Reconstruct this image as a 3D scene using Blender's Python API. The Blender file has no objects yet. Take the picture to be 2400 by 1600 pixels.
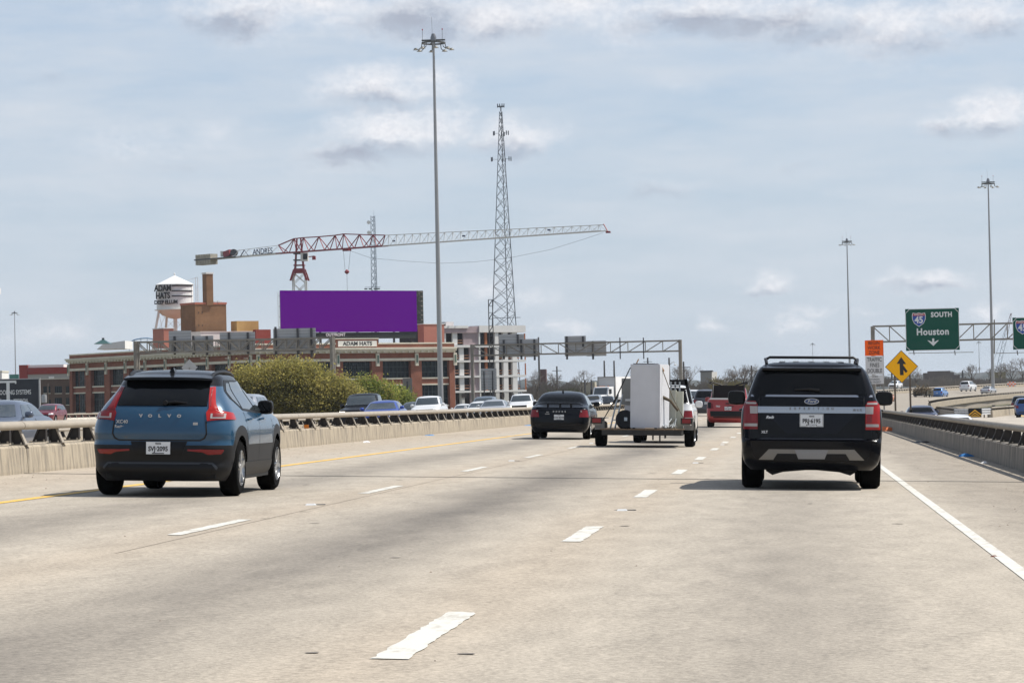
import bpy, math, random
import numpy as np
from mathutils import Vector, Matrix, Euler
random.seed(7); rng = np.random.default_rng(7)
R = math.radians
scene = bpy.context.scene
# ---------------------------------------------------------------- camera
FL, CYAW, CPITCH, CROLL, CH = 7076.79, -0.091834, 0.0211674, -R(1.2), 1.2757
_f = Vector((math.sin(CYAW)*math.cos(CPITCH), math.cos(CYAW)*math.cos(CPITCH), math.sin(CPITCH)))
_r0 = Vector((math.cos(CYAW), -math.sin(CYAW), 0)); _u0 = _r0.cross(_f)
_r = _r0*math.cos(CROLL) + _u0*math.sin(CROLL); _u = _u0*math.cos(CROLL) - _r0*math.sin(CROLL)
camd = bpy.data.cameras.new('camera'); cam = bpy.data.objects.new('camera', camd)
scene.collection.objects.link(cam)
camd.sensor_width = 36; camd.lens = 36*FL/2400; camd.clip_start = 0.5; camd.clip_end = 30000
cam.matrix_world = Matrix(((_r.x, _u.x, -_f.x, 0), (_r.y, _u.y, -_f.y, 0), (_r.z, _u.z, -_f.z, CH), (0, 0, 0, 1)))
scene.camera = cam

def ray(px, py):
    """direction of a photo pixel (2400 x 1600)"""
    return _f*FL + _r*(px-1200) + _u*(800-py)

def at(px, py, Y):
    """point on a photo pixel's ray at distance Y down the road"""
    d = ray(px, py)
    return Vector((0, 0, CH)) + d*(Y/d.y)

# ---------------------------------------------------------------- sun, sky, exposure
SUN_EL, SUN_AZ = R(54), R(70)          # azimuth from +Y (road ahead) towards +X
sund = bpy.data.lights.new('sun', 'SUN'); sund.energy = 4.8; sund.angle = R(0.55); sund.color = (1.0, 0.95, 0.87)
sun = bpy.data.objects.new('sun', sund); scene.collection.objects.link(sun)
sdir = Vector((math.cos(SUN_EL)*math.sin(SUN_AZ), math.cos(SUN_EL)*math.cos(SUN_AZ), math.sin(SUN_EL)))
sun.rotation_euler = sdir.to_track_quat('Z', 'Y').to_euler(); sun.location = (60, 20, 90)
scene.view_settings.view_transform = 'Standard'; scene.view_settings.look = 'None'
scene.view_settings.exposure = 0.30; scene.view_settings.gamma = 1
scene.view_settings.use_curve_mapping = False
scene.render.engine = 'CYCLES'
scene.cycles.use_denoising = True
scene.cycles.max_bounces = 6; scene.cycles.transparent_max_bounces = 8
scene.cycles.sample_clamp_indirect = 6

world = bpy.data.worlds.new('World'); scene.world = world; world.use_nodes = True
def build_sky():
    nt = world.node_tree; N = nt.nodes; L = nt.links
    for n in list(N): N.remove(n)
    def nd(t, **k):
        n = N.new(t)
        for a, b in k.items(): setattr(n, a, b)
        return n
    def ins(s, v):
        if v is None: return
        if hasattr(v, 'is_output'): L.new(v, s)
        else: s.default_value = v
    def M(op, a, b=None, c=None, clamp=False):
        n = nd('ShaderNodeMath', operation=op, use_clamp=clamp)
        ins(n.inputs[0], a); ins(n.inputs[1], b); ins(n.inputs[2], c)
        return n.outputs[0]
    def V(op, a, b=None):
        n = nd('ShaderNodeVectorMath', operation=op); ins(n.inputs[0], a); ins(n.inputs[1], b)
        return n
    out = nd('ShaderNodeOutputWorld'); bg = nd('ShaderNodeBackground')
    sky = nd('ShaderNodeTexSky', sky_type='NISHITA')
    sky.sun_disc = False; sky.sun_elevation = SUN_EL; sky.sun_rotation = SUN_AZ
    sky.air_density = 1.0; sky.dust_density = 0.6; sky.ozone_density = 2.2; sky.altitude = 130
    tc = nd('ShaderNodeTexCoord'); d = tc.outputs['Generated']
    sp = nd('ShaderNodeSeparateXYZ'); L.new(d, sp.inputs[0])
    az = M('ARCTAN2', sp.outputs[0], sp.outputs[1]); el = M('ARCSINE', sp.outputs[2])
    k = 180/math.pi
    cb = nd('ShaderNodeCombineXYZ'); L.new(M('MULTIPLY', az, k), cb.inputs[0]); L.new(M('MULTIPLY', el, k), cb.inputs[1])
    uv = cb.outputs[0]                                   # degrees
    def noise(vec, scale, detail, rough, col=False):
        n = nd('ShaderNodeTexNoise'); n.inputs['Scale'].default_value = scale; n.inputs['Detail'].default_value = detail
        n.inputs['Roughness'].default_value = rough; L.new(vec, n.inputs['Vector'])
        return n.outputs['Color' if col else 0]
    def scl(vec, s):
        return V('MULTIPLY', vec, s).outputs[0]
    # ragged edges: push the lookup about with two sizes of noise
    w1 = V('SUBTRACT', noise(scl(uv, (1, 1.6, 1)), 0.9, 5, 0.62, True), (0.5, 0.5, 0.5)).outputs[0]
    w2 = V('MULTIPLY', w1, (1.5, 0.75, 0)).outputs[0]
    q = V('ADD', uv, w2).outputs[0]
    clouds = [  # px centre, px half size, strength   (photo pixels -> direction)
        (560, 40, 150, 55, 1.0), (720, 10, 190, 45, .9), (960, 45, 150, 62, 1.0), (1150, 45, 210, 60, 1.0),
        (1340, 15, 200, 60, .9), (1640, 30, 230, 62, 1.0), (1830, 50, 210, 55, .95), (2090, 70, 170, 70, .95),
        (2290, 40, 170, 62, .9), (1950, 95, 130, 42, .6), (2150, 150, 120, 36, .3), (300, 20, 130, 30, .3), (1480, 60, 120, 50, .7), (800, 55, 110, 36, .6),
        (880, 205, 165, 52, .95), (1020, 195, 90, 42, .7), (930, 305, 175, 62, 1.0), (820, 362, 130, 36, .85), (1060, 290, 60, 50, .7),
        (1200, 325, 120, 48, .85), (1140, 345, 80, 34, .6),
        (2340, 265, 120, 52, 1.0), (2230, 290, 90, 30, .7), (2385, 235, 60, 45, .8),
        (120, 178, 130, 26, .32), (300, 335, 190, 62, .42), (500, 320, 120, 60, .40), (420, 395, 150, 25, .3),
        (1550, 448, 110, 30, .45), (1600, 215, 90, 34, .3), (1560, 300, 50, 26, .3), (1880, 395, 90, 36, .28), (1980, 470, 55, 16, .28),
        (2170, 655, 100, 30, .95), (2235, 662, 60, 18, .7), (1800, 660, 62, 25, .9), (1130, 670, 72, 30, .62), (1255, 692, 72, 26, .55), (1090, 700, 40, 18, .4),
        (140, 770, 115, 36, .5), (60, 800, 80, 24, .45), (1665, 755, 46, 20, .8), (1860, 760, 60, 20, .75), (1900, 728, 62, 16, .6), (2040, 724, 50, 14, .4),
        (1345, 768, 52, 22, .75), (1260, 765, 36, 16, .5), (2320, 742, 46, 26, .75), (2400, 760, 40, 20, .5), (150, 455, 160, 30, .18), (1260, 545, 200, 22, .12)]
    shades = [(520, 66, 110, 30, .9), (985, 62, 130, 40, 1.0), (1180, 85, 190, 28, .5), (1680, 62, 190, 34, 1.0), (1850, 88, 170, 28, .8), (2130, 115, 130, 34, .6), (2330, 80, 120, 34, .6),
        (870, 244, 130, 24, .7), (880, 368, 150, 28, 1.0), (1190, 358, 100, 22, .7), (2290, 312, 120, 22, .9), (2170, 672, 100, 14, .6), (1800, 676, 60, 12, .6), (1540, 462, 100, 20, .8), (1900, 410, 80, 20, .8), (400, 400, 200, 24, .6), (120, 190, 120, 18, .8), (1580, 312, 60, 18, .8)]
    masks = None; darks = None
    pxdeg = k/FL
    def blob(cx, cy, sx, sy):
        dd = ray(cx, cy).normalized()
        mp = nd('ShaderNodeMapping', vector_type='TEXTURE'); L.new(q, mp.inputs[0])
        mp.inputs['Location'].default_value = (math.degrees(math.atan2(dd.x, dd.y)), math.degrees(math.asin(dd.z)), 0)
        mp.inputs['Scale'].default_value = (sx*pxdeg*1.5, sy*pxdeg*1.6, 1e6)
        g = nd('ShaderNodeTexGradient', gradient_type='SPHERICAL'); L.new(mp.outputs[0], g.inputs[0])
        return g.outputs[1]
    for (cx, cy, sx, sy, st) in clouds:
        m = M('MULTIPLY', blob(cx, cy, sx, sy), 1.25*st)
        masks = m if masks is None else M('MAXIMUM', masks, m)
    for (cx, cy, sx, sy, st) in shades:
        m = M('MULTIPLY', blob(cx, cy, sx, sy), 1.6*st)
        darks = m if darks is None else M('MAXIMUM', darks, m)
    n1 = noise(scl(uv, (1, 1.5, 1)), 1.9, 6, 0.6)
    n2 = noise(scl(uv, (1, 1.3, 1)), 6.5, 4, 0.62)
    tex = M('ADD', M('MULTIPLY', n1, 0.88), M('MULTIPLY', n2, 0.22))           # ~0.55
    cum = M('MULTIPLY', M('SUBTRACT', M('ADD', masks, M('MULTIPLY_ADD', tex, 1.25, -0.69)), 0.12), 0.98, clamp=True)
    cum = M('MULTIPLY', cum, M('MULTIPLY', masks, 1.6, clamp=True))
    # the same kind of sky goes on all round: broken cloud field on a flat layer
    zc = M('MAXIMUM', sp.outputs[2], 0.03)
    fx = nd('ShaderNodeCombineXYZ'); L.new(M('DIVIDE', sp.outputs[0], zc), fx.inputs[0]); L.new(M('DIVIDE', sp.outputs[1], zc), fx.inputs[1])
    fld = noise(fx.outputs[0], 0.55, 5, 0.58)
    fcl = M('MULTIPLY', M('SUBTRACT', fld, 0.56), 5.0, clamp=True)
    fcl = M('MULTIPLY', fcl, M('MULTIPLY', M('SUBTRACT', sp.outputs[2], 0.135), 12.0, clamp=True))
    # thin veil of high streaks
    veil = noise(scl(uv, (0.10, 0.55, 1)), 1.0, 4, 0.55)
    veil2 = noise(scl(uv, (0.30, 1.5, 1)), 1.0, 4, 0.6)
    vl = M('MULTIPLY', M('SUBTRACT', M('ADD', M('MULTIPLY', veil, 0.5), M('MULTIPLY', veil2, 0.5)), 0.33, clamp=True), 2.9, clamp=True)
    def mix(f, a, b):
        n = nd('ShaderNodeMix', data_type='RGBA'); ins(n.inputs[0], f); ins(n.inputs[6], a); ins(n.inputs[7], b)
        return n.outputs[2]
    K = 10.0
    kc = lambda c: (c[0]*K, c[1]*K, c[2]*K, 1)
    hz = M('POWER', M('SUBTRACT', 1.0, sp.outputs[2], clamp=True), 3.0)        # hazy air towards the horizon, all round
    base = mix(M('MULTIPLY', hz, 0.93), sky.outputs[0], mix(M('MULTIPLY', M('MAXIMUM', sp.outputs[2], 0.0), 7.5, clamp=True), kc(SKY_HORIZON), kc(SKY_MID)))
    c0 = mix(M('MULTIPLY', vl, 0.85), base, kc(SKY_VEIL))
    c1 = mix(M('MULTIPLY', fcl, 0.9), c0, mix(fld, kc(CLOUD_HI), kc(CLOUD_LO)))
    L.new(c1, bg.inputs[0]); bg.inputs[1].default_value = 0.1
    shade = M('ADD', M('MULTIPLY', darks, M('MULTIPLY_ADD', n1, 1.6, 0.2)), M('MULTIPLY_ADD', n2, -0.8, 0.46), clamp=True)
    c2 = mix(M('MULTIPLY', cum, 0.95), c0, mix(shade, kc(CLOUD_HI), kc(CLOUD_LO)))
    bg2 = nd('ShaderNodeBackground'); L.new(c2, bg2.inputs[0]); bg2.inputs[1].default_value = 0.1
    # the listed clouds all lie in this patch of sky; elsewhere their sums need not be worked out
    win = M('MULTIPLY', M('COMPARE', az, -0.095, 0.26), M('COMPARE', el, 0.06, 0.115))
    ms = nd('ShaderNodeMixShader'); L.new(win, ms.inputs[0]); L.new(bg.outputs[0], ms.inputs[1]); L.new(bg2.outputs[0], ms.inputs[2])
    L.new(ms.outputs[0], out.inputs[0])
SKY_HORIZON, SKY_MID = (0.425, 0.50, 0.585), (0.375, 0.465, 0.61)
SKY_VEIL = (0.56, 0.60, 0.655); CLOUD_HI = (0.74, 0.745, 0.775); CLOUD_LO = (0.345, 0.378, 0.455)
world.cycles.sampling_method = 'NONE'
build_sky()
# ---------------------------------------------------------------- helpers
def lin(c):
    """sRGB 0-255 -> linear"""
    return tuple(((x/255)/12.92 if x/255 <= 0.04045 else ((x/255+0.055)/1.055)**2.4) for x in c)
MATS = {}
def mat(name, col, rough=0.6, metal=0.0, coat=0.0, spec=0.5, var=0.0, scale=3.0, emit=None, bump=0.0, bscale=40.0, stretch=(1, 1, 1), col2=None, thr=None, detail=5):
    """principled material; var = noise variation of the base colour, col2 = second colour blended in by noise"""
    if name in MATS: return MATS[name]
    m = bpy.data.materials.new(name); m.use_nodes = True; MATS[name] = m
    nt = m.node_tree; p = nt.nodes['Principled BSDF']
    p.inputs['Base Color'].default_value = (*col, 1); p.inputs['Roughness'].default_value = rough
    p.inputs['Metallic'].default_value = metal; p.inputs['Coat Weight'].default_value = coat
    p.inputs['Coat Roughness'].default_value = 0.04; p.inputs['Specular IOR Level'].default_value = spec
    if emit:
        p.inputs['Emission Color'].default_value = (*emit[:3], 1); p.inputs['Emission Strength'].default_value = emit[3]
    if var or bump or col2:
        tc = nt.nodes.new('ShaderNodeTexCoord'); mp = nt.nodes.new('ShaderNodeMapping'); mp.inputs['Scale'].default_value = stretch
        nt.links.new(tc.outputs['Object'], mp.inputs[0])
    if var or col2:
        n = nt.nodes.new('ShaderNodeTexNoise'); n.inputs['Scale'].default_value = scale; n.inputs['Detail'].default_value = detail; n.inputs['Roughness'].default_value = 0.62
        nt.links.new(mp.outputs[0], n.inputs['Vector'])
        cr = nt.nodes.new('ShaderNodeValToRGB')
        a = col if col2 else tuple(max(0, c*(1-var)) for c in col); b = col2 if col2 else tuple(min(1, c*(1+var)) for c in col)
        lo, hi = thr or (0.32, 0.68)
        cr.color_ramp.elements[0].position = lo; cr.color_ramp.elements[0].color = (*a, 1)
        cr.color_ramp.elements[1].position = hi; cr.color_ramp.elements[1].color = (*b, 1)
        nt.links.new(n.outputs[0], cr.inputs[0]); nt.links.new(cr.outputs[0], p.inputs['Base Color'])
    if bump:
        n2 = nt.nodes.new('ShaderNodeTexNoise'); n2.inputs['Scale'].default_value = bscale; n2.inputs['Detail'].default_value = 4
        nt.links.new(mp.outputs[0], n2.inputs['Vector'])
        bp = nt.nodes.new('ShaderNodeBump'); bp.inputs['Strength'].default_value = bump; bp.inputs['Distance'].default_value = 0.02
        nt.links.new(n2.outputs[0], bp.inputs['Height']); nt.links.new(bp.outputs[0], p.inputs['Normal'])
    return m

COL = scene.collection
def link(o, parent=None, **props):
    COL.objects.link(o)
    if parent: o.parent = parent
    for k, v in props.items(): o[k] = v
    return o
def root(name, loc, label, cat, group=None, rot=(0, 0, 0)):
    o = bpy.data.objects.new(name, None); o.location = loc; o.rotation_euler = rot; o.empty_display_size = 0.3
    link(o); o['label'] = label; o['category'] = cat
    if group: o['group'] = group
    return o
def tag(o, label, cat, group=None):
    o['label'] = label; o['category'] = cat
    if group: o['group'] = group
    return o

class MB:
    """collects shapes; obj() turns them into ONE mesh object"""
    def __init__(s): s.v = []; s.f = []; s.mi = []; s.cur = 0
    def add(s, vs, fs):
        b = len(s.v); s.v += [tuple(v) for v in vs]; s.f += [tuple(b+i for i in f) for f in fs]; s.mi += [s.cur]*len(fs); return s
    def box(s, c, d, rot=None):
        hx, hy, hz = d[0]/2, d[1]/2, d[2]/2
        vs = [Vector((x, y, z)) for x in (-hx, hx) for y in (-hy, hy) for z in (-hz, hz)]
        if rot: 
            m = Euler(rot).to_matrix(); vs = [m @ v for v in vs]
        c = Vector(c)
        return s.add([v+c for v in vs], [(0, 1, 3, 2), (4, 6, 7, 5), (0, 4, 5, 1), (2, 3, 7, 6), (0, 2, 6, 4), (1, 5, 7, 3)])
    def bbox(s, x0, x1, y0, y1, z0, z1):
        return s.box(((x0+x1)/2, (y0+y1)/2, (z0+z1)/2), (x1-x0, y1-y0, z1-z0))
    def hexa(s, b, t):
        """b, t: 4 bottom and 4 top points, counter-clockwise seen from above"""
        return s.add(list(b)+list(t), [(3, 2, 1, 0), (4, 5, 6, 7), (0, 1, 5, 4), (1, 2, 6, 5), (2, 3, 7, 6), (3, 0, 4, 7)])
    def bar(s, a, b, w, h=None, up=(0, 0, 1)):
        """square bar from a to b"""
        a = Vector(a); b = Vector(b); d = (b-a).normalized(); h = h or w
        u = Vector(up); 
        if abs(d.dot(u)) > 0.98: u = Vector((0, 1, 0))
        x = d.cross(u).normalized(); y = x.cross(d)
        x = x*w/2; y = y*h/2
        return s.add([a-x-y, a+x-y, a+x+y, a-x+y, b-x-y, b+x-y, b+x+y, b-x+y], [(0, 3, 2, 1), (4, 5, 6, 7), (0, 1, 5, 4), (1, 2, 6, 5), (2, 3, 7, 6), (3, 0, 4, 7)])
    def tube(s, a, b, r, n=8, r2=None, caps=True):
        a = Vector(a); b = Vector(b); d = (b-a).normalized(); r2 = r if r2 is None else r2
        u = Vector((0, 0, 1)) if abs(d.z) < 0.95 else Vector((0, 1, 0))
        x = d.cross(u).normalized(); y = x.cross(d)
        vs = []
        for p, q in ((a, r), (b, r2)):
            for i in range(n):
                t = 2*math.pi*i/n; vs.append(p + x*math.cos(t)*q + y*math.sin(t)*q)
        fs = [(i, i+n, (i+1) % n+n, (i+1) % n) for i in range(n)]
        if caps: fs += [tuple(range(n)), tuple(range(2*n-1, n-1, -1))]
        return s.add(vs, fs)
    def pipe(s, pts, r, n=6):
        pts = [Vector(p) for p in pts]; vs = []; m = len(pts)
        for i, p in enumerate(pts):
            d = (pts[min(i+1, m-1)]-pts[max(i-1, 0)]).normalized()
            u = Vector((0, 0, 1)) if abs(d.z) < 0.95 else Vector((0, 1, 0))
            x = d.cross(u).normalized(); y = x.cross(d)
            rr = r[i] if isinstance(r, (list, tuple)) else r
            for k in range(n):
                t = 2*math.pi*k/n; vs.append(p + x*math.cos(t)*rr + y*math.sin(t)*rr)
        fs = []
        for i in range(m-1):
            for k in range(n): fs.append((i*n+k, (i+1)*n+k, (i+1)*n+(k+1) % n, i*n+(k+1) % n))
        fs += [tuple(range(n)), tuple(range(m*n-1, (m-1)*n-1, -1))]
        return s.add(vs, fs)
    def lathe(s, prof, c=(0, 0, 0), n=16, axis='z'):
        vs = []; c = Vector(c); m = len(prof)
        for i in range(n):
            t = 2*math.pi*i/n
            for (r, h) in prof:
                p = (r*math.cos(t), r*math.sin(t), h)
                if axis == 'x': p = (h, r*math.cos(t), r*math.sin(t))
                if axis == 'y': p = (r*math.sin(t), h, r*math.cos(t))
                vs.append(c+Vector(p))
        fs = []
        for i in range(n):
            for k in range(m-1): fs.append((i*m+k, ((i+1) % n)*m+k, ((i+1) % n)*m+k+1, i*m+k+1))
        return s.add(vs, fs)
    def prism(s, poly, a, b, plane='xz'):
        """poly in a plane, extruded from a to b along the third axis"""
        n = len(poly); vs = []
        for h in (a, b):
            for (p, q) in poly:
                vs.append((p, h, q) if plane == 'xz' else ((h, p, q) if plane == 'yz' else (p, q, h)))
        return s.add(vs, [tuple(range(n-1, -1, -1)), tuple(range(n, 2*n))] + [(i, (i+1) % n, (i+1) % n+n, i+n) for i in range(n)])
    def mesh(s, name):
        me = bpy.data.meshes.new(name); me.from_pydata([tuple(v) for v in s.v], [], s.f); return me
    def obj(s, name, m, parent=None, smooth=None, loc=None, rot=None, **props):
        me = s.mesh(name); ms = m if isinstance(m, (list, tuple)) else [m]
        for x in ms: me.materials.append(x)
        if len(ms) > 1: me.polygons.foreach_set('material_index', s.mi)
        if smooth: shade(me, smooth)
        o = bpy.data.objects.new(name, me)
        if loc is not None: o.location = loc
        if rot is not None: o.rotation_euler = rot
        return link(o, parent, **props)
def shade(me, ang):
    me.polygons.foreach_set('use_smooth', [True]*len(me.polygons))
    if ang < 180: me.set_sharp_from_angle(angle=R(ang))
    me.update()
def inst(o, parent, loc=None, rot=None, name=None):
    c = o.copy(); link(c, parent)
    if loc is not None: c.location = loc
    if rot is not None: c.rotation_euler = rot
    return c
def copy_tree(o, parent=None):
    c = o.copy(); COL.objects.link(c); c.parent = parent
    for ch in o.children: copy_tree(ch, c)
    return c
TXT = {}
def text_mesh(s, size, bold=0.0, spacing=1.0, ext=0.004, align='CENTER', shear=0.0, vertical='CENTER'):
    cu = bpy.data.curves.new('lettering', 'FONT'); cu.body = s; cu.size = size; cu.align_x = align; cu.align_y = vertical
    cu.extrude = ext; cu.offset = bold; cu.space_character = spacing; cu.shear = shear; cu.resolution_u = 3
    o = bpy.data.objects.new('lettering', cu); COL.objects.link(o)
    dg = bpy.context.evaluated_depsgraph_get(); me = bpy.data.meshes.new_from_object(o.evaluated_get(dg))
    bpy.data.objects.remove(o); bpy.data.curves.remove(cu)
    return me
def text(s, size, loc, rot, m, parent, name='lettering', sx=1.0, **k):
    me = text_mesh(s, size, **k); me.materials.clear(); me.materials.append(m)
    o = bpy.data.objects.new(name, me); o.location = loc; o.rotation_euler = rot; o.scale = (sx, 1, 1)
    return link(o, parent)
FACE_US = (R(90), 0, 0)          # text standing up, read from -Y
def pchip(x, y):
    """monotone cubic interpolation"""
    x = np.asarray(x, float); y = np.asarray(y, float); h = np.diff(x); d = np.diff(y)/h; n = len(x); m = np.zeros(n)
    for i in range(1, n-1):
        if d[i-1]*d[i] > 0:
            w1 = 2*h[i]+h[i-1]; w2 = h[i]+2*h[i-1]; m[i] = (w1+w2)/(w1/d[i-1]+w2/d[i])
    m[0] = d[0]; m[-1] = d[-1]
    def f(q):
        q = min(max(q, x[0]), x[-1]); i = int(min(max(np.searchsorted(x, q)-1, 0), n-2)); t = (q-x[i])/h[i]
        return ((1+2*t)*(1-t)**2*y[i] + t*(1-t)**2*h[i]*m[i] + t*t*(3-2*t)*y[i+1] + t*t*(t-1)*h[i]*m[i+1])
    return f
# ---------------------------------------------------------------- roads and ground
FALL = 0.02731                        # crossfall of the carriageway
def xc(Y): return (Y-250)**2/2857 if Y > 250 else 0.0
def sag(Y): return 1.0e-5*(Y-150)**2 if Y > 150 else 0.0
CROWN = -13.05
def rz(u, Y):
    """road height at lateral offset u from the camera's track"""
    z = -FALL*max(u, -40) if u > CROWN else -FALL*CROWN + FALL*(max(u, -31)-CROWN)
    return z + sag(Y)
def rp(u, Y, h=0.0): return (u+xc(Y), Y, rz(u, Y)+h)
def structure(o): o['kind'] = 'structure'; return o

def concrete_road():
    m = bpy.data.materials.new('concrete_pavement'); m.use_nodes = True; nt = m.node_tree; N = nt.nodes; L = nt.links
    p = N['Principled BSDF']; p.inputs['Roughness'].default_value = 0.85; p.inputs['Specular IOR Level'].default_value = 0.25
    tc = N.new('ShaderNodeTexCoord'); sp = N.new('ShaderNodeSeparateXYZ'); L.new(tc.outputs['Object'], sp.inputs[0])
    def mth(op, a, b=None, c=None, clamp=False):
        n = N.new('ShaderNodeMath'); n.operation = op; n.use_clamp = clamp
        for s, v in zip(n.inputs, (a, b, c)):
            if v is None: continue
            if hasattr(v, 'is_output'): L.new(v, s)
            else: s.default_value = v
        return n.outputs[0]
    def noise(scale, detail, rough, st=(1, 1, 1)):
        mp = N.new('ShaderNodeMapping'); mp.inputs['Scale'].default_value = st; L.new(tc.outputs['Object'], mp.inputs[0])
        n = N.new('ShaderNodeTexNoise'); n.inputs['Scale'].default_value = scale; n.inputs['Detail'].default_value = detail; n.inputs['Roughness'].default_value = rough
        L.new(mp.outputs[0], n.inputs['Vector']); return n.outputs[0]
    def mix(f, a, b):
        n = N.new('ShaderNodeMix'); n.data_type = 'RGBA'
        for s, v in ((n.inputs[0], f), (n.inputs[6], a), (n.inputs[7], b)):
            if hasattr(v, 'is_output'): L.new(v, s)
            else: s.default_value = v
        return n.outputs[2]
    x = sp.outputs[0]
    blot = noise(0.35, 6, 0.6, (1, 0.22, 1)); grain = noise(26, 3, 0.7); fine = noise(85, 2, 0.6); mid = noise(3.2, 4, 0.6, (1, 0.25, 1))
    wob = mth('MULTIPLY_ADD', noise(0.12, 3, 0.5, (0.2, 1, 1)), 0.9, -0.45)
    xs = mth('ADD', x, wob)
    def band(c, w, k):
        d = mth('DIVIDE', mth('SUBTRACT', xs, c), w); return mth('MULTIPLY', mth('POWER', 2.718, mth('MULTIPLY', mth('MULTIPLY', d, d), -1.0)), k)
    dark = mth('MAXIMUM', mth('MAXIMUM', band(-3.75, 0.80, 1.0), band(-7.5, 0.75, 0.75)), mth('MAXIMUM', band(-0.1, 0.75, 0.55), band(-21.5, 2.6, 0.5)))
    dark = mth('MULTIPLY', dark, mth('MULTIPLY_ADD', blot, 1.7, -0.20, clamp=True))
    tan = mth('MAXIMUM', band(-2.0, 0.55, 0.8), mth('MAXIMUM', band(-5.6, 0.6, 0.8), mth('MAXIMUM', band(-11.4, 1.2, 1.0), band(3.5, 0.8, 0.6))))
    c = mix(mth('MULTIPLY_ADD', blot, 1.2, -0.1, clamp=True), (*ROAD_A, 1), (*ROAD_B, 1))
    c = mix(mth('MULTIPLY', tan, 0.55), c, (*ROAD_TAN, 1))
    c = mix(mth('MULTIPLY', mth('MULTIPLY', mth('SUBTRACT', xs, 1.75), 1.6, clamp=True), mth('MULTIPLY_ADD', blot, 0.9, 0.15, clamp=True)), c, (*ROAD_DIRT, 1))
    c = mix(mth('MULTIPLY', dark, 1.05, clamp=True), c, (*ROAD_DARK, 1))
    g = mth('ADD', mth('MULTIPLY_ADD', grain, 0.95, 0.0), mth('ADD', mth('MULTIPLY', fine, 0.55), mth('MULTIPLY', mid, 0.40)))     # about .95
    mul = N.new('ShaderNodeVectorMath'); mul.operation = 'SCALE'; L.new(c, mul.inputs[0]); L.new(mth('MULTIPLY_ADD', g, 1.5, -0.43), mul.inputs['Scale'])
    L.new(mul.outputs[0], p.inputs['Base Color'])
    bp = N.new('ShaderNodeBump'); bp.inputs['Strength'].default_value = 0.35; bp.inputs['Distance'].default_value = 0.01; L.new(grain, bp.inputs['Height']); L.new(bp.outputs[0], p.inputs['Normal'])
    return m
ROAD_DIRT = (0.215, 0.188, 0.155)
ROAD_A, ROAD_B, ROAD_TAN, ROAD_DARK = (0.325, 0.288, 0.236), (0.405, 0.361, 0.30), (0.35, 0.287, 0.217), (0.13, 0.117, 0.102)
m_road = concrete_road()
m_par = mat('parapet_concrete', (0.37, 0.315, 0.235), 0.9, var=0, col2=(0.20, 0.172, 0.135), scale=2.0, thr=(0.44, 0.62), stretch=(3.0, 3.0, 0.5), bump=0.5, bscale=30)
m_par_d = mat('stained_shaded_concrete', (0.28, 0.25, 0.21), 0.9, col2=(0.10, 0.09, 0.078), scale=1.6, thr=(0.42, 0.60), stretch=(4, 4, 0.25), bump=0.5, bscale=30)  # streak stains, plus a darker tone painted in for the shaded side
m_rail = mat('rail_paint', (0.31, 0.27, 0.215), 0.55, var=0.12, scale=4, stretch=(3, 0.5, 3))
m_rail_d = mat('shaded_rail', (0.22, 0.192, 0.152), 0.6, var=0.2, scale=4, stretch=(3, 0.5, 3))  # copy of the rail paint with the sunless side's shade coloured in
m_web = mat('dark_steel', (0.030, 0.025, 0.022), 0.7, var=0.3, scale=6)
m_white = mat('road_white', (0.56, 0.55, 0.50), 0.7, col2=(0.37, 0.335, 0.285), scale=9, thr=(0.50, 0.70), stretch=(1, 0.35, 1))
m_yellow = mat('road_yellow', (0.66, 0.40, 0.07), 0.7, col2=(0.46, 0.36, 0.20), scale=5, thr=(0.55, 0.75), stretch=(1, 0.3, 1))
m_joint = mat('joint_seal', (0.05, 0.048, 0.045), 0.8, var=0.3, scale=6)

def sheet(name, us, Ys, m, h=0.0, zf=None, thick=0.0):
    vs = []; fs = []; n = len(us)
    for Y in Ys:
        for u in us:
            uu = u(Y) if callable(u) else u
            p = rp(uu, Y, h); vs.append(p if zf is None else (p[0], p[1], zf(uu, Y)))
    for j in range(len(Ys)-1):
        for i in range(n-1): fs.append((j*n+i, j*n+i+1, (j+1)*n+i+1, (j+1)*n+i))
    if thick:
        b = len(vs)
        for j in range(len(Ys)):
            for i in (0, n-1):
                q = vs[j*n+i]; vs.append((q[0], q[1], q[2]-thick))
        for j in range(len(Ys)-1):
            fs.append((j*n, (j+1)*n, b+2*(j+1), b+2*j)); fs.append(((j+1)*n+n-1, j*n+n-1, b+2*j+1, b+2*(j+1)+1))
            fs.append((b+2*j, b+2*(j+1), b+2*(j+1)+1, b+2*j+1))
    mb = MB(); mb.add(vs, fs); return mb.obj(name, m)
YS = [-40, 0, 20, 40, 60, 80, 100, 125, 150, 175, 200, 225, 250, 275, 300, 330, 360, 400, 440, 480, 520, 570, 620, 680, 740, 820, 900, 1000]
road = structure(sheet('road', [-12.78, -9.3, -5.64, -1.98, 1.68, lambda Y: 4.5+min(7.7, max(0, (Y-235)*0.11))], YS, m_road, thick=1.1))
oncoming = structure(sheet('oncoming_road', [-31.3, -27, -22, -17, -13.32], YS, m_road, thick=1.1))
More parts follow.
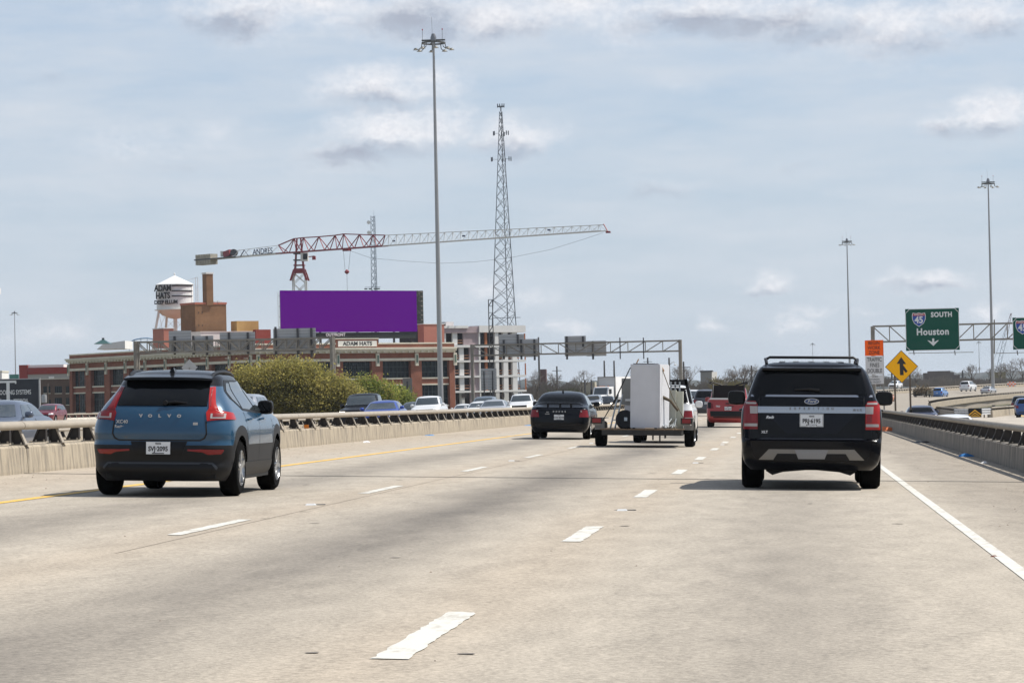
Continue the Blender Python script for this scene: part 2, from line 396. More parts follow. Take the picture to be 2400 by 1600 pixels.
# lane paint: each dash is a piece of the road
def strip(name, u0, u1, Y0, Y1, m, parent, h=0.005, step=25, zf=None):
    n = max(1, int((Y1-Y0)/step)); o = sheet(name, [u0, u1], [Y0+(Y1-Y0)*i/n for i in range(n+1)], m, h, zf); o.parent = parent; return o
rd = random.Random(21)
def dash(u0, u1, Y0, Y1, near):
    if not near: return strip('lane_dash', u0, u1, Y0, Y1, m_white, road)
    n = 26; vs = []; fs = []                     # worn, ragged edges
    for i in range(n+1):
        Y = Y0+(Y1-Y0)*i/n; e = .012 if 0 < i < n else .02
        for u in (u0+rd.uniform(-e, e*.6), (u0+u1)/2, u1+rd.uniform(-e*.6, e)): q = rp(u, Y+rd.uniform(-.02, .02)*(i in (0, n)), .005); vs.append(q)
    for i in range(n):
        for k in (0, 1): fs.append((3*i+k, 3*i+k+1, 3*i+4+k, 3*i+3+k))
    mb = MB(); mb.add(vs, fs); return mb.obj('lane_dash', m_white, road)
for i in range(34):
    a = 14.6+12.192*i; dash(-2.06, -1.89, a, a+3.25, i < 6)
    b = 27.25-24.6+12.3*i; dash(-5.72, -5.585, b, b+3.6, i < 7)
for i in range(2, 22): strip('lane_dash', -20.4, -20.25, 12.2*i, 12.2*i+3.2, m_white, oncoming); strip('lane_dash', -24.1, -23.95, 12.2*i, 12.2*i+3.2, m_white, oncoming)
strip('edge_line', 1.62, 1.735, 2, 700, m_white, road, step=12); strip('edge_line', -9.40, -9.24, 2, 700, m_yellow, road, step=12)
strip('edge_line', -27.9, -27.75, 2, 700, m_white, oncoming, step=12); strip('edge_line', -16.8, -16.65, 2, 700, m_yellow, oncoming, step=12)
for Y in (48.0, 100.8, 166.7, 232, 300): strip('expansion_joint', -12.4, 4.1, Y, Y+0.16, m_joint, road, 0.006); strip('expansion_joint', -30.4, -13.4, Y, Y+0.16, m_joint, oncoming, 0.006)
strip('slab_joint', -5.47, -5.458, 24, 140, mat('slab_joint', (0.30, 0.25, 0.20), 0.9), road, 0.004, step=12)

rs_ = random.Random(5); m_pit = mat('spalled_concrete', (0.13, 0.115, 0.10), 0.9, var=.3, scale=20)
rd = random.Random(21)
def dash(u0, u1, Y0, Y1, near):
    if not near: return strip('lane_dash', u0, u1, Y0, Y1, m_white, road)
    n = 26; vs = []; fs = []                     # worn, ragged edges
    for i in range(n+1):
        Y = Y0+(Y1-Y0)*i/n; e = .012 if 0 < i < n else .02
        for u in (u0+rd.uniform(-e, e*.6), (u0+u1)/2, u1+rd.uniform(-e*.6, e)): q = rp(u, Y+rd.uniform(-.02, .02)*(i in (0, n)), .005); vs.append(q)
    for i in range(n):
        for k in (0, 1): fs.append((3*i+k, 3*i+k+1, 3*i+4+k, 3*i+3+k))
    mb = MB(); mb.add(vs, fs); return mb.obj('lane_dash', m_white, road)
for i in range(34):
    u, Y = rs_.uniform(-8.5, 1.3), 14.5+rs_.random()**1.6*60; w, l = rs_.uniform(.04, .11), rs_.uniform(.03, .07); b_ = MB(); n_ = 7
    b_.add([(u+w*math.cos(2*math.pi*k/n_)*rs_.uniform(.6, 1.1), Y+l*math.sin(2*math.pi*k/n_)*rs_.uniform(.6, 1.1), rz(u, Y)+.004) for k in range(n_)], [tuple(range(n_))]); b_.obj('spall', m_pit, road)
# bridge barriers: concrete parapet, steel posts, oval rail
def post_mesh(side, mats):
    b = MB()
    s = side                                    # +1: road on the +x side of the barrier
    b.cur = 0  # the web's shade is put into its dark steel colour
    b.prism([(0, .015), (s*.20, .015), (s*.095, .27), (0, .27)], -.012, .012)
    b.prism([(-s*.02, .015), (0, .015), (0, .27), (-s*.02, .27)], -.06, .06)
    b.cur = 1
    b.add([(s*.20, -.075, .012), (s*.225, -.075, .012), (s*.118, -.055, .27), (s*.093, -.055, .27), (s*.20, .075, .012), (s*.225, .075, .012), (s*.118, .055, .27), (s*.093, .055, .27)],
          [(0, 1, 2, 3), (7, 6, 5, 4), (1, 5, 6, 2), (4, 0, 3, 7), (0, 4, 5, 1), (3, 2, 6, 7)])
    b.bbox(-.04, .27, -.12, .12, 0, .018) if s > 0 else b.bbox(-.27, .04, -.12, .12, 0, .018)
    for q in (-.085, .085): b.tube((s*.15, q, .0), (s*.15, q, .05), .016, 5); b.tube((s*.01, q, .0), (s*.01, q, .05), .016, 5)
    if s < 0: b.mi = [1 if i >= len(b.mi)-4*7-6 else 0 for i in range(len(b.mi))]  # flange turned from the sun takes the dark steel as painted shade
    me = b.mesh('post'); [me.materials.append(x) for x in mats]; me.polygons.foreach_set('material_index', b.mi); return me
def barrier(name, uf, side, Y0, Y1, label, group, mp, mr, h=0.45, zf=None, uoff=None, seg=9.15, sp=2.5, lim=300, rail_h=0.77, post=True):
    """uf: lateral offset of the road-side face; side=+1 when that face looks towards +x"""
    def P(du, Y, z):
        u = (uoff(Y) if uoff else uf)+du
        if zf: return (u, Y, zf(Y)+z)
        q = rp(u, Y); return (q[0], q[1], q[2]+z)
    base = P(0, Y0, 0)
    r = root(name, base, label, 'barrier', group); bx = Vector(base)
    t = -side
    n = int((Y1-Y0)/seg)
    for i in range(n):
        a, b = Y0+i*seg, Y0+(i+1)*seg-0.03
        mb = MB(); ring = [(0.0, -.25), (0.0, .05), (t*.03, h-.03), (t*.06, h), (t*.34, h), (t*.36, h-.03), (t*.36, -.25)]
        ks = [a, (a+b)/2, b]; vs = []; fs = []
        for Y in ks: vs += [Vector(P(du, Y, z))-bx for du, z in ring]
        k = len(ring)
        for j in range(2):
            for q in range(k): fs.append((j*k+q, j*k+(q+1) % k, (j+1)*k+(q+1) % k, (j+1)*k+q))
        fs += [tuple(range(k)), tuple(range(3*k-1, 2*k-1, -1))]
        mb.add(vs, fs); mb.obj('parapet_segment', mp, r)
        mb = MB(); vs = []; fs = []; k = 10
        for Y in ks:
            for q in range(k):
                th = 2*math.pi*q/k; vs.append(Vector(P(t*.11+.075*math.cos(th), Y, rail_h+.068*math.sin(th)))-bx)
        for j in range(2):
            for q in range(k): fs.append((j*k+q, j*k+(q+1) % k, (j+1)*k+(q+1) % k, (j+1)*k+q))
        fs += [tuple(range(k)), tuple(range(3*k-1, 2*k-1, -1))]
        mb.add(vs, fs); mb.obj('rail', mr, r, smooth=60)
    if post:
        me = post_mesh(side, (m_web, mr)); cnt = 0; Y = Y0+0.8
        while Y < Y0+n*seg-.2 and cnt < lim:
            p = P(t*.26, Y, h-.004); o = bpy.data.objects.new('post', me); o.location = Vector(p)-bx
            o.rotation_euler = (0, 0, -math.atan2(xc(Y+1)-xc(Y-1), 2) if not zf else 0); link(o, r); Y += sp; cnt += 1
    return r
barrier('bridge_barrier', -12.40, 1, 2.55, 420, 'beige concrete bridge barrier with oval steel rail beside the yellow edge line', None, m_par, m_rail)
barrier('bridge_barrier', -13.50, -1, 2.0, 420, 'second bridge barrier across the open joint, beside the oncoming cars', None, m_par, m_rail)
barrier('bridge_barrier', -30.60, 1, 20, 440, 'bridge barrier on the far side of the oncoming lanes, below the green trees', None, m_par, m_rail)
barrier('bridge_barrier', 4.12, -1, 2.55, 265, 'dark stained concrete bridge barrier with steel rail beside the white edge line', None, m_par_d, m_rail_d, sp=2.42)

# ground below the bridges, rising far ahead
def gz(x, y):
    t = min(max((y-380)/620, 0), 1); t = t*t*(3-2*t)
    base = -7.5 + t*10.0
    if y > 1000: base += (y-1000)*0.0020
    if y > 6600: base -= (y-6600)*0.006
    road_side = 1.2*math.sin(x*0.011+1.3)*math.sin(y*0.006)
    lowleft = -2.0*min(max((-x-70)/120, 0), 1)*min(max((900-y)/400, 0), 1)
    return base + road_side*min(1, max(0, (abs(x)-60)/80)) + lowleft
m_ground = mat('dry_grass', (0.085, 0.085, 0.04), 0.95, col2=(0.17, 0.14, 0.085), scale=0.05, thr=(0.35, 0.65), detail=8)
def terrain():
    xs = np.concatenate([np.linspace(-6000, -700, 14), np.linspace(-650, 650, 53), np.linspace(700, 6000, 14)]); ys = np.concatenate([np.linspace(-600, 1200, 61), np.linspace(1250, 9000, 40)])
    vs = [(x, y, gz(x, y)) for y in ys for x in xs]; n = len(xs)
    fs = [(j*n+i, j*n+i+1, (j+1)*n+i+1, (j+1)*n+i) for j in range(len(ys)-1) for i in range(n-1)]
    mb = MB(); mb.add(vs, fs); return structure(mb.obj('ground', m_ground, smooth=180))
terrain()
# ---------------------------------------------------------------- vehicles
m_tyre = mat('tyre_rubber', (0.0035, 0.0035, 0.0035), 0.85, spec=0.06)
m_rim = mat('alloy', (0.48, 0.49, 0.50), 0.28, metal=0.9)
m_black = mat('black_plastic', (0.006, 0.006, 0.007), 0.45, spec=0.25)
m_clad = mat('cladding_plastic', (0.010, 0.0105, 0.012), 0.5, spec=0.25)
m_under = mat('underbody', (0.006, 0.006, 0.006), 0.9)
m_glass = mat('tinted_glass', (0.003, 0.0035, 0.004), 0.03, spec=0.22)
m_glass2 = mat('window_glass', (0.035, 0.045, 0.050), 0.03, spec=0.9, coat=0.4)
m_chrome = mat('chrome', (0.38, 0.39, 0.41), 0.18, metal=1.0)
m_silver = mat('silver_plastic', (0.20, 0.19, 0.175), 0.40, metal=0.35)
m_red = mat('taillight_red', (0.17, 0.005, 0.007), 0.15, coat=0.3, spec=.3)
m_red2 = mat('taillight_sunlit', (0.33, 0.010, 0.008), 0.18, coat=0.3, spec=.3)  # right-hand lens: sunlight put in as a brighter red
m_redd = mat('reflector_red', (0.20, 0.008, 0.010), 0.25)
m_lens = mat('clear_lens', (0.34, 0.31, 0.30), 0.15, coat=0.6)
m_head = mat('headlight_lens', (0.60, 0.62, 0.64), 0.08, coat=1.0)
m_lit = mat('headlight_lit', (0.9, 0.85, 0.75), 0.2, emit=(1.0, 0.86, 0.66, 2.2))
m_amber = mat('amber_lens', (0.75, 0.22, 0.02), 0.2, coat=0.6)
m_plate = mat('plate_white', (0.66, 0.68, 0.70), 0.4)
m_ink = mat('plate_ink', (0.015, 0.015, 0.02), 0.5)
m_seam = mat('panel_gap', (0.004, 0.004, 0.005), 0.8)
PAINT = {}
def paint(name, c, flake=0.3, rough=0.32):
    dark = max(c) < 0.02
    return mat('paint_'+name, c, rough, metal=flake, coat=0.30 if dark else 0.7, spec=0.05 if dark else 0.4)

def weld(b, eps=1e-4):
    seen = {}; mp = []; v = []
    for p in b.v:
        k = (round(p[0]/eps), round(p[1]/eps), round(p[2]/eps))
        if k not in seen: seen[k] = len(v); v.append(p)
        mp.append(seen[k])
    fs = []; mi = []
    for f, m in zip(b.f, b.mi):
        q = []
        for t in f:
            if mp[t] not in q: q.append(mp[t])
        if len(q) > 2: fs.append(tuple(q)); mi.append(m)
    b.v, b.f, b.mi = v, fs, mi
class Body:
    """car shell as stacked horizontal slices: rows (z, half width, y rear, y front); y = 0 at the rear bumper"""
    def __init__(s, rows, Lr=0.50, Lf=0.75, n=3.6, cr=0.05, cf=0.10, wheels=(), wr=0.36, W=None):
        s.rows = rows; z = [r[0] for r in rows]; s.z0, s.z1 = z[0], z[-1]
        s.fw, s.fr, s.ff = (pchip(z, [r[i] for r in rows]) for i in (1, 2, 3))
        s.Lr, s.Lf, s.n, s.cr, s.cf = Lr, Lf, n, cr, cf; s.wheels = wheels; s.wr = wr; s.cache = {}
    def outline(s, z, na=15, ns=40):
        key = round(z*400)
        if key in s.cache: return s.cache[key]
        z = key/400
        W, a, b = s.fw(z), s.fr(z), s.ff(z); Lr = min(s.Lr, (b-a)*0.42); Lf = min(s.Lf, (b-a)*0.42); n = s.n
        pts = []
        for i in range(na):
            al = math.pi/2*i/(na-1); sn, cs = math.sin(al), math.cos(al); r = (sn**n+cs**n)**(-1/n)
            pts.append((r*sn, a+Lr*(1-r*cs)))
        y0, y1 = a+Lr, b-Lf
        for i in range(1, ns): pts.append((1.0, y0+(y1-y0)*i/ns))
        for i in range(na-1, -1, -1):
            al = math.pi/2*i/(na-1); sn, cs = math.sin(al), math.cos(al); r = (sn**n+cs**n)**(-1/n)
            pts.append((r*sn, b-Lf*(1-r*cs)))
        mid = (a+b)/2; h = (b-a)/2
        out = []
        for x, y in pts:
            t = (y-mid)/h; k = 1-(s.cr if t < 0 else s.cf)*abs(t)**3
            out.append((x*W*k, y))
        P = np.array(out); ds = np.concatenate([[0], np.cumsum(np.hypot(*np.diff(P, axis=0).T))])
        s.cache[key] = (P, ds, na); return s.cache[key]
    def S(s, mode, v, z):
        P, ds, na = s.outline(z)
        if mode == 'x': return math.copysign(float(np.interp(abs(v), P[:na, 0], ds[:na])), v)
        if mode == 'fx': return float(np.interp(-abs(v), -P[-na:, 0], ds[-na:]))
        return float(np.interp(v, P[:, 1], ds))
    def pos(s, sv, z):
        P, ds, na = s.outline(z); sg = -1 if sv < 0 else 1; q = abs(sv)
        return Vector((sg*float(np.interp(q, ds, P[:, 0])), float(np.interp(q, ds, P[:, 1])), z))
    def normal(s, sv, z):
        e = 0.012; z0, z1 = max(z-e, s.z0), min(z+e, s.z1)
        ts = s.pos(sv+e, z)-s.pos(sv-e, z)
        # vertical tangent at the same relative place of the outline
        P, ds, na = s.outline(z); f = abs(sv)/ds[-1]; sg = -1 if sv < 0 else 1
        tz = s.pos(sg*f*s.outline(z1)[1][-1], z1)-s.pos(sg*f*s.outline(z0)[1][-1], z0)
        n = ts.cross(tz)
        return n.normalized() if n.length > 1e-9 else Vector((0, -1, 0))
    def shell(s, nz=34, lo=None, hi=None, arch=True, zref=0.98, splits=()):
        """mesh of the shell between heights lo..hi, wheel arches cut into its lower edge"""
        lo = s.z0 if lo is None else lo; hi = s.z1 if hi is None else hi
        keys = sorted({lo, hi, *splits, *[r[0] for r in s.rows if lo < r[0] < hi]}); zs = []
        for a, b in zip(keys, keys[1:]):
            m = max(1, int(round(nz*(b-a)/(hi-lo)))); zs += [a+(b-a)*i/m for i in range(m)]
        zs.append(hi)
        P0, ds0, _ = s.outline(0.5 if lo < 0.5 else lo); nP = len(P0)
        bot = np.full(nP, lo)
        if arch and lo < 0.5:
            for wy in s.wheels:
                d = np.abs(P0[:, 1]-wy); rr = s.wr*1.15
                h = np.where(d < rr, s.wr+np.sqrt(np.maximum(rr*rr-d*d, 0)), lo)
                ok = (P0[:, 0] > 0.80*P0[:, 0].max()); bot = np.where(ok, np.maximum(bot, h), bot)
        v = []; f = []
        for z in zs:
            for i in range(nP):
                zz = z if (z >= zref or bot[i] <= lo) else bot[i]+(z-lo)*(zref-bot[i])/(zref-lo)
                P, ds, _ = s.outline(round(zz, 3)); v.append((P[i, 0], P[i, 1], zz))
        k = len(zs)
        right = len(v); full = v + [(-x, y, z) for x, y, z in v]
        bands = [lo, *splits, hi]; out = []
        for a, b_ in zip(bands, bands[1:]):
            f = []
            for j in range(k-1):
                if not (a-1e-6 <= zs[j] < b_-1e-6): continue
                for i in range(nP-1):
                    q = (j*nP+i, j*nP+i+1, (j+1)*nP+i+1, (j+1)*nP+i); f.append(q); f.append(tuple(right+t for t in reversed(q)))
            if b_ >= s.z1-1e-6:
                top = (k-1)*nP; f.append(tuple(top+i for i in range(nP)) + tuple(right+top+i for i in range(nP-1, -1, -1)))
            used = sorted({t for q in f for t in q}); mp = {t: n for n, t in enumerate(used)}
            b = MB(); b.add([full[t] for t in used], [tuple(mp[t] for t in q) for q in f]); weld(b); out.append(b)
        return out if splits else out[0]
    def patch(s, poly, off=0.006, nz=8, ns=8, skirt=0.012, sides=(1,)):
        """piece lying on the shell; poly = [(mode, value, z)...] in shell coordinates"""
        b = MB()
        zs_ = [p[2] for p in poly]; za, zb = min(zs_), max(zs_)
        def cross(z, pl):
            hits = []
            for (m0, v0, z0), (m1, v1, z1) in zip(poly, poly[1:]+poly[:1]):
                if abs(z1-z0) < 1e-9:
                    if abs(z-z0) < 2e-5: hits += [s.S(m0, v0, z), s.S(m1, v1, z)]
                elif min(z0, z1)-1e-9 <= z <= max(z0, z1)+1e-9:
                    t = (z-z0)/(z1-z0)
                    hits.append(s.S(m0, v0+(v1-v0)*t, z) if m0 == m1 else s.S(m0, v0, z)*(1-t)+s.S(m1, v1, z)*t)
            return (min(hits), max(hits)) if hits else None
        pl = None
        levels = sorted(set([za+(zb-za)*i/nz for i in range(nz+1)] + [z for z in zs_]))
        rows = [(z, *c) for z in levels for c in [cross(min(max(z, za+1e-5), zb-1e-5), pl)] if c]
        for sd in sides:
            v = []; f = []
            for (z, a, c) in rows:
                for i in range(ns+1):
                    q = a+(c-a)*i/ns; p = s.pos(q, z); n = s.normal(q, z); p = p+n*off
                    v.append(Vector((sd*p.x, p.y, p.z)))
            m = ns+1; k = len(rows)
            for j in range(k-1):
                for i in range(ns):
                    q = (j*m+i, j*m+i+1, (j+1)*m+i+1, (j+1)*m+i); f.append(q if sd > 0 else tuple(reversed(q)))
            # skirt back into the shell
            edge = [i for i in range(m)] + [j*m+ns for j in range(1, k)] + [(k-1)*m+i for i in range(ns-1, -1, -1)] + [j*m for j in range(k-2, 0, -1)]
            base = len(v)
            for e in edge:
                j, i = divmod(e, m); z, a, c = rows[j]; q = a+(c-a)*i/ns; n = s.normal(q, z); p = s.pos(q, z)+n*(off-skirt); v.append(Vector((sd*p.x, p.y, p.z)))
            E = len(edge)
            for i in range(E):
                q = (edge[i], base+i, base+(i+1) % E, edge[(i+1) % E]); f.append(q if sd > 0 else tuple(reversed(q)))
            b.add(v, f)
        return b
    def line(s, pts, w=0.012, off=0.002, sides=(1,)):
        """thin panel gap along points (mode, value, z)"""
        b = MB(); P = []
        for (m0, v0, z0), (m1, v1, z1) in zip(pts, pts[1:]):
            for i in range(6): 
                t = i/6; z = z0+(z1-z0)*t; P.append((s.S(m0, v0, z)*(1-t)+s.S(m1, v1, z)*t, z))
        m, v, z = pts[-1]; P.append((s.S(m, v, z), z))
        for sd in sides:
            vs = []; fs = []
            for i, (q, z) in enumerate(P):
                a = P[max(i-1, 0)]; c = P[min(i+1, len(P)-1)]; dq, dz = c[0]-a[0], c[1]-a[1]; l = math.hypot(dq, dz) or 1
                for t in (-1, 1):
                    qq, zz = q - t*dz/l*w/2, min(max(z + t*dq/l*w/2, s.z0), s.z1); p = s.pos(qq, zz)+s.normal(qq, zz)*off
                    vs.append(Vector((sd*p.x, p.y, p.z)))
            for i in range(len(P)-1):
                q = (2*i, 2*i+1, 2*i+3, 2*i+2); fs.append(q if sd < 0 else tuple(reversed(q)))
            b.add(vs, fs)
        return b

def wheel(parent, x, y, r, w, kind='five', off=0.0):
    """tyre with an alloy rim; x = outer face"""
    s = 1 if x > 0 else -1
    b = MB(); b.lathe([(r*.60, 0), (r*.66, s*.012), (r*.90, s*.006), (r*.985, -s*.03), (r, -s*.06), (r, -s*(w-.06)), (r*.985, -s*(w-.03)), (r*.88, -s*w), (r*.3, -s*w)], (0, 0, 0), 28, 'x')
    t = b.obj('wheel', m_tyre, parent, smooth=40, loc=(x, y, r))
    b = MB(); ri = r*.66
    b.lathe([(ri, s*.0), (ri*.95, s*.008), (ri*.90, -s*.01), (ri*.88, -s*.10)], (0, 0, 0), 24, 'x')
    if kind == 'plain':
        b.lathe([(0.001, s*.004), (ri*.3, s*.004), (ri*.9, -s*.02)], (0, 0, 0), 16, 'x')
    else:
        for i in range(5):
            a = 2*math.pi*i/5+off
            for d in ((-.16, .16) if kind == 'ten' else (0,)):
                c, sn = math.cos(a), math.sin(a); c2, s2 = math.cos(a+d), math.sin(a+d)
                wd = .032 if kind == 'ten' else .055
                p0 = Vector((-s*.015, .04*c, .04*sn)); p1 = Vector((-s*.004, ri*.93*c2, ri*.93*s2))
                b.bar(p0, p1, wd, .03, up=(1, 0, 0))
        b.lathe([(0.001, s*.004), (.055, s*.002), (.065, -s*.02)], (0, 0, 0), 12, 'x')
    b.obj('rim', m_rim, t, smooth=35)
    b = MB(); b.lathe([(0.001, -s*.07), (ri*.88, -s*.07)], (0, 0, 0), 16, 'x'); b.obj('brake_disc', m_under, t)
    return t

def plate(parent, x, y, z, txt, w=0.305, h=0.155, back=True, top='TEXAS'):
    s = -1 if back else 1
    b = MB(); b.box((0, 0, 0), (w, .012, h)); p = b.obj('license_plate', m_plate, parent, loc=(x, y, z))
    rot = (R(90), 0, 0) if back else (R(90), 0, R(180))
    text(txt, .082, (0, s*.0075, -.012), rot, m_ink, p, sx=.86, bold=.0028, ext=.001)
    if top: text(top, .026, (0, s*.0075, .055), rot, m_ink, p, sx=1.0, bold=.0012, ext=.001)
    b = MB(); b.box((0, 0, 0), (w*.5, .003, .012)); b.obj('lettering', m_ink, p, loc=(0, s*.0065, -.066))
    return p

def car_root(name, label, cat, group, X, Y, heading=0, z=None, tilt=None, ref=0.0):
    """heading 0 = driving away down the road; ref = local y that sits at (X, Y)"""
    u = X-xc(Y)
    zz = rz(u, Y) if z is None else z
    tl = (math.atan(FALL) if u > CROWN else -math.atan(FALL)) if tilt is None else tilt
    r = root(name, (X, Y, zz), label, cat, group)
    r.rotation_mode = 'XYZ'
    # heading about z first, then the road's crossfall about the road axis
    m = Matrix.Rotation(tl, 3, 'Y') @ Matrix.Rotation(-heading, 3, 'Z')
    r.rotation_euler = m.to_euler()
    return r
# ---- the blue crossover in the left lane
def letters(body, parent, string, xs, z, size, m, off=.012, bold=.004, name='lettering', sx=1.0):
    for ch, x in zip(string, xs):
        q = body.S('x', x, z); p = body.pos(q, z); n = body.normal(q, z)
        text(ch, size, p+n*off, (R(90)+math.asin(-n.z)*-1*0 , 0, math.atan2(n.x, -n.y)), m, parent, name, bold=bold, ext=.003, sx=sx)
def mirror_pair(parent, x, y, z, w, h, d, m, m2=None, glass=True):
    for s in (-1, 1):
        b = MB(); prof = []
        c = Vector((s*(x+w/2), y, z))
        ring = []
        for j, (dy, k) in enumerate(((-d/2, .82), (-d/2+.015, .97), (0, 1.0), (d*.35, .8), (d/2, .45))):
            for i in range(12):
                t = 2*math.pi*i/12; cx, cz = math.cos(t), math.sin(t)
                ex = math.copysign(abs(cx)**.55, cx)*w/2*k; ez = math.copysign(abs(cz)**.55, cz)*h/2*k
                ring.append((c.x+ex, c.y+dy, c.z+ez))
        fs = [(j*12+i, (j+1)*12+i, (j+1)*12+(i+1) % 12, j*12+(i+1) % 12) for j in range(4) for i in range(12)]+[tuple(range(12)), tuple(range(59, 47, -1))]
        if s < 0: pass
        b.add(ring, fs); b.hexa([(s*(x-.12), y+.0, z-h*.5-.02), (s*(x+.06), y+.0, z-h*.45), (s*(x+.06), y+.06, z-h*.45), (s*(x-.12), y+.08, z-h*.5-.02)], [(s*(x-.12), y, z-h*.5+.03), (s*(x+.06), y, z-h*.3), (s*(x+.06), y+.06, z-h*.3), (s*(x-.12), y+.08, z-h*.5+.03)])
        o = b.obj('mirror', m, parent, smooth=40)
        if glass:
            b = MB(); b.add([(c.x-w*.38, c.y-d/2-.004, c.z-h*.36), (c.x+w*.38, c.y-d/2-.004, c.z-h*.36), (c.x+w*.38, c.y-d/2-.004, c.z+h*.36), (c.x-w*.38, c.y-d/2-.004, c.z+h*.36)], [(0, 1, 2, 3)]); b.obj('mirror_glass', m_glass, o)
def blue_crossover():
    m_blue = paint('denim_blue', (0.009, 0.056, 0.115), 0.18, 0.26); m_roof = paint('gloss_black', (0.008, 0.008, 0.009), 0.0, 0.2)
    r = car_root('crossover', 'denim blue crossover with black roof and tall red tail lights, beside the yellow line', 'car', None, -7.955, 37.42)
    B = Body([(.20, .80, .16, 4.26), (.28, .87, .08, 4.36), (.36, .905, .03, 4.40), (.44, .915, .05, 4.40), (.60, .925, .0, 4.425), (.655, .93, .01, 4.42), (.70, .93, .03, 4.42), (.80, .93, .015, 4.41), (.88, .925, .03, 4.38), (.97, .905, .06, 4.28), (1.04, .88, .09, 3.9),
              (1.12, .84, .14, 3.22), (1.20, .79, .21, 3.02), (1.37, .685, .41, 2.60), (1.46, .655, .52, 2.36), (1.52, .63, .60, 2.2), (1.565, .56, .74, 2.05), (1.60, .40, 1.0, 1.85), (1.612, .14, 1.25, 1.6)],
             Lr=.46, Lf=.8, n=3.4, cr=.045, cf=.09, wheels=(.80, 3.50), wr=.36)
    lo, mid, top = B.shell(44, splits=(.655, 1.40), zref=1.0)
    lo.obj('cladding', m_clad, r, smooth=38); mid.obj('body', m_blue, r, smooth=38); top.obj('roof', m_roof, r, smooth=38)
    # bumper furniture
    B.patch([('x', -.66, .315), ('x', .66, .315), ('x', .70, .43), ('x', -.70, .43)], .012, 4, 16).obj('diffuser', m_black, r, smooth=40)
    B.line([('x', -.72, .36), ('x', -.66, .425), ('x', .66, .425), ('x', .72, .36)], .03, .018).obj('bumper_crease', mat('crease_plastic', (.025, .028, .034), .35), r)
    B.patch([('x', -.30, .53), ('x', .30, .53), ('x', .36, .70), ('x', -.36, .70)], .006, 4, 10).obj('plate_recess', m_black, r, smooth=40)
    y = B.pos(0, .62).y; plate(r, 0, y-.02, .618, 'SVJ·2095')
    for s in (1, -1):
        B.patch([('x', .37, .585), ('x', .55, .57), ('x', .62, .54), ('y', .13, .545), ('y', .14, .60), ('x', .37, .605)], .012, 4, 10, sides=(s,)).obj('reflector', m_redd, r, smooth=40)
        lt = B.patch([('x', .595, .955), ('y', .50, .975), ('y', .47, 1.055), ('x', .72, 1.09), ('x', .672, 1.16), ('x', .605, 1.385), ('x', .548, 1.375), ('x', .60, 1.11), ('x', .575, 1.06)], .016, 16, 12, .03, sides=(s,)).obj('taillight', m_red2 if s > 0 else m_red, r, smooth=40)
        B.patch([('x', .63, .985), ('x', .80, .985), ('x', .80, 1.045), ('x', .63, 1.045)], .021, 4, 8, sides=(s,)).obj('light_frame', m_lens, lt, smooth=40)
        B.patch([('x', .655, 1.003), ('x', .775, 1.003), ('x', .775, 1.045), ('x', .655, 1.045)], .025, 3, 6, sides=(s,)).obj('light_core', m_redd, lt, smooth=40)
        B.line([('x', .615, 1.13), ('x', .578, 1.365)], .018, .02, sides=(s,)).obj('light_guide', m_redd, lt)
    # tailgate gap
    B.line([('x', -.585, .955), ('x', -.60, .80), ('x', -.575, .745), ('x', -.52, .715), ('x', .52, .715), ('x', .575, .745), ('x', .60, .80), ('x', .585, .955)], .018, .004).obj('tailgate_gap', m_seam, r)
    B.patch([('x', -.575, 1.145), ('x', .575, 1.145), ('x', .555, 1.35), ('x', .525, 1.475), ('x', -.525, 1.475), ('x', -.555, 1.35)], .010, 10, 14).obj('rear_window', m_glass, r, smooth=40)
    b = MB(); q = B.pos(0, 1.20); b.pipe([(.05, .165, 1.185), (.16, .165, 1.20), (.32, .19, 1.185)], [.016, .02, .011], 6); b.lathe([(.001, -.03), (.03, -.03), (.035, .02)], (.05, .17, 1.185), 10, 'y'); b.obj('rear_wiper', m_black, r, smooth=40)
    # spoiler over the glass
    b = MB(); xs = [-.57, -.45, -.2, 0, .2, .45, .57]; v = []
    for x in xs:
        k = 1-(abs(x)/.57)**5*.8
        v += [(x, .56-.15*k, 1.478-.01*(1-k)), (x, .57-.15*k, 1.512-.02*(1-k)), (x*.97, .72, 1.555-.03*(1-k)), (x*.97, .72, 1.46)]
    f = [(4*i+a, 4*i+(a+1) % 4, 4*i+4+(a+1) % 4, 4*i+4+a) for i in range(6) for a in range(4)]+[(0, 3, 2, 1), (24, 25, 26, 27)]
    b.add(v, f); b.obj('spoiler', m_roof, r, smooth=45)
    b = MB(); b.hexa([(-.05, .80, 1.54), (.05, .80, 1.54), (.03, 1.0, 1.59), (-.03, 1.0, 1.59)], [(-.014, .82, 1.635), (.014, .82, 1.635), (.008, .90, 1.63), (-.008, .90, 1.63)]); b.obj('antenna_fin', m_roof, r)
    for s in (-1, 1):
        b = MB(); b.pipe([(s*.53, .72, 1.515), (s*.535, .84, 1.555), (s*.545, 1.05, 1.578), (s*.555, 1.4, 1.59), (s*.555, 1.8, 1.575), (s*.55, 2.05, 1.54), (s*.545, 2.15, 1.51)], .024, 6); b.obj('roof_rail', m_black, r, smooth=60)
    # side glass, gaps, handles
    for s in (1, -1):
        wins = [[(.88, 1.235), (1.12, 1.13), (1.14, 1.44), (.98, 1.44), (.83, 1.33)], [(1.18, 1.115), (1.98, 1.085), (1.95, 1.47), (1.20, 1.455)], [(2.05, 1.08), (3.0, 1.065), (2.62, 1.31), (2.28, 1.45), (2.02, 1.47)]]
        B.patch([('y', .78, 1.25), ('y', 1.16, 1.09), ('y', 2.0, 1.055), ('y', 3.10, 1.04), ('y', 2.62, 1.36), ('y', 2.22, 1.495), ('y', .93, 1.48), ('y', .74, 1.34)], .003, 12, 26, sides=(s,)).obj('window_surround', m_black, r, smooth=40)
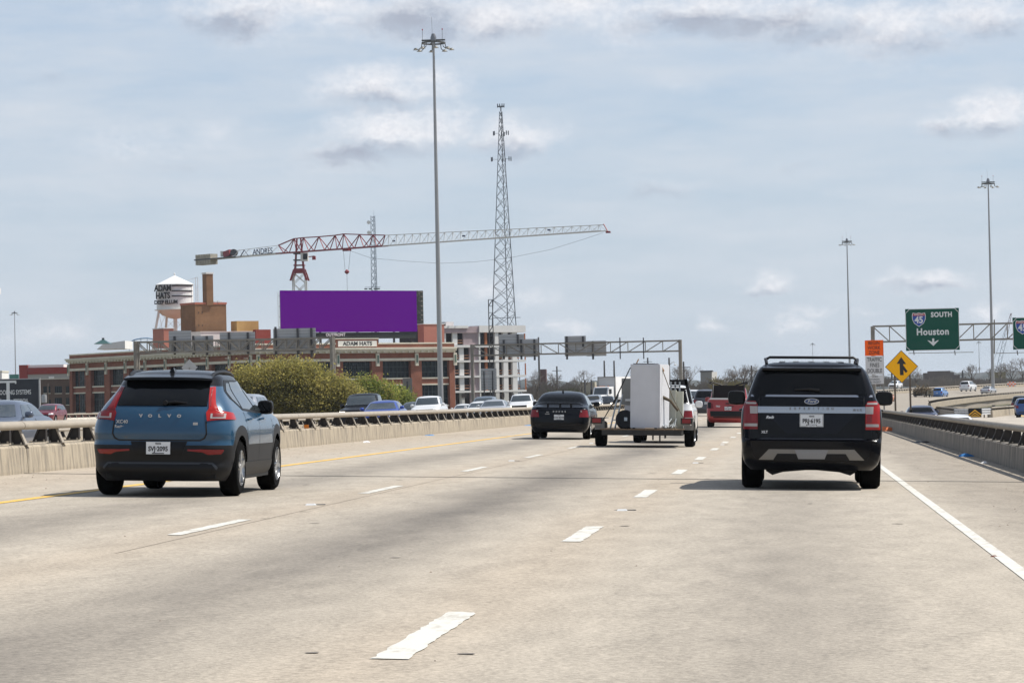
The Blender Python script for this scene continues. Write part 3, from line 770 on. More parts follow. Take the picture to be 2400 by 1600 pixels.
        for w in wins: B.patch([('y', a, z) for a, z in w], .009, 8, 10, sides=(s,)).obj('side_window', m_glass2, r, smooth=40)
        for yy in ((1.16, 1.07, 1.22, .42), (2.06, 1.05, 2.02, .42)):
            B.line([('y', yy[0], yy[1]), ('y', yy[2], yy[3])], .012, .003, sides=(s,)).obj('door_gap', m_seam, r)
        B.line([('y', 3.05, .98), ('y', 3.08, .62), ('y', 2.98, .42)], .012, .003, sides=(s,)).obj('door_gap', m_seam, r)
        for yy in (1.30, 2.16):
            q = B.S('y', yy, .975); p = B.pos(q, .975); b = MB(); b.pipe([(s*(p.x-.0), yy, .975), (s*(p.x+.035), yy+.03, .98), (s*(p.x+.035), yy+.19, .985), (s*(p.x-.002), yy+.22, .985)], .014, 6); b.obj('door_handle', m_blue, r, smooth=60)
        B.patch([('y', 1.05, .24), ('y', 3.02, .24), ('y', 3.02, .43), ('y', 1.05, .43)], .012, 3, 10, sides=(s,)).obj('sill_panel', m_clad, r, smooth=40)
    mirror_pair(r, .82, 2.50, 1.13, .21, .19, .16, m_black)
    # lettering
    letters(B, r, 'VOLVO', (-.243, -.124, -.003, .120, .245), 1.015, .05, m_chrome, sx=1.25)
    q = B.pos(B.S('x', -.48, .93), .93); text('XC40', .062, (q.x, q.y-.012, .945), FACE_US, m_chrome, r, bold=.002, ext=.003); text('Recharge', .050, (q.x, q.y-.012, .885), FACE_US, m_chrome, r, bold=.0015, ext=.003)
    q = B.pos(B.S('x', .46, .91), .91); b = MB(); b.box((q.x, q.y-.008, .925), (.062, .008, .034)); b.obj('badge', m_chrome, r)
    for x in (-.155, .12): b = MB(); b.pipe([(x-.04, .2, .30), (x-.015, .18, .275), (x+.015, .18, .275), (x+.04, .2, .30)], .008, 5); b.obj('suspension_arm', m_rim, r)
    # underbody, wheels
    b = MB(); b.bbox(-.60, .60, .25, 4.15, .21, .80); b.bbox(-.86, .86, 1.22, 3.08, .215, .62); b.bbox(-.7, .7, .16, .5, .235, .6); b.obj('underbody', m_under, r)
    for y in (.80, 3.50):
        for s in (-1, 1): wheel(r, s*.905, y, .358, .235, 'five', .35 if y < 2 else 1.1)
    B.patch([('fx', -.62, .50), ('fx', .62, .50), ('fx', .60, .78), ('fx', -.60, .78)], .008, 4, 10).obj('grille', m_black, r) if False else None
    return r
blue_crossover()

# ---- the black full-size utility vehicle
def black_utility():
    m_bk = paint('black', (0.0045, 0.005, 0.007), 0.0, 0.22)
    r = car_root('utility_vehicle', 'large black sport utility vehicle with chrome bar and roof rails, beside the white edge line', 'car', None, 0.25, 42.85)
    B = Body([(.28, .88, .16, 5.12), (.36, .95, .05, 5.26), (.46, .985, .01, 5.31), (.60, 1.0, 0, 5.33), (.69, 1.005, .0, 5.33), (.72, 1.01, .04, 5.33), (.95, 1.015, .05, 5.30), (1.10, 1.005, .06, 5.22), (1.20, .975, .07, 4.9),
              (1.30, .925, .085, 4.05), (1.36, .905, .11, 3.85), (1.50, .855, .17, 3.55), (1.67, .785, .255, 3.12), (1.735, .735, .30, 2.9), (1.775, .68, .36, 2.75), (1.805, .56, .56, 2.55), (1.825, .28, 1.0, 2.2)],
             Lr=.34, Lf=.6, n=4.2, cr=.02, cf=.06, wheels=(1.14, 4.25), wr=.405)
    B.shell(44, zref=1.05).obj('body', m_bk, r, smooth=38)
    # bumper step and skid plate
    B.line([('x', -.93, .715), ('x', .93, .715)], .02, .012).obj('bumper_top_edge', mat('edge_black', (.05, .052, .06), .4), r)  # lighter strip along the bumper's top edge
    B.patch([('x', -.74, .43), ('x', -.60, .43), ('x', -.52, .49), ('x', .52, .49), ('x', .60, .43), ('x', .74, .43), ('x', .60, .575), ('x', -.60, .575)], .016, 6, 22).obj('skid_plate', m_silver, r, smooth=40)
    B.patch([('x', -.54, .425), ('x', .54, .425), ('x', .48, .515), ('x', -.48, .515)], .022, 3, 12).obj('bumper_recess', m_black, r, smooth=40)
    B.patch([('x', -.185, .445), ('x', .185, .445), ('x', .235, .568), ('x', -.235, .568)], .028, 4, 8).obj('hitch_cover', mat('silver_cover', (.24, .245, .255), .35, metal=.4), r, smooth=40)
    for s in (1, -1):
        B.patch([('x', .74, .72), ('x', .945, .72), ('x', .95, .86), ('x', .74, .86)], .010, 4, 6, sides=(s,)).obj('corner_panel', m_bk, r, smooth=40)
        lt = B.patch([('x', .755, .855), ('x', .955, .855), ('x', .945, 1.20), ('x', .90, 1.25), ('x', .785, 1.25), ('x', .755, 1.20)], .020, 8, 10, .04, sides=(s,)).obj('taillight', m_red if s < 0 else m_red2, r, smooth=40)
        B.patch([('x', .757, 1.075), ('x', .855, 1.075), ('x', .86, 1.175), ('x', .757, 1.175)], .027, 3, 5, sides=(s,)).obj('reversing_lens', m_lens, lt, smooth=40)
        B.patch([('x', .757, .895), ('x', .93, .895), ('x', .93, .935), ('x', .757, .935)], .027, 2, 6, sides=(s,)).obj('light_bar', m_lens, lt, smooth=40)
        B.patch([('x', .775, 1.205), ('x', .91, 1.205), ('x', .91, 1.23), ('x', .775, 1.23)], .027, 2, 6, sides=(s,)).obj('light_bar', m_lens, lt, smooth=40)
        B.patch([('x', .775, .96), ('x', .84, .96), ('x', .84, 1.06), ('x', .775, 1.06)], .026, 2, 4, sides=(s,)).obj('light_core', m_redd, lt, smooth=40)
    # chrome bar across the gate
    B.patch([('x', -.755, 1.085), ('x', -.40, 1.085), ('x', -.33, 1.12), ('x', .33, 1.12), ('x', .40, 1.085), ('x', .755, 1.085), ('x', .755, 1.175), ('x', -.755, 1.175)], .018, 5, 24).obj('chrome_bar', m_chrome, r, smooth=40)
    letters(B, r, 'EXPEDITION', [-.30+.066*i for i in range(10)], 1.147, .045, mat('dark_letter', (.16, .165, .18), .3), off=.022, bold=.002)
    letters(B, r, 'MAX', (.60, .645, .69), 1.13, .045, mat('dark_letter', (.16, .165, .18), .3), off=.022, bold=.002)
    B.line([('x', -.85, 1.325), ('x', .85, 1.325)], .028, .014).obj('chrome_strip', m_chrome, r)
    B.patch([('x', -.36, .80), ('x', .36, .80), ('x', .62, 1.07), ('x', -.62, 1.07)], -.001+.003, 4, 14).obj('gate_recess', paint('black_recess', (.006, .007, .012), 0, .3), r, smooth=40)
    B.line([('x', -.745, .73), ('x', -.735, 1.25), ('x', -.735, 1.30)], .016, .006).obj('tailgate_gap', m_seam, r); B.line([('x', .745, .73), ('x', .735, 1.25), ('x', .735, 1.30)], .016, .006).obj('tailgate_gap', m_seam, r)
    B.patch([('x', -.775, 1.345), ('x', .775, 1.345), ('x', .70, 1.69), ('x', -.70, 1.69)], .010, 8, 16).obj('rear_window', m_glass, r, smooth=40)
    b = MB(); xs = [-.70, -.4, 0, .4, .70]; v = []
    for x in xs:
        k = 1-(abs(x)/.70)**4*.3
        v += [(x, .33-.13*k, 1.69), (x, .33-.14*k, 1.725), (x*.97, .48, 1.77), (x*.97, .48, 1.67)]
    f = [(4*i+a, 4*i+(a+1) % 4, 4*i+4+(a+1) % 4, 4*i+4+a) for i in range(4) for a in range(4)]+[(0, 3, 2, 1), (16, 17, 18, 19)]
    b.add(v, f); b.obj('spoiler', m_bk, r, smooth=45)
    b = MB(); b.pipe([(-.24, .115, 1.415), (-.02, .105, 1.425), (.11, .10, 1.41)], [.012, .02, .026], 6); b.obj('rear_wiper', m_black, r, smooth=40)
    # oval badge
    y = B.pos(0, 1.25).y; b = MB()
    for a, hgt, yy, m, nm in ((.104, .043, y-.024, m_chrome, 'badge'), (.092, .034, y-.029, mat('badge_blue', (.01, .03, .12), .2, coat=.5), 'badge_face')):
        b = MB(); vs = [(a*math.cos(2*math.pi*i/28), yy, 1.252+hgt*math.sin(2*math.pi*i/28)) for i in range(28)]; vs += [(x, yy+.02, z) for x, _, z in vs]
        b.add(vs, [tuple(range(28))]+[(i, i+28, (i+1) % 28+28, (i+1) % 28) for i in range(28)]); o = b.obj(nm, m, r)
    text('Ford', .062, (0, y-.032, 1.252), FACE_US, m_chrome, r, bold=.0016, ext=.002, shear=.3)
    yp = B.pos(0, .98).y; b = MB(); b.box((0, yp-.012, .985), (.335, .014, .185)); b.obj('plate_frame', m_chrome, r); plate(r, 0, yp-.026, .985, 'PRJ·6195', top='TEXAS'); text('ASTROS', .035, (0, yp-.034, .905), FACE_US, m_plate, r, bold=.002, ext=.002)
    q = B.pos(B.S('x', -.62, 1.02), 1.02); text('Reds', .055, (q.x+.03, q.y-.014, 1.025), FACE_US, m_plate, r, bold=.002, ext=.002, shear=.4)
    q = B.pos(B.S('x', -.66, .82), .82); text('XLT', .05, (q.x, q.y-.012, .815), FACE_US, m_plate, r, bold=.0015, ext=.002)
    for s in (-1, 1):
        b = MB(); b.pipe([(s*.64, .55, 1.78), (s*.65, .66, 1.835), (s*.665, 1.2, 1.86), (s*.665, 2.3, 1.86), (s*.65, 2.7, 1.77)], .024, 6); b.obj('roof_rail', m_black, r, smooth=60)
    b = MB(); b.pipe([(-.66, 1.0, 1.85), (-.60, 1.0, 1.885), (.60, 1.0, 1.885), (.66, 1.0, 1.85)], .022, 6); b.obj('roof_crossbar', m_black, r, smooth=60)
    for x in (-.42, -.22, 0, .22, .42): b = MB(); b.hexa([(x-.05, .6, 1.785), (x+.05, .6, 1.785), (x+.05, 2.4, 1.825), (x-.05, 2.4, 1.825)], [(x-.04, .6, 1.815), (x+.04, .6, 1.815), (x+.04, 2.4, 1.85), (x-.04, 2.4, 1.85)]); b.obj('roof_rib', m_bk, r)
    for s in (1, -1):
        B.patch([('y', .50, 1.37), ('y', 3.55, 1.33), ('y', 3.0, 1.66), ('y', 2.8, 1.72), ('y', .62, 1.70)], .004, 8, 26, sides=(s,)).obj('window_surround', m_black, r, smooth=40)
        for w in ([(.60, 1.39), (1.45, 1.38), (1.45, 1.69), (.68, 1.68)], [(1.53, 1.38), (2.45, 1.37), (2.42, 1.70), (1.53, 1.69)], [(2.55, 1.37), (3.42, 1.355), (2.95, 1.66), (2.52, 1.70)]):
            B.patch([('y', a, z) for a, z in w], .009, 6, 8, sides=(s,)).obj('side_window', m_glass, r, smooth=40)
        for a in (1.5, 2.5, 3.6): B.line([('y', a, 1.33), ('y', a-.02, .45)], .012, .003, sides=(s,)).obj('door_gap', m_seam, r)
        for a in (1.62, 2.62):
            q = B.pos(B.S('y', a, 1.12), 1.12); b = MB(); b.pipe([(s*q.x, a, 1.12), (s*(q.x+.04), a+.03, 1.12), (s*(q.x+.04), a+.22, 1.125), (s*q.x, a+.25, 1.125)], .016, 6); b.obj('door_handle', m_bk, r, smooth=60)
    mirror_pair(r, .98, 3.30, 1.30, .27, .22, .18, m_black)
    b = MB(); b.bbox(-.66, .66, .4, 5.0, .30, .95); b.bbox(-.92, .92, 1.65, 3.75, .33, .7)
    b.prism([(-.64, .45), (-.64, .26), (-.55, .205), (-.40, .25), (0, .285), (.40, .25), (.55, .205), (.64, .26), (.64, .45)], .25, 1.5); b.obj('underbody', m_under, r)
    b = MB(); b.tube((.42, .12, .37), (.42, .6, .37), .045, 10); b.obj('exhaust_pipe', m_under, r, smooth=40)
    b = MB(); b.box((.36, .2, .315), (.07, .02, .012)); b.obj('hitch_bracket', m_rim, r)
    b = MB(); b.box((-.42, .2, .325), (.035, .02, .012)); b.obj('hitch_bracket', m_rim, r)
    for y in (1.14, 4.25):
        for s in (-1, 1): wheel(r, s*.985, y, .405, .285, 'five', .2)
    return r
black_utility()
# ---- the other vehicles: one parametric maker
def rows_for(kind, L, W, H, hood, belt, cowl, rf, rr):
    """slice table of a vehicle kind; rf / rr = y of the roof's front / rear edge"""
    R0 = [(.22, .86*W, .14, L-.16), (.34, .95*W, .04, L-.05), (.50, .99*W, .0, L), (.72, W, .01, L-.01), (hood-.14, .99*W, .04, L-.07), (hood-.04, .975*W, .05, L-.22), (hood, .96*W, .06, L-.55)]
    if kind == 'sedan':
        R0 += [(belt-.02, .945*W, .10, cowl+.12), (belt+.03, .925*W, .34, cowl), (belt+.07, .90*W, .72, cowl-.12), (H-.17, .74*W, rr-.25, rf+.18), (H-.08, .66*W, rr, rf), (H-.03, .50*W, rr+.25, rf-.2), (H, .2*W, rr+.6, rf-.5)]
    elif kind == 'pickup':
        R0 += [(belt, .955*W, .06, cowl), (belt+.10, .95*W, .07, cowl-.12), (belt+.13, .90*W, rr-.12, cowl-.16), (H-.20, .79*W, rr-.03, rf+.2), (H-.09, .74*W, rr, rf), (H-.03, .58*W, rr+.15, rf-.15), (H, .25*W, rr+.4, rf-.4)]
    else:
        R0 += [(belt, .945*W, .10, cowl), (belt+.10, .92*W, .16, cowl-.14), (H-.20, .81*W, rr-.14, rf+.25), (H-.09, .74*W, rr, rf), (H-.03, .58*W, rr+.25, rf-.2), (H, .25*W, rr+.7, rf-.6)]
    return R0
KINDS = {  # L, W(half), H, hood, belt, cowl, roof front, roof rear, wheels, wheel radius
    'sedan': (4.85, .92, 1.46, .92, .98, 3.55, 2.75, 1.35, (1.05, 3.90), .33),
    'crossover': (4.60, .93, 1.68, 1.02, 1.10, 3.45, 2.70, .55, (.88, 3.60), .36),
    'large': (5.20, 1.0, 1.92, 1.16, 1.24, 4.0, 3.1, .45, (1.10, 4.15), .40),
    'pickup': (5.80, 1.0, 1.95, 1.18, 1.24, 4.35, 3.55, 2.05, (1.25, 4.85), .41),
    'jeep': (4.70, .93, 1.86, 1.16, 1.24, 3.3, 2.95, .25, (.85, 3.8), .41)}
def vehicle(kind, name, label, col, X, Y, heading=0.0, group=None, cat='car', z=None, tilt=None, lit=False, det=1, flake=.25, plate_txt=None, dims=None, view='rear', mirror=None):
    """det 2 = near enough for gaps and handles; view says which end faces the camera"""
    L, W, H, hood, belt, cowl, rf, rr, wh, wr = dims or KINDS[kind]
    r = car_root(name, label, cat, group, X, Y, heading, z, tilt)
    B = Body(rows_for('suv' if kind in ('crossover', 'large', 'jeep') else kind, L, W, H, hood, belt, cowl, rf, rr), Lr=.40, Lf=.55 if kind != 'jeep' else .3, n=3.8, cr=.03, cf=.07, wheels=wh, wr=wr)
    m = paint(*col) if isinstance(col, tuple) else col
    B.shell(22 if det < 2 else 34, zref=belt-.02).obj('body', m, r, smooth=38)
    gl = m_glass2; zb = belt+(.13 if kind == 'pickup' else .07); zt = H-.14
    wf = lambda z: B.fw(z)*.86
    B.patch([('fx', 0, zb), ('fx', wf(zb), zb), ('fx', wf(zt), zt), ('fx', 0, zt)], .008, 6, 8, sides=(1,)).obj('windshield', gl, r, smooth=40) if False else None
    # windscreen and rear window over the full width
    def full(front, za, zc, ka, kc, mm, nm):
        b = MB()
        for sd in (1, -1):
            md = 'fx' if front else 'x'
            b2 = B.patch([(md, .0001, za), (md, B.fw(za)*ka, za), (md, B.fw(zc)*kc, zc), (md, .0001, zc)], .008, 6, 8, sides=(sd,)); b.add(b2.v, b2.f)
        weld(b); return b.obj(nm, mm, r, smooth=40)
    full(True, zb-.01, zt+.01, .86, .84, gl, 'windshield')
    full(False, zb+(.02 if kind != 'sedan' else .03), zt+(.0 if kind != 'sedan' else .02), .84, .82, m_glass, 'rear_window')
    for s in (1, -1):
        a0, a1 = B.fr(zb)+.30, B.ff(zb)-.36; c0, c1 = B.fr(zt)+.30, B.ff(zt)-.28; n = 2 if kind in ('sedan', 'pickup') else 3
        for i in range(n):
            t0, t1 = i/n+.012, (i+1)/n-.012
            B.patch([('y', a0+(a1-a0)*t0, zb), ('y', a0+(a1-a0)*t1, zb), ('y', c0+(c1-c0)*t1, zt), ('y', c0+(c1-c0)*t0, zt)], .007, 5, 5, sides=(s,)).obj('side_window', gl, r, smooth=40)
        # lamps at both ends
        B.patch([('x', W*.66, belt-.30), ('y', .22, belt-.30), ('y', .22, belt-.08), ('x', W*.70, belt-.08)], .012, 4, 6, sides=(s,)).obj('taillight', m_red, r, smooth=40)
        B.patch([('fx', W*.60, hood-.27), ('y', L-.36, hood-.25), ('y', L-.42, hood-.11), ('fx', W*.62, hood-.14)], .012, 4, 6, sides=(s,)).obj('headlight', m_lit if lit else m_head, r, smooth=40)
        if det > 1:
            for a in (.5,):
                yy = a0+(a1-a0)*a; B.line([('y', yy, belt), ('y', yy, .4)], .012, .003, sides=(s,)).obj('door_gap', m_seam, r)
    gz0, gz1 = (.50, hood-.13) if kind in ('pickup', 'large', 'jeep') else (.42, hood-.26)
    b = MB()
    for sd in (1, -1):
        b2 = B.patch([('fx', .0001, gz0), ('fx', W*.56, gz0), ('fx', W*.58, gz1), ('fx', .0001, gz1)], .010, 4, 6, sides=(sd,)); b.add(b2.v, b2.f)
    weld(b); g = b.obj('grille', m_black, r, smooth=40)
    for k in (1, 2):
        zz = gz0+(gz1-gz0)*k/3; q = B.pos(B.S('fx', .0001, zz), zz); b = MB(); b.box((0, q.y+.012, zz), (W*1.0, .02, .03)); b.obj('grille_bar', m_chrome if kind != 'sedan' else m_black, g)
    B.line([('x', -W*.9, .46), ('x', W*.9, .46)], .05, .012).obj('rear_bumper', m_black, r)
    if view == 'rear':
        q = B.pos(0, belt-.28); plate(r, 0, q.y-.016, belt-.30, plate_txt or 'KLD·4471')
    mirror_pair(r, W*.93, cowl-.55, belt+.10, .20 if kind != 'pickup' else .22, .16 if kind not in ('pickup', 'large') else .20, .14, mirror or m, glass=False)
    b = MB(); b.bbox(-W*.62, W*.62, .35, L-.35, .22, .75); b.bbox(-W*.88, W*.88, wh[0]+wr+.1, wh[1]-wr-.1, .24, .6); b.obj('underbody', m_under, r)
    for y in wh:
        for s in (-1, 1): wheel(r, s*(W*.97), y, wr, .23, 'five' if det > 1 else 'plain')
    return r, B

# black sedan with a wing, ahead in the left lane
r, B = vehicle('sedan', 'sedan', 'black sedan with a rear wing and round-cored red lights, left of the loaded trailer', ('black_sedan', (.005, .006, .009), 0.0, .2), -7.17, 92.9, det=2, plate_txt='CX4·4D32', dims=(4.88, .935, 1.50, .93, .99, 3.6, 2.85, 1.45, (1.07, 3.84), .335))
b = MB(); v = []
for x in (-.74, -.6, -.3, 0, .3, .6, .74):
    k = 0 if abs(x) < .7 else 1
    v += [(x, .16, 1.10-.06*k), (x, .15, 1.125-.06*k), (x, .36, 1.14-.06*k), (x, .36, 1.115-.06*k)]
b.add(v, [(4*i+a, 4*i+(a+1) % 4, 4*i+4+(a+1) % 4, 4*i+4+a) for i in range(6) for a in range(4)]+[(0, 3, 2, 1), (24, 25, 26, 27)])
for x in (-.36, .02, .36): b.hexa([(x-.03, .2, .99), (x+.03, .2, .99), (x+.03, .33, 1.0), (x-.03, .33, 1.0)], [(x-.03, .2, 1.11), (x+.03, .2, 1.11), (x+.03, .33, 1.12), (x-.03, .33, 1.12)])
b.obj('rear_wing', paint('black_sedan', (.005, .006, .009), 0, .2), r, smooth=30)
for s in (-1, 1):
    b = MB(); q = B.pos(B.S('x', .70, .86), .86); b.lathe([(.001, -.012), (.026, -.010), (.03, .02)], (s*.68, q.y-.012, .87), 10, 'y'); b.obj('reversing_lamp', m_lens, r)
letters(B, r, 'DODGE', (-.17, -.08, .01, .10, .19), .86, .055, m_chrome, sx=1.1); text('SXT', .045, (-.35, .02, .84), FACE_US, m_chrome, r, bold=.002); text('FLEX FUEL', .03, (-.36, .015, .785), FACE_US, m_chrome, r, bold=.002)
b = MB(); b.hexa([(-.03, 1.6, 1.46), (.03, 1.6, 1.46), (.02, 1.8, 1.48), (-.02, 1.8, 1.48)], [(-.01, 1.62, 1.54), (.01, 1.62, 1.54), (.006, 1.7, 1.53), (-.006, 1.7, 1.53)]); b.obj('antenna_fin', m_black, r)

# red pickup
m_rp = paint('dark_red', (.30, .022, .020), .25, .35)
r, B = vehicle('pickup', 'pickup_truck', 'dark red pickup truck with black tailgate trim and sport bar', m_rp, -2.87, 136.0, det=2, plate_txt='JHT·8102', dims=(5.6, .98, 1.90, 1.16, 1.16, 4.2, 3.5, 2.0, (1.15, 4.6), .42))
B.patch([('x', -.78, .50), ('x', .78, .50), ('x', .80, .74), ('x', -.80, .74)], .02, 4, 10).obj('bumper', m_black, r, smooth=40)
for s in (-1, 1): B.patch([('x', .76, .86), ('x', .90, .86), ('x', .90, 1.12), ('x', .76, 1.12)], .03, 4, 4, sides=(s,)).obj('light_cover', m_black, r, smooth=40)
b = MB(); b.bbox(-.80, .80, .03, .10, 1.255, 1.33); b.obj('tailgate_cap', mat('grey_cap', (.6, .6, .6), .4), r)
for s in (-1, 1):
    b = MB(); b.pipe([(s*.72, .8, 1.25), (s*.70, 1.4, 1.93), (s*.86, 1.5, 2.02), (s*.80, 1.5, 2.06), (s*.3, 1.55, 1.90)], .035, 6); b.obj('sport_bar', m_black, r, smooth=60)
b = MB(); b.bbox(-.70, .70, 1.45, 1.52, 1.62, 1.90); b.bbox(-.74, .74, 1.42, 1.5, 1.3, 1.62); b.obj('bed_rack', m_black, r)
text('TRD', .10, (-.45, .03, .95), FACE_US, m_plate, r, bold=.003); text('TUNDRA', .07, (.12, .03, .95), FACE_US, m_black, r, bold=.003)
b = MB(); b.box((0, .035, 1.08), (.22, .03, .05)); b.obj('tailgate_handle', m_black, r)
for s in (-1, 1): b = MB(); b.box((s*.78, .95, .42), (.30, .02, .5)); b.obj('mud_flap', m_black, r)

# white pickup with a black headache rack, towing
m_wt = paint('white', (.66, .67, .68), 0.0, .3)
r, B = vehicle('pickup', 'pickup_truck', 'white pickup truck with a black louvred cab rack, towing the loaded trailer', m_wt, -3.72, 86.6, det=2, plate_txt='BN7·2210', dims=(5.3, .90, 1.70, 1.02, 1.02, 4.0, 3.3, 2.05, (1.2, 4.3), .37))
b = MB()
for s in (-1, 1): b.hexa([(s*.76-.045, 1.86, 1.12), (s*.76+.045, 1.86, 1.12), (s*.76+.045, 1.96, 1.12), (s*.76-.045, 1.96, 1.12)], [(s*.60-.045, 1.86, 1.86), (s*.60+.045, 1.86, 1.86), (s*.60+.045, 1.96, 1.86), (s*.60-.045, 1.96, 1.86)])
b.bbox(-.64, .64, 1.86, 1.94, 1.68, 1.84); b.bbox(-.68, .68, 1.87, 1.93, 1.55, 1.60); b.obj('cab_rack', m_black, r)
for i in range(5):
    b = MB(); b.bbox(.46-.0, .62, 1.89, 1.92, 1.14+i*.085, 1.19+i*.085); b.obj('rack_louvre', m_black, r)

# ---- the flat trailer and its load
def trailer():
    X0, Y0 = -3.92, 78.6
    m_fr = mat('trailer_steel', (.022, .020, .018), .7, var=.4, scale=6); m_wood = mat('deck_wood', (.14, .095, .055), .85, var=.35, scale=5, stretch=(1, 8, 1)); m_grey = mat('weathered_steel', (.20, .19, .17), .6, var=.3, scale=5)
    r = car_root('trailer', 'flat black steel trailer with plank deck, carrying appliances behind the white pickup', 'trailer', None, X0, Y0)
    b = MB(); b.bbox(-1.03, 1.03, 0, .10, .32, .458); b.obj('rear_beam', m_fr, r)
    for s in (-1, 1): b = MB(); b.bbox(s*1.0-.04, s*1.0+.04, .10, 4.4, .33, .45); b.obj('side_beam', m_fr, r)
    for i in range(9):
        x = -.96+.24*i; b = MB(); b.bbox(x-.113, x+.113, .0, 4.4, .46, .486); b.obj('deck_plank', m_wood, r)
    for y in (1.0, 2.2, 3.4): b = MB(); b.bbox(-.98, .98, y-.04, y+.04, .32, .41); b.obj('cross_member', m_fr, r)
    for s in (-1, 1): b = MB(); b.bar((s*.9, 4.4, .40), (0, 6.4, .42), .09); b.obj('drawbar', m_fr, r)
    for s in (-1, 1):
        b = MB(); b.bar((s*.62, .06, .33), (s*.62, .06, .25), .05); b.obj('beam_foot', m_fr, r) if s > 0 else None
        for y in (1.95, 2.75): wheel(r, s*1.31, y, .335, .25, 'plain')
        b = MB(); b.bbox(s*1.18-.13, s*1.18+.13, 1.5, 3.2, .74, .77); b.bbox(s*1.18-.13, s*1.18+.13, 1.48, 1.52, .45, .77); b.obj('mudguard', m_grey, r)
        b = MB(); b.bbox(s*1.17-.15, s*1.17+.15, .02, .10, .62, .78); k = b.obj('light_box', m_fr, r)
        b = MB(); b.box((s*1.17, .01, .70), (.22, .03, .11)); b.obj('taillight', m_redd, k)
        b = MB(); b.bbox(s*1.17-.1, s*1.17+.1, .06, .9, .58, .70); b.obj('side_step', m_grey, r)
    b = MB(); b.bbox(.28, .32, .05, .10, .20, .33); b.bbox(.46, .50, .05, .10, .16, .33); b.obj('safety_chain', m_fr, r)
    b = MB(); b.bbox(-1.0, 1.0, 1.9, 2.0, .30, .38); b.bbox(-1.0, 1.0, 2.7, 2.8, .30, .38); b.obj('axle', m_fr, r)
    o = Vector((X0, Y0, rz(X0, Y0))); tl = math.atan(FALL)
    return o, tl
TO, TT = trailer()
def load(name, label, cat, lx, ly, lz=.488, rotz=0.0, group=None, tiltx=0.0):
    m = Matrix.Rotation(TT, 3, 'Y'); p = TO + m @ Vector((lx, ly, lz))
    r = root(name, p, label, cat, group); r.rotation_euler = (m @ Matrix.Rotation(rotz, 3, 'Z') @ Matrix.Rotation(tiltx, 3, 'X')).to_euler(); return r
m_app = mat('appliance_white', (.56, .565, .59), .45, var=.04, scale=3); m_appg = mat('appliance_grey', (.23, .23, .22), .5, var=.1, scale=3); m_gal = mat('galvanised', (.42, .45, .46), .4, metal=.6, var=.15, scale=6)
m_beige = mat('cabinet_beige', (.47, .47, .40), .5, var=.06, scale=2); m_strap = mat('strap', (.02, .02, .02), .8); m_rope = mat('rope', (.15, .125, .08), .9, var=.3, scale=20)
r = load('refrigerator', 'tall white refrigerator seen from behind, strapped at the back of the trailer', 'refrigerator', .08, .40, rotz=-R(15))
b = MB(); b.bbox(-.41, .30, 0, .74, .03, 1.66); b.obj('cabinet', m_app, r)
b = MB(); b.bbox(-.42, .385, .02, .82, 1.662, 1.69); b.obj('top_panel', m_app, r)
b = MB(); b.bbox(.302, .345, .0, .76, .03, 1.66); b.obj('edge_trim', m_app, r); b = MB(); b.bbox(.347, .40, .01, .82, .03, 1.66); b.obj('door', m_app, r)
b = MB(); b.bbox(-.36, .20, .06, .5, 1.692, 1.71); b.obj('hinge_cover', m_black, r)
for x in (-.33, .27): b = MB(); b.bbox(x-.03, x+.03, .03, .09, 0, .03); b.obj('foot', m_black, r)
r = load('appliance', 'dull grey metal cabinet standing left of the white refrigerator', 'appliance', -.30, 1.4)
b = MB(); b.bbox(-.30, .33, 0, .62, .62, 1.32); b.obj('cabinet', m_appg, r); b = MB(); b.bbox(-.22, .30, .02, .6, 0, .618); b.obj('lower_cabinet', m_app, r); b = MB(); b.bbox(-.20, .1, -.03, -.002, .72, .78); b.obj('handle', m_chrome, r)
r = load('metal_cabinet', 'beige ribbed metal cabinet right of the white refrigerator on the trailer', 'cabinet', .56, 1.6)
for i in range(3): b = MB(); b.bbox(-.08+.175*i, .09+.175*i, .0+.25*i, .5+.25*i, 0, 1.05-.03*i); b.obj('side_panel', m_beige if i else m_appg, r)
r = load('cable_reel', 'dark round cable reel leaning beside the white refrigerator', 'reel', -.46, .55, tiltx=R(-8))
b = MB(); b.lathe([(.001, 0), (.23, 0), (.25, .02), (.25, .05), (.10, .06), (.10, .20), (.25, .21), (.25, .25), (.001, .26)], (0, 0, .25), 22, 'y'); b.obj('reel_body', m_black, r, smooth=40)
b = MB(); b.box((.02, -.01, .25), (.08, .02, .09)); b.obj('hub_plate', m_gal, r)
r = load('step_ladder', 'folded grey aluminium ladder standing behind the pickup tailgate', 'ladder', .75, 3.3)
for x in (-.12, .0, .12): b = MB(); b.bbox(x-.02, x+.02, 0, .05, 0, 1.25); b.obj('stile', m_gal, r)
for i in range(5): b = MB(); b.bbox(-.12, .12, .0, .04, .15+.24*i, .19+.24*i); b.obj('rung', m_gal, r)
r = load('pipe_bundle', 'heap of thin grey metal pipes lying on the trailer deck', 'pipes', .62, .25)
for i in range(9): b = MB(); x = -.2+.06*i; b.tube((x, .1+.03*i, .03+.02*(i % 3)), (x*.5+.1, 1.3+.1*(i % 4), .05+.07*(i % 4)), .018, 6); b.obj('pipe', m_gal, r, smooth=60)
r = load('short_ladder', 'narrow bright metal ladder leaning left of the cable reel', 'ladder', -.76, .7)
for x in (-.06, .06): b = MB(); b.bar((x-.03, 0, 0), (x+.16, .25, .9), .03); b.obj('upright', m_gal, r)
for k in (.25, .6, .9): b = MB(); b.bar((-.09+.19*k, .25*k, 0.9*k), (.03+.19*k, .25*k, 0.9*k), .025); b.obj('rung', m_gal, r)
r = load('tie_down_strap', 'black strap tying the refrigerator top to the trailer left side', 'strap', 0, 0)
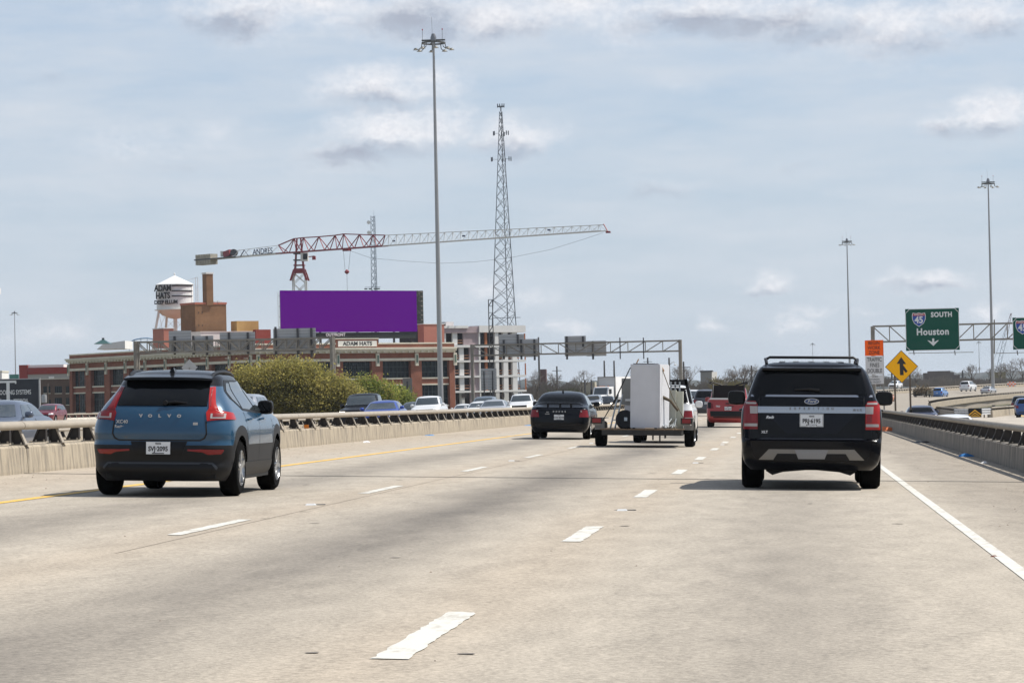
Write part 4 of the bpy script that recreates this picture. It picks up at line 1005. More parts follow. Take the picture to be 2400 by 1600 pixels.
b = MB(); b.pipe([(-.32, .5, 1.60), (-.68, .3, .80), (-1.02, .12, .20)], [.014, .020, .012], 5); b.obj('strap', m_strap, r); b = MB(); b.box((-.70, .3, .74), (.05, .05, .24), (0, R(25), 0)); b.obj('ratchet', m_strap, r)
r = load('tie_down_rope', 'thin tan rope tying the refrigerator top to the trailer right side', 'rope', 0, 0)
b = MB(); b.pipe([(.50, .5, 1.60), (.78, .5, .85), (1.08, .3, .30)], .012, 5); b.obj('rope', m_rope, r); b = MB(); b.hexa([(.40, .45, 1.655), (.49, .45, 1.64), (.56, .55, 1.50), (.52, .55, 1.50)], [(.40, .45, 1.70), (.49, .45, 1.67), (.57, .55, 1.53), (.53, .55, 1.53)]); b.obj('edge_pad', mat('cardboard', (.5, .28, .13), .9), r)
r = load('timber', 'rough brown timber lying slanted against the right of the refrigerator', 'timber', 0, 0)
b = MB(); b.pipe([(.46, .55, .86), (.72, .7, .74), (.92, .8, .48)], [.05, .04, .035], 6); b.obj('branch', mat('dark_timber', (.09, .07, .045), .9, var=.3), r)
r = load('cardboard_strip', 'small tan strip sticking up from the refrigerator top', 'cardboard', -.14, .6, 2.20)
b = MB(); b.box((0, 0, .05), (.03, .02, .14), (0, R(25), 0)); b.obj('strip', mat('cardboard', (.5, .28, .13), .9), r)
# nails the loads to their places: strap anchors sit on the deck edge

# ---- vehicles on the oncoming lanes and beyond
def onc(kind, name, label, col, px, Y, lit=False, det=1, dims=None, head=0.0, z=None, cat='car', mirror=None):
    X = at(px, 900, Y).x
    return vehicle(kind, name, label, col, X, Y, R(180)+head, 'traffic on the oncoming lanes', cat, z=z, lit=lit, det=det, dims=dims, view='front', mirror=mirror)
# Y = distance of the front bumper; the maker measures from the rear, so step back a car length
def front_at(kind, px, Y): return Y+0.0
OC = [('sedan', 'sedan', 'slate blue sedan passing behind the rail, cut by the frame edge', ('slate', (.085, .105, .15), .4), 52, 68.0, False),
      ('crossover', 'crossover', 'silver crossover half hidden behind the blue crossover mirror', ('silver', (.32, .34, .37), .5), 586, 101, False),
      ('pickup', 'pickup_truck', 'black pickup with one headlight lit, behind the royal blue sedan', ('black_truck', (.010, .011, .014), 0), 873, 152, True),
      ('sedan', 'sedan', 'royal blue sedan in front of the black pickup, below the green trees', ('royal_blue', (.018, .055, .30), .3), 915, 139, False),
      ('crossover', 'crossover', 'small dark crossover far behind the white pickup with hood scoop', ('dark_grey', (.02, .022, .026), .2), 980, 215, True),
      ('pickup', 'pickup_truck', 'white pickup with hood scoop and dark grille, beside the tall lamp mast', m_wt, 1018, 198, False),
      ('sedan', 'sedan', 'far white sedan showing only its roof beside the white pickup', m_wt, 1092, 268, False),
      ('large', 'utility_vehicle', 'blue grey utility vehicle behind the white and silver sedans', ('blue_grey', (.12, .15, .19), .4), 1144, 238, False),
      ('sedan', 'sedan', 'white sedan between the blue grey utility vehicle and the silver sedan', m_wt, 1133, 206, False),
      ('sedan', 'sedan', 'silver sedan with dark windshield beside the white sedan', ('light_silver', (.42, .43, .45), .4), 1167, 186, False),
      ('pickup', 'pickup_truck', 'white pickup with a headlight lit, left of the black sedan', m_wt, 1232, 232, True),
      ('crossover', 'crossover', 'far pale crossover showing its roof above the black sedan', ('pale_blue', (.35, .40, .45), .3), 1328, 335, False),
      ('jeep', 'off_roader', 'pale grey boxy off-roader in front of the white truck', ('pale_grey', (.30, .33, .38), .3), 1394, 318, True),
      ('crossover', 'crossover', 'dark crossover beside the pale grey boxy off-roader', ('black_car', (.012, .013, .016), 0), 1424, 330, True)]
for k, nm, lb, c, px, Y, lit in OC:
    onc(k, nm, lb, c, px, Y+KINDS[k][0], lit, 2 if Y < 160 else 1)
# ---------------------------------------------------------------- side roads
def rampz(Y): return float(np.interp(Y, [30, 160, 300, 420], [-.42, -.58, -.70, -.9]))
m_ramp = mat('ramp_concrete', (.37, .33, .275), .85, var=.16, scale=.5, stretch=(1, .2, 1), bump=.2, bscale=30)
def ramp_surf(u, Y):
    t = min(max((Y-190)/115, 0), 1); t = t*t*(3-2*t); k = min(max((13.2-u)/1.2, 0), 1); return rampz(Y) + (rz(u, Y)-.03-rampz(Y))*t*k
ramp = structure(sheet('merging_ramp', [4.75, 9, 12.0, 13.2, 20, 34], [20, 60, 100, 160, 200, 220, 240, 260, 280, 300, 320, 340], m_ramp, zf=ramp_surf, thick=.8))
def gline(name, pts, w, m, parent, h=.012):
    b = MB(); vs = []
    for x, y, z in pts: vs += [(x-w/2, y, z+h), (x+w/2, y, z+h)]
    b.add(vs, [(2*i, 2*i+1, 2*i+3, 2*i+2) for i in range(len(pts)-1)]); return b.obj(name, m, parent)
Xg = at(2285, 970, 268).x
gline('edge_line', [(Xg+3.2, 225, rampz(225)), (Xg+3.6, 250, rampz(250)), (Xg+5.2, 285, rampz(285)), (Xg+8.5, 325, rampz(325))], .22, m_yellow, ramp)
gline('gore_line', [(Xg+2.2, 205, rampz(205)), (Xg+3.0, 222, rampz(222))], .3, m_white, ramp)
m_beam = mat('guard_beam', (.52, .52, .52), .45, metal=.3, var=.1, scale=4)
# crash cushion with chevron board
r = root('crash_cushion', (Xg, 268, rampz(268)), 'grey guardrail crash cushion with yellow and black chevron board at the ramp split', 'crash cushion')
b = MB(); b.bbox(-.56, .56, -.06, -.02, .05, .86); b.obj('chevron_board', m_black, r)
m_chev = mat('chevron_yellow', (.80, .42, .02), .5)
for s in (-1, 1):
    for i in range(4):
        z0 = .86-.12-.24*i; b = MB()
        p = [(0, z0), (s*.54, z0-.42), (s*.54, z0-.54), (0, z0-.12)]
        p = [(x, max(z, .07)) for x, z in p]
        if len(set(z for x, z in p)) > 2 and z0 > .2: b.prism(p, -.075, -.062); b.obj('chevron', m_chev, r)
for s in (-1, 1):
    b = MB(); b.prism([(s*.54, .05), (s*.56, .05), (s*.56, .4), (s*.54, .4)], -.05, .5); b.prism([(s*.40, .84), (s*.5, .84), (s*.5, .9), (s*.40, .9)], -.05, .3)
    for i in range(3):
        b.hexa([(s*.58, 0, .28+.2*i), (s*.64, 0, .28+.2*i), (s*(1.65), 3.2, .28+.2*i), (s*1.59, 3.2, .28+.2*i)], [(s*.60, 0, .42+.2*i), (s*.62, 0, .42+.2*i), (s*1.63, 3.2, .42+.2*i), (s*1.61, 3.2, .42+.2*i)])
    b.obj('guard_beam', m_beam, r)
    for k in (.3, .7, 1.0): b = MB(); b.bbox(s*(.55+1.05*k)-.05, s*(.55+1.05*k)+.05, 3.2*k, 3.2*k+.1, 0, .85); b.obj('post', m_web, r)
barrier('ramp_barrier', 0, 1, 271, 335, 'pale concrete ramp barrier running back from the crash cushion beside a yellow line', None, m_par, m_rail, zf=rampz, uoff=lambda Y: Xg+1.75+.125*(Y-271), h=.62, rail_h=.86)
barrier('ramp_barrier', 0, -1, 271, 400, 'shaded concrete ramp barrier behind the merging dark blue sedan', None, m_par_d, m_rail_d, zf=rampz, uoff=lambda Y: Xg-1.6+.03*(Y-271), h=.62, rail_h=.86)  # dark materials put the shade of this face into its colour
barrier('bridge_barrier', 12.2, -1, 345, 905, 'long bridge barrier with dashed steel posts curving away behind the crash cushion', None, m_par, m_rail)
barrier('bridge_barrier', -12.40, 1, 430, 905, 'far curving median barrier behind the car hauling brush', None, m_par, m_rail)
barrier('bridge_barrier', -30.60, 1, 450, 905, 'farthest curving bridge barrier along the skyline behind the yellow merge sign', None, m_par, m_rail)
def leftz(Y): return 0.55+0.0
left_m_ramp = mat('ramp_concrete', (.37, .33, .275), .85, var=.16, scale=.5, stretch=(1, .2, 1), bump=.2, bscale=30)
def ramp_surf(u, Y):
    t = min(max((Y-190)/115, 0), 1); t = t*t*(3-2*t); k = min(max((13.2-u)/1.2, 0), 1); return rampz(Y) + (rz(u, Y)-.03-rampz(Y))*t*k
ramp = structure(sheet('side_ramp', [-64.8, -60, -52, -47.6], [40, 120, 200, 280, 360, 460, 560], m_road, zf=lambda u, Y: .55, thick=1.0))
barrier('ramp_barrier', 0, 1, 90, 470, 'white stained ramp barrier behind the dark red crossover', None, mat('pale_parapet', (.58, .55, .48), .9, col2=(.34, .30, .24), scale=2.4, thr=(.45, .75), stretch=(3, 3, .5)), m_rail, zf=lambda Y: .55, uoff=lambda Y: -64.3)
# ---------------------------------------------------------------- road signs
def R4(px0, py0, px1, py1, Y):
    """photo rectangle at distance Y -> x0, x1, z0, z1"""
    xm, ym = (px0+px1)/2, (py0+py1)/2
    return at(px0, ym, Y).x, at(px1, ym, Y).x, at(xm, py1, Y).z, at(xm, py0, Y).z
m_post = mat('galvanised_post', (.26, .25, .23), .5, metal=.4, var=.15, scale=3); m_sback = mat('sign_back', (.40, .405, .41), .5, metal=.1, var=.08, scale=1.5, stretch=(.3, 1, 4))
m_gant = mat('gantry_steel', (.22, .20, .17), .55, metal=.3, var=.15, scale=2); m_dark = mat('bracket_dark', (.05, .05, .055), .6)
m_so = mat('sign_orange', (.95, .13, .012), .6, spec=.2); m_sw = mat('sign_white', (.60, .60, .60), .6); m_sy = mat('sign_yellow', (.95, .46, .006), .6, spec=.2); m_sg = mat('sign_green', (.0, .072, .046), .6, spec=.2); m_sl = mat('sign_letter', (.66, .68, .68), .5)
m_sb = mat('sign_black', (.01, .01, .012), .5); m_shb = mat('shield_blue', (.01, .06, .32), .45); m_shr = mat('shield_red', (.38, .02, .03), .45)
# work zone sign on a post in front of the barrier
Ys = 150.0; x0, x1, z0, z1 = R4(2027, 797, 2070, 834, Ys); base = rz(3.7, Ys)
r = root('work_zone_sign', (x1-.02, Ys, base), 'orange and white work zone speed-fine sign on a thin post by the barrier', 'road sign')
o = Vector(r.location)
b = MB(); b.bbox(-.035, .035, .03, .09, 0, z1-base); b.obj('post', m_post, r)
b = MB(); b.bar((-.02, .05, .62), (-1.0, .05, 1.5), .04); b.obj('brace', m_dark, r)
def plate_sign(name, px0, py0, px1, py1, m, lines, size, sx=.8):
    a0, a1, c0, c1 = R4(px0, py0, px1, py1, Ys); b = MB(); b.bbox(a0-o.x, a1-o.x, -.012, .012, c0-o.z, c1-o.z); p = b.obj(name, m, r)
    n = len(lines); h = (c1-c0)/(n+.25)
    for i, t in enumerate(lines): text(t, size, ((a0+a1)/2-o.x, -.016, c1-o.z-h*(i+.62)), FACE_US, m_sb, p, sx=sx, bold=.002 if size > .2 else .0, ext=.002)
plate_sign('orange_panel', 2027, 797, 2070, 833.5, m_so, ['BEGIN', 'WORK', 'ZONE'], .25)
plate_sign('fines_panel', 2028.5, 834.5, 2071, 877.5, m_sw, ['TRAFFIC', 'FINES', 'DOUBLE'], .29, .66)
plate_sign('notice_panel', 2029.5, 878.5, 2071.5, 899.5, m_sw, ['WHEN', 'WORKERS', 'ARE PRESENT'], .125, .8)
# merge diamond on two posts
Ym = 164.0; c = at(2113, 859, Ym); hw = at(2152, 859, Ym).x-c.x; gzb = rampz(Ym)
r = root('merge_sign', (c.x, Ym, gzb), 'yellow diamond merge sign on two brown posts beside the ramp', 'road sign')
zc = c.z-gzb
for px in (2098, 2133.5): x = at(px, 920, Ym).x-c.x; b = MB(); b.bbox(x-.05, x+.05, .02, .1, 0, zc-.15); b.obj('post', mat('brown_post', (.11, .085, .06), .7), r)
b = MB(); b.prism([(0, zc-hw), (hw, zc), (0, zc+hw), (-hw, zc)], -.012, .012); b.obj('panel_border', m_sb, r)
k = hw*.955; b = MB(); b.prism([(0, zc-k), (k, zc), (0, zc+k), (-k, zc)], -.016, -.0125); b.obj('panel', m_sy, r)
u = hw/39.0
P = lambda pts: [((x-2113)*u, zc+(859-y)*u) for x, y in pts]
b = MB(); b.prism(P([(2109, 879), (2117.5, 879), (2117, 853), (2124, 853), (2112.5, 836), (2101.5, 852), (2108.5, 852)]), -.021, -.017); b.obj('arrow', m_sb, r)
b = MB(); b.prism(P([(2117, 855.5), (2127, 870), (2122.5, 874), (2117, 866.5)]), -.0215, -.0172); b.obj('arrow', m_sb, r)
# delineator and traffic barricade
# overhead gantries
def gantry(name, label, Y, px0, px1, top0, bot0, top1, bot1, nb, posts, depth=1.1, ch=.16, two=True):
    """planar/box truss between two photo columns"""
    A, A2 = at(px0, top0, Y), at(px0, bot0, Y); B_, B2 = at(px1, top1, Y), at(px1, bot1, Y)
    zt = (A.z+B_.z)/2; zb = (A2.z+B2.z)/2; x0, x1 = A.x, B_.x
    gx, gy = x0, Y; r = root(name, (gx, gy, GZ), label, 'gantry'); W = x1-x0; zt -= GZ; zb -= GZ
    ys = (0, depth) if two else (0,)
    for y in ys:
        for z in (zt, zb): b = MB(); b.bar((0, y, z), (W, y, z), ch); b.obj('chord', m_gant, r)
        for i in range(nb):
            xa, xb = W*i/nb, W*(i+1)/nb; b = MB(); b.bar((xa, y, zb), (xa, y, zt), ch*.55); b.obj('vertical', m_gant, r)
            b = MB(); up = i < nb/2; b.bar((xa, y, zt if up else zb), (xb, y, zb if up else zt), ch*.6); b.obj('diagonal', m_gant, r)
    if two:
        for i in range(nb+1): b = MB(); b.bar((W*i/nb, 0, zb), (W*i/nb, depth, zb), ch*.5); b.obj('cross_strut', m_gant, r)
    for px, hh in posts:
        x = at(px, (top0+top1)/2, Y).x-gx
        for y in ys: b = MB(); b.tube((x, y, 0), (x, y, zt+hh), .20, 10); b.obj('post', m_gant, r, smooth=40)
        if two:
            for q in range(3): b = MB(); b.bar((x, 0, .5+q*(zb-.6)/3), (x, depth, .5+(q+1)*(zb-.6)/3), .09); b.obj('post_brace', m_gant, r)
    return r, zt, zb, gx
def sign_back(r, gx, Y, rect, brackets=(), dy=-.35, ph=.30):
    """back of a big sign: horizontal panels and dark brackets"""
    x0, x1, z0, z1 = R4(*rect, Y); o = r.location; n = max(2, round((z1-z0)/ph)); h = (z1-z0)/n
    for i in range(n): b = MB(); b.bbox(x0-o.x, x1-o.x, dy-.04, dy, z0+i*h-o.z+.012, z0+(i+1)*h-o.z-.012); b.obj('sign_panel', m_sback, r)
    b = MB(); b.bbox(x0-o.x+.02, x1-o.x-.02, dy+.002, dy+.012, z0-o.z, z1-o.z); b.obj('sign_sheet', m_dark, r)
    for bx, by0, by1 in brackets: X = at(bx, 800, Y).x-o.x; b = MB(); b.bbox(X-.11, X+.11, dy-.20, dy-.045, at(bx, by1, Y).z-o.z, at(bx, by0, Y).z-o.z); b.obj('bracket', m_dark, r)
GZ = .55
r, zt, zb, gx = gantry('sign_gantry', 'long box-truss gantry carrying the grey backs of four signs before the brick building', 300, 318, 776, 799.5, 824, 793.5, 820, 17, ((317, .1), (777, .1)))
for rect, br in (((389, 774, 442, 822), ((403, 787, 830),)), ((447, 786, 494, 829), ((447, 786, 830), (479, 786, 832))), ((509, 777.5, 592, 829), ((531, 778, 830), (575.5, 778, 829))), ((635, 768.5, 735, 828), ((641, 765, 836), (693, 768, 834), (725, 768, 836)))):
    sign_back(r, gx, 300, rect, br, dy=1.45)
for px in (403, 479, 536, 580): X = at(px, 840, 300); b = MB(); b.box((X.x-r.location.x, -1.0, X.z-r.location.z), (.35, .25, .10)); b.obj('sign_light', m_rail, r)
GZ = rz(-24, 333)
r, zt, zb, gx = gantry('sign_gantry', 'steel truss gantry with grey sign backs spanning the oncoming lanes', 333, 1106, 1594, 807, 829.5, 800, 826, 12, ((1106, .1), (1594, .1)), two=False, ch=.17)
for rect, br in (((1169, 783, 1228, 836), ((1180, 796, 842), (1213, 783, 812), (1221, 796, 842))), ((1228.3, 794, 1261, 836), ((1252, 795, 844),)), ((1323, 787, 1373, 834), ((1328, 788, 842), (1366, 788, 812))), ((1373.3, 798.5, 1420.5, 834), ((1389, 799, 842),))):
    sign_back(r, gx, 333, rect, br, dy=.34)
for px in (1453, 1508): a, c = at(px, 791, 333), at(px, 841, 333); b = MB(); b.bbox(a.x-r.location.x-.06, a.x-r.location.x+.06, -.25, -.12, c.z-r.location.z, a.z-r.location.z); b.obj('bracket', m_dark, r)
# two roadside signs seen from behind, and a diamond
def back_sign(label, Y, rect, posts, m, gb, panels=True):
    x0, x1, z0, z1 = R4(*rect, Y); xm = (x0+x1)/2; r = root('roadside_sign', (xm, Y, gb), label, 'road sign')
    if panels: 
        n = max(2, round((z1-z0)/.3)); h = (z1-z0)/n
        for i in range(n): b = MB(); b.bbox(x0-xm, x1-xm, 0, .03, z0-gb+i*h+.012, z0-gb+(i+1)*h-.012); b.obj('sign_panel', m, r)
    else: b = MB(); b.bbox(x0-xm, x1-xm, 0, .03, z0-gb, z1-gb); b.obj('sign_panel', m, r)
    for px in posts: X = at(px, rect[3], Y).x-xm; b = MB(); b.bbox(X-.06, X+.06, -.10, -.002, 0, z1-gb-.3); b.obj('post', m_dark, r)
    return r
back_sign('grey back of a tall roadside sign in front of the unfinished white building', 345, (1127, 863, 1164, 913), (1135, 1155), m_sback, -6.6)
back_sign('brown back of a narrow roadside sign behind the small green tree', 300, (944, 886, 966, 921), (955,), mat('brown_back', (.20, .18, .16), .6, var=.1), -7.5, False)
c = at(444, 861, 270); r = root('warning_sign', (c.x, 270, .55), 'grey back of a diamond warning sign standing behind the blue crossover roof', 'road sign')
hw = at(463, 861, 270).x-c.x; zc = c.z-.55; b = MB(); b.prism([(0, zc-hw), (hw, zc), (0, zc+hw), (-hw, zc)], -.012, .012); b.obj('panel', m_sback, r); b = MB(); b.bbox(-.05, .05, -.1, -.013, 0, zc); b.obj('post', m_post, r)
# green guide sign gantry over the ramp
GZ = rampz(300)-.2
Yg = 300; r, zt, zb, gx = gantry('sign_gantry', 'steel truss gantry carrying green guide signs over the ramp', Yg, 2045, 2440, 763.5, 800, 757, 794, 10, ((2045, .0), (2440, .0)), two=False, ch=.17)
def guide(rect, name='guide_sign'):
    x0, x1, z0, z1 = R4(*rect, Yg); o = r.location
    b = MB(); b.bbox(x0-o.x, x1-o.x, -.36, -.30, z0-o.z, z1-o.z); p = b.obj(name, m_sl, r)
    d = .055; b = MB(); b.bbox(x0-o.x+d, x1-o.x-d, -.372, -.361, z0-o.z+d, z1-o.z-d); b.obj('green_face', m_sg, p)
    for cx in (x0, x1):
        for cz in (z0, z1):
            sx = 1 if cx == x0 else -1; sz = 1 if cz == z0 else -1; b = MB(); q = [(cx-o.x+sx*.0, cz-o.z), (cx-o.x+sx*.42, cz-o.z), (cx-o.x, cz-o.z+sz*.42)]
            q = q if sx*sz > 0 else q[::-1]; b.prism(q, -.378, -.3725); b.obj('corner', m_sg, p)
            b = MB(); b.bar((cx-o.x+sx*.42, -.376, cz-o.z+sz*.03), (cx-o.x+sx*.03, -.376, cz-o.z+sz*.42), .004, .06); b.obj('corner_line', m_sl, p)
    return p, x0-o.x, x1-o.x, z0-o.z, z1-o.z
s, x0, x1, z0, z1 = guide((2122, 723, 2248, 821)); w = x1-x0; h = z1-z0
def shield(p, cx, cz, sc, num):
    pts = [(-.52, .30), (-.46, .52), (-.2, .46), (0, .52), (.2, .46), (.46, .52), (.52, .30), (.50, 0), (.36, -.30), (0, -.56), (-.36, -.30), (-.50, 0)]
    for k, m, y in ((1.1, m_sl, -.379), (1.0, m_shb, -.385)):
        b = MB(); b.prism([(cx+a*k*sc, cz+c*k*sc) for a, c in pts], y-.003, y); b.obj('shield', m, p)
    b = MB(); b.prism([(cx+a*sc, cz+c*sc) for a, c in ((-.52, .30), (-.46, .52), (-.2, .46), (0, .52), (.2, .46), (.46, .52), (.52, .30))], -.393, -.389); b.obj('shield_band', m_shr, p)
    text('INTERSTATE', .14*sc, (cx, -.395, cz+.39*sc), FACE_US, m_sl, p, bold=.004, ext=.002)
    if num: text(num, .78*sc, (cx, -.390, cz-.06*sc), FACE_US, m_sl, p, bold=.025*sc, ext=.002, sx=.9)
shield(s, x0+w*.253, z1-h*.255, 1.18, '45')
text('SOUTH', .66, (x0+w*.675, -.376, z1-h*.155), FACE_US, m_sl, s, bold=.028, ext=.003, sx=.88, spacing=1.12); text('Houston', .92, (x0+w*.505, -.376, z1-h*.56), FACE_US, m_sl, s, bold=.03, ext=.003, sx=.90, spacing=1.1)
b = MB(); ax, az = x0+w*.51, z0+h*.105; b.prism([(ax, az), (ax+.56, az+.55), (ax+.42, az+.55), (ax+.10, az+.38), (ax+.10, az+.74), (ax-.10, az+.74), (ax-.10, az+.38), (ax-.42, az+.55), (ax-.56, az+.55)], -.380, -.374); b.obj('arrow', m_sl, s)
s2, a0, a1, c0, c1 = guide((2373, 743, 2500, 818)); shield(s2, a0+.95, c1-.95, 1.18, '45')
o = r.location
for px in (2141, 2237, 2383): t, q = at(px, 822, Yg), at(px, 831, Yg); b = MB(); b.bar((t.x-o.x, -.4, t.z-o.z), (t.x-o.x, -1.2, q.z-o.z), .09); b.obj('light_bracket', m_dark, r)
for pa, pb in ((2128, 2280), (2332, 2440)): t, q = at(pa, 828, Yg), at(pb, 825.5, Yg); b = MB(); b.bar((t.x-o.x, -1.2, t.z-o.z), (q.x-o.x, -1.2, q.z-o.z), .06); b.obj('catwalk_rail', m_gant, r)
t, q = at(2330, 749, Yg), at(2330, 829, Yg); b = MB(); b.bar((t.x-o.x, -.25, t.z-o.z), (q.x-o.x, -.25, q.z-o.z), .12); b.obj('bracket', m_gant, r)
# ---------------------------------------------------------------- high-mast lights
m_mast = mat('mast_steel', (.34, .34, .34), .42, metal=.55, var=.06, scale=.3); m_headm = mat('mast_head', (.10, .10, .095), .5, metal=.3); m_tipr = mat('beacon_red', (.35, .01, .015), .3)
def mast(label, px_top, py_top, px_base, Y, gb, k=1.0, nl=8, det=True, group='high mast lights'):
    t = at(px_top, py_top, Y); H = t.z-gb; r = root('light_mast', (t.x, Y, gb), label, 'light mast', group)
    n = 3
    for i in range(n):
        z0, z1 = H*i/n, H*(i+1)/n; b = MB(); b.tube((0, 0, z0), (0, 0, z1+.25), .34-.22*i/n, 12, .34-.22*(i+1)/n+.0); b.obj('pole_section', m_mast, r, smooth=40)
    b = MB(); b.lathe([(1.15*k, H+.05), (1.28*k, H+.05), (1.28*k, H+.20), (1.15*k, H+.20), (1.15*k, H+.05)], (0, 0, 0), 16); b.obj('ring', m_headm, r)
    for i in range(4): a = math.pi*i/2+.4; b = MB(); b.bar((0, 0, H+.3), (1.2*k*math.cos(a), 1.2*k*math.sin(a), H+.15), .10); b.obj('ring_arm', m_headm, r)
    b = MB(); b.bar((-1.25*k, 0, H+.42), (1.25*k, 0, H+.42), .16); b.obj('head_frame', m_headm, r)
    b = MB(); b.lathe([(.0, H+1.15), (.18, H+1.1), (.32, H+.7), (.30, H+.35), (.0, H+.3)], (0, 0, 0), 10); b.obj('hood', mat('mast_hood', (.22, .22, .23), .35, metal=.6), r, smooth=40)
    for i in range(nl):
        a = 2*math.pi*(i+.3)/nl; c, s_ = math.cos(a), math.sin(a); b = MB(); b.pipe([(1.22*k*c, 1.22*k*s_, H+.1), (1.3*k*c, 1.3*k*s_, H-.35), (1.6*k*c, 1.6*k*s_, H-.55)], .05, 5); ar = b.obj('lamp_arm', m_headm, r)
        b = MB(); b.lathe([(.0, .10), (.16, .08), (.20, -.05), (.34, -.12), (.0, -.15)], (1.9*k*c, 1.9*k*s_, H-.5), 8); b.obj('floodlight', mat('lamp_housing', (.20, .19, .16), .5), ar, smooth=50)
    if det:
        for x in (-1.15*k, .95*k): b = MB(); b.tube((x, 0, H+.2), (x, 0, H+1.5), .02, 5); q = b.obj('beacon_rod', m_headm, r); b = MB(); b.lathe([(0, H+1.66), (.05, H+1.64), (.06, H+1.5), (0, H+1.46)], (x, 0, 0), 8); b.obj('beacon', m_tipr, q)
        b = MB(); b.tube((-.1, 0, H+.9), (-.16, 0, H+2.9), .012, 4); b.obj('lightning_rod', m_headm, r)
    return r
mast('tallest high-mast light, rising beside the white pickup before the brick building', 1016, 104, 1029, 316, -7, 1.0)
mast('high-mast light standing behind the green guide sign gantry', 2316, 432, 2330, 575, -3, 1.0)
mast('high-mast light rising above the black sport utility vehicle', 1985, 569, 1991, 760, -2, 1.0)
mast('distant high-mast light standing alone at the far left beyond the black roofing sign', 34, 735, 37, 1250, 0, 1.0, 8, False)
mast('far small high-mast light above the black vehicle roof rail', 1904.5, 807, 1905, 2000, 6, 1.0, 6, False); mast('far small high-mast light between the green guide signs', 2294, 803, 2296, 2000, 6, 1.0, 6, False)
# ---------------------------------------------------------------- buildings
def brickmat(name, c1, c2, mortar, scale=1.0):
    if name in MATS: return MATS[name]
    m = bpy.data.materials.new(name); m.use_nodes = True; MATS[name] = m; nt = m.node_tree; p = nt.nodes['Principled BSDF']; p.inputs['Roughness'].default_value = .9; p.inputs['Specular IOR Level'].default_value = .2
    tc = nt.nodes.new('ShaderNodeTexCoord'); sp = nt.nodes.new('ShaderNodeSeparateXYZ'); nt.links.new(tc.outputs['Object'], sp.inputs[0])
    ad = nt.nodes.new('ShaderNodeMath'); nt.links.new(sp.outputs[0], ad.inputs[0]); nt.links.new(sp.outputs[1], ad.inputs[1])
    cb = nt.nodes.new('ShaderNodeCombineXYZ'); nt.links.new(ad.outputs[0], cb.inputs[0]); nt.links.new(sp.outputs[2], cb.inputs[1])
    b = nt.nodes.new('ShaderNodeTexBrick'); b.inputs['Scale'].default_value = 4.5*scale; b.inputs['Color1'].default_value = (*c1, 1); b.inputs['Color2'].default_value = (*c2, 1); b.inputs['Mortar'].default_value = (*mortar, 1); b.inputs['Mortar Size'].default_value = .015
    nt.links.new(cb.outputs[0], b.inputs['Vector'])
    n = nt.nodes.new('ShaderNodeTexNoise'); n.inputs['Scale'].default_value = .6; n.inputs['Detail'].default_value = 6; nt.links.new(tc.outputs['Object'], n.inputs['Vector'])
    mx = nt.nodes.new('ShaderNodeMix'); mx.data_type = 'RGBA'; mx.blend_type = 'MULTIPLY'; mx.inputs[0].default_value = .6; nt.links.new(b.outputs[0], mx.inputs[6])
    cr = nt.nodes.new('ShaderNodeValToRGB'); cr.color_ramp.elements[0].position = .3; cr.color_ramp.elements[0].color = (.6, .6, .6, 1); cr.color_ramp.elements[1].position = .7; nt.links.new(n.outputs[0], cr.inputs[0]); nt.links.new(cr.outputs[0], mx.inputs[7])
    nt.links.new(mx.outputs[2], p.inputs['Base Color']); return m
m_brick = brickmat('red_brick', (.31, .115, .068), (.22, .078, .048), (.26, .16, .12)); m_stone = mat('cream_stone', (.62, .58, .47), .8, var=.1, scale=.8); m_brown = brickmat('brown_brick', (.30, .165, .085), (.23, .12, .062), (.2, .13, .08)); m_tan = brickmat('tan_brick', (.60, .38, .15), (.52, .32, .12), (.5, .33, .15))
m_pink = mat('salmon_stucco', (.44, .17, .12), .85, var=.06, scale=.7); m_redp = mat('red_paint', (.26, .045, .03), .8, var=.1, scale=.6); m_roofw = mat('roof_white', (.72, .71, .68), .7, var=.06, scale=.5)
m_winb = mat('factory_glass', (.006, .013, .017), .2, col2=(.030, .048, .050), scale=.9, thr=(.5, .8), stretch=(3, 3, .3), spec=.15); m_mull = mat('window_bar', (.035, .045, .045), .6); m_green = mat('copper_green', (.10, .16, .12), .7)
HC = at(597, 850, 430); TH = R(39)
def pxof(p):
    q = Vector(p)-Vector((0, 0, CH)); return 1200+FL*q.dot(_r)/q.dot(_f)
def run_to(c, ang, px):
    """how far to go from point c in plan direction ang to reach a photo column"""
    up = pxof(c+Vector((math.cos(ang), math.sin(ang), 0))) > pxof(c); lo, hi = 0.0, 200.0
    for _ in range(50):
        m = (lo+hi)/2; v = pxof(c+Vector((m*math.cos(ang), m*math.sin(ang), 0)))
        if (v < px) == up: lo = m
        else: hi = m
    return lo
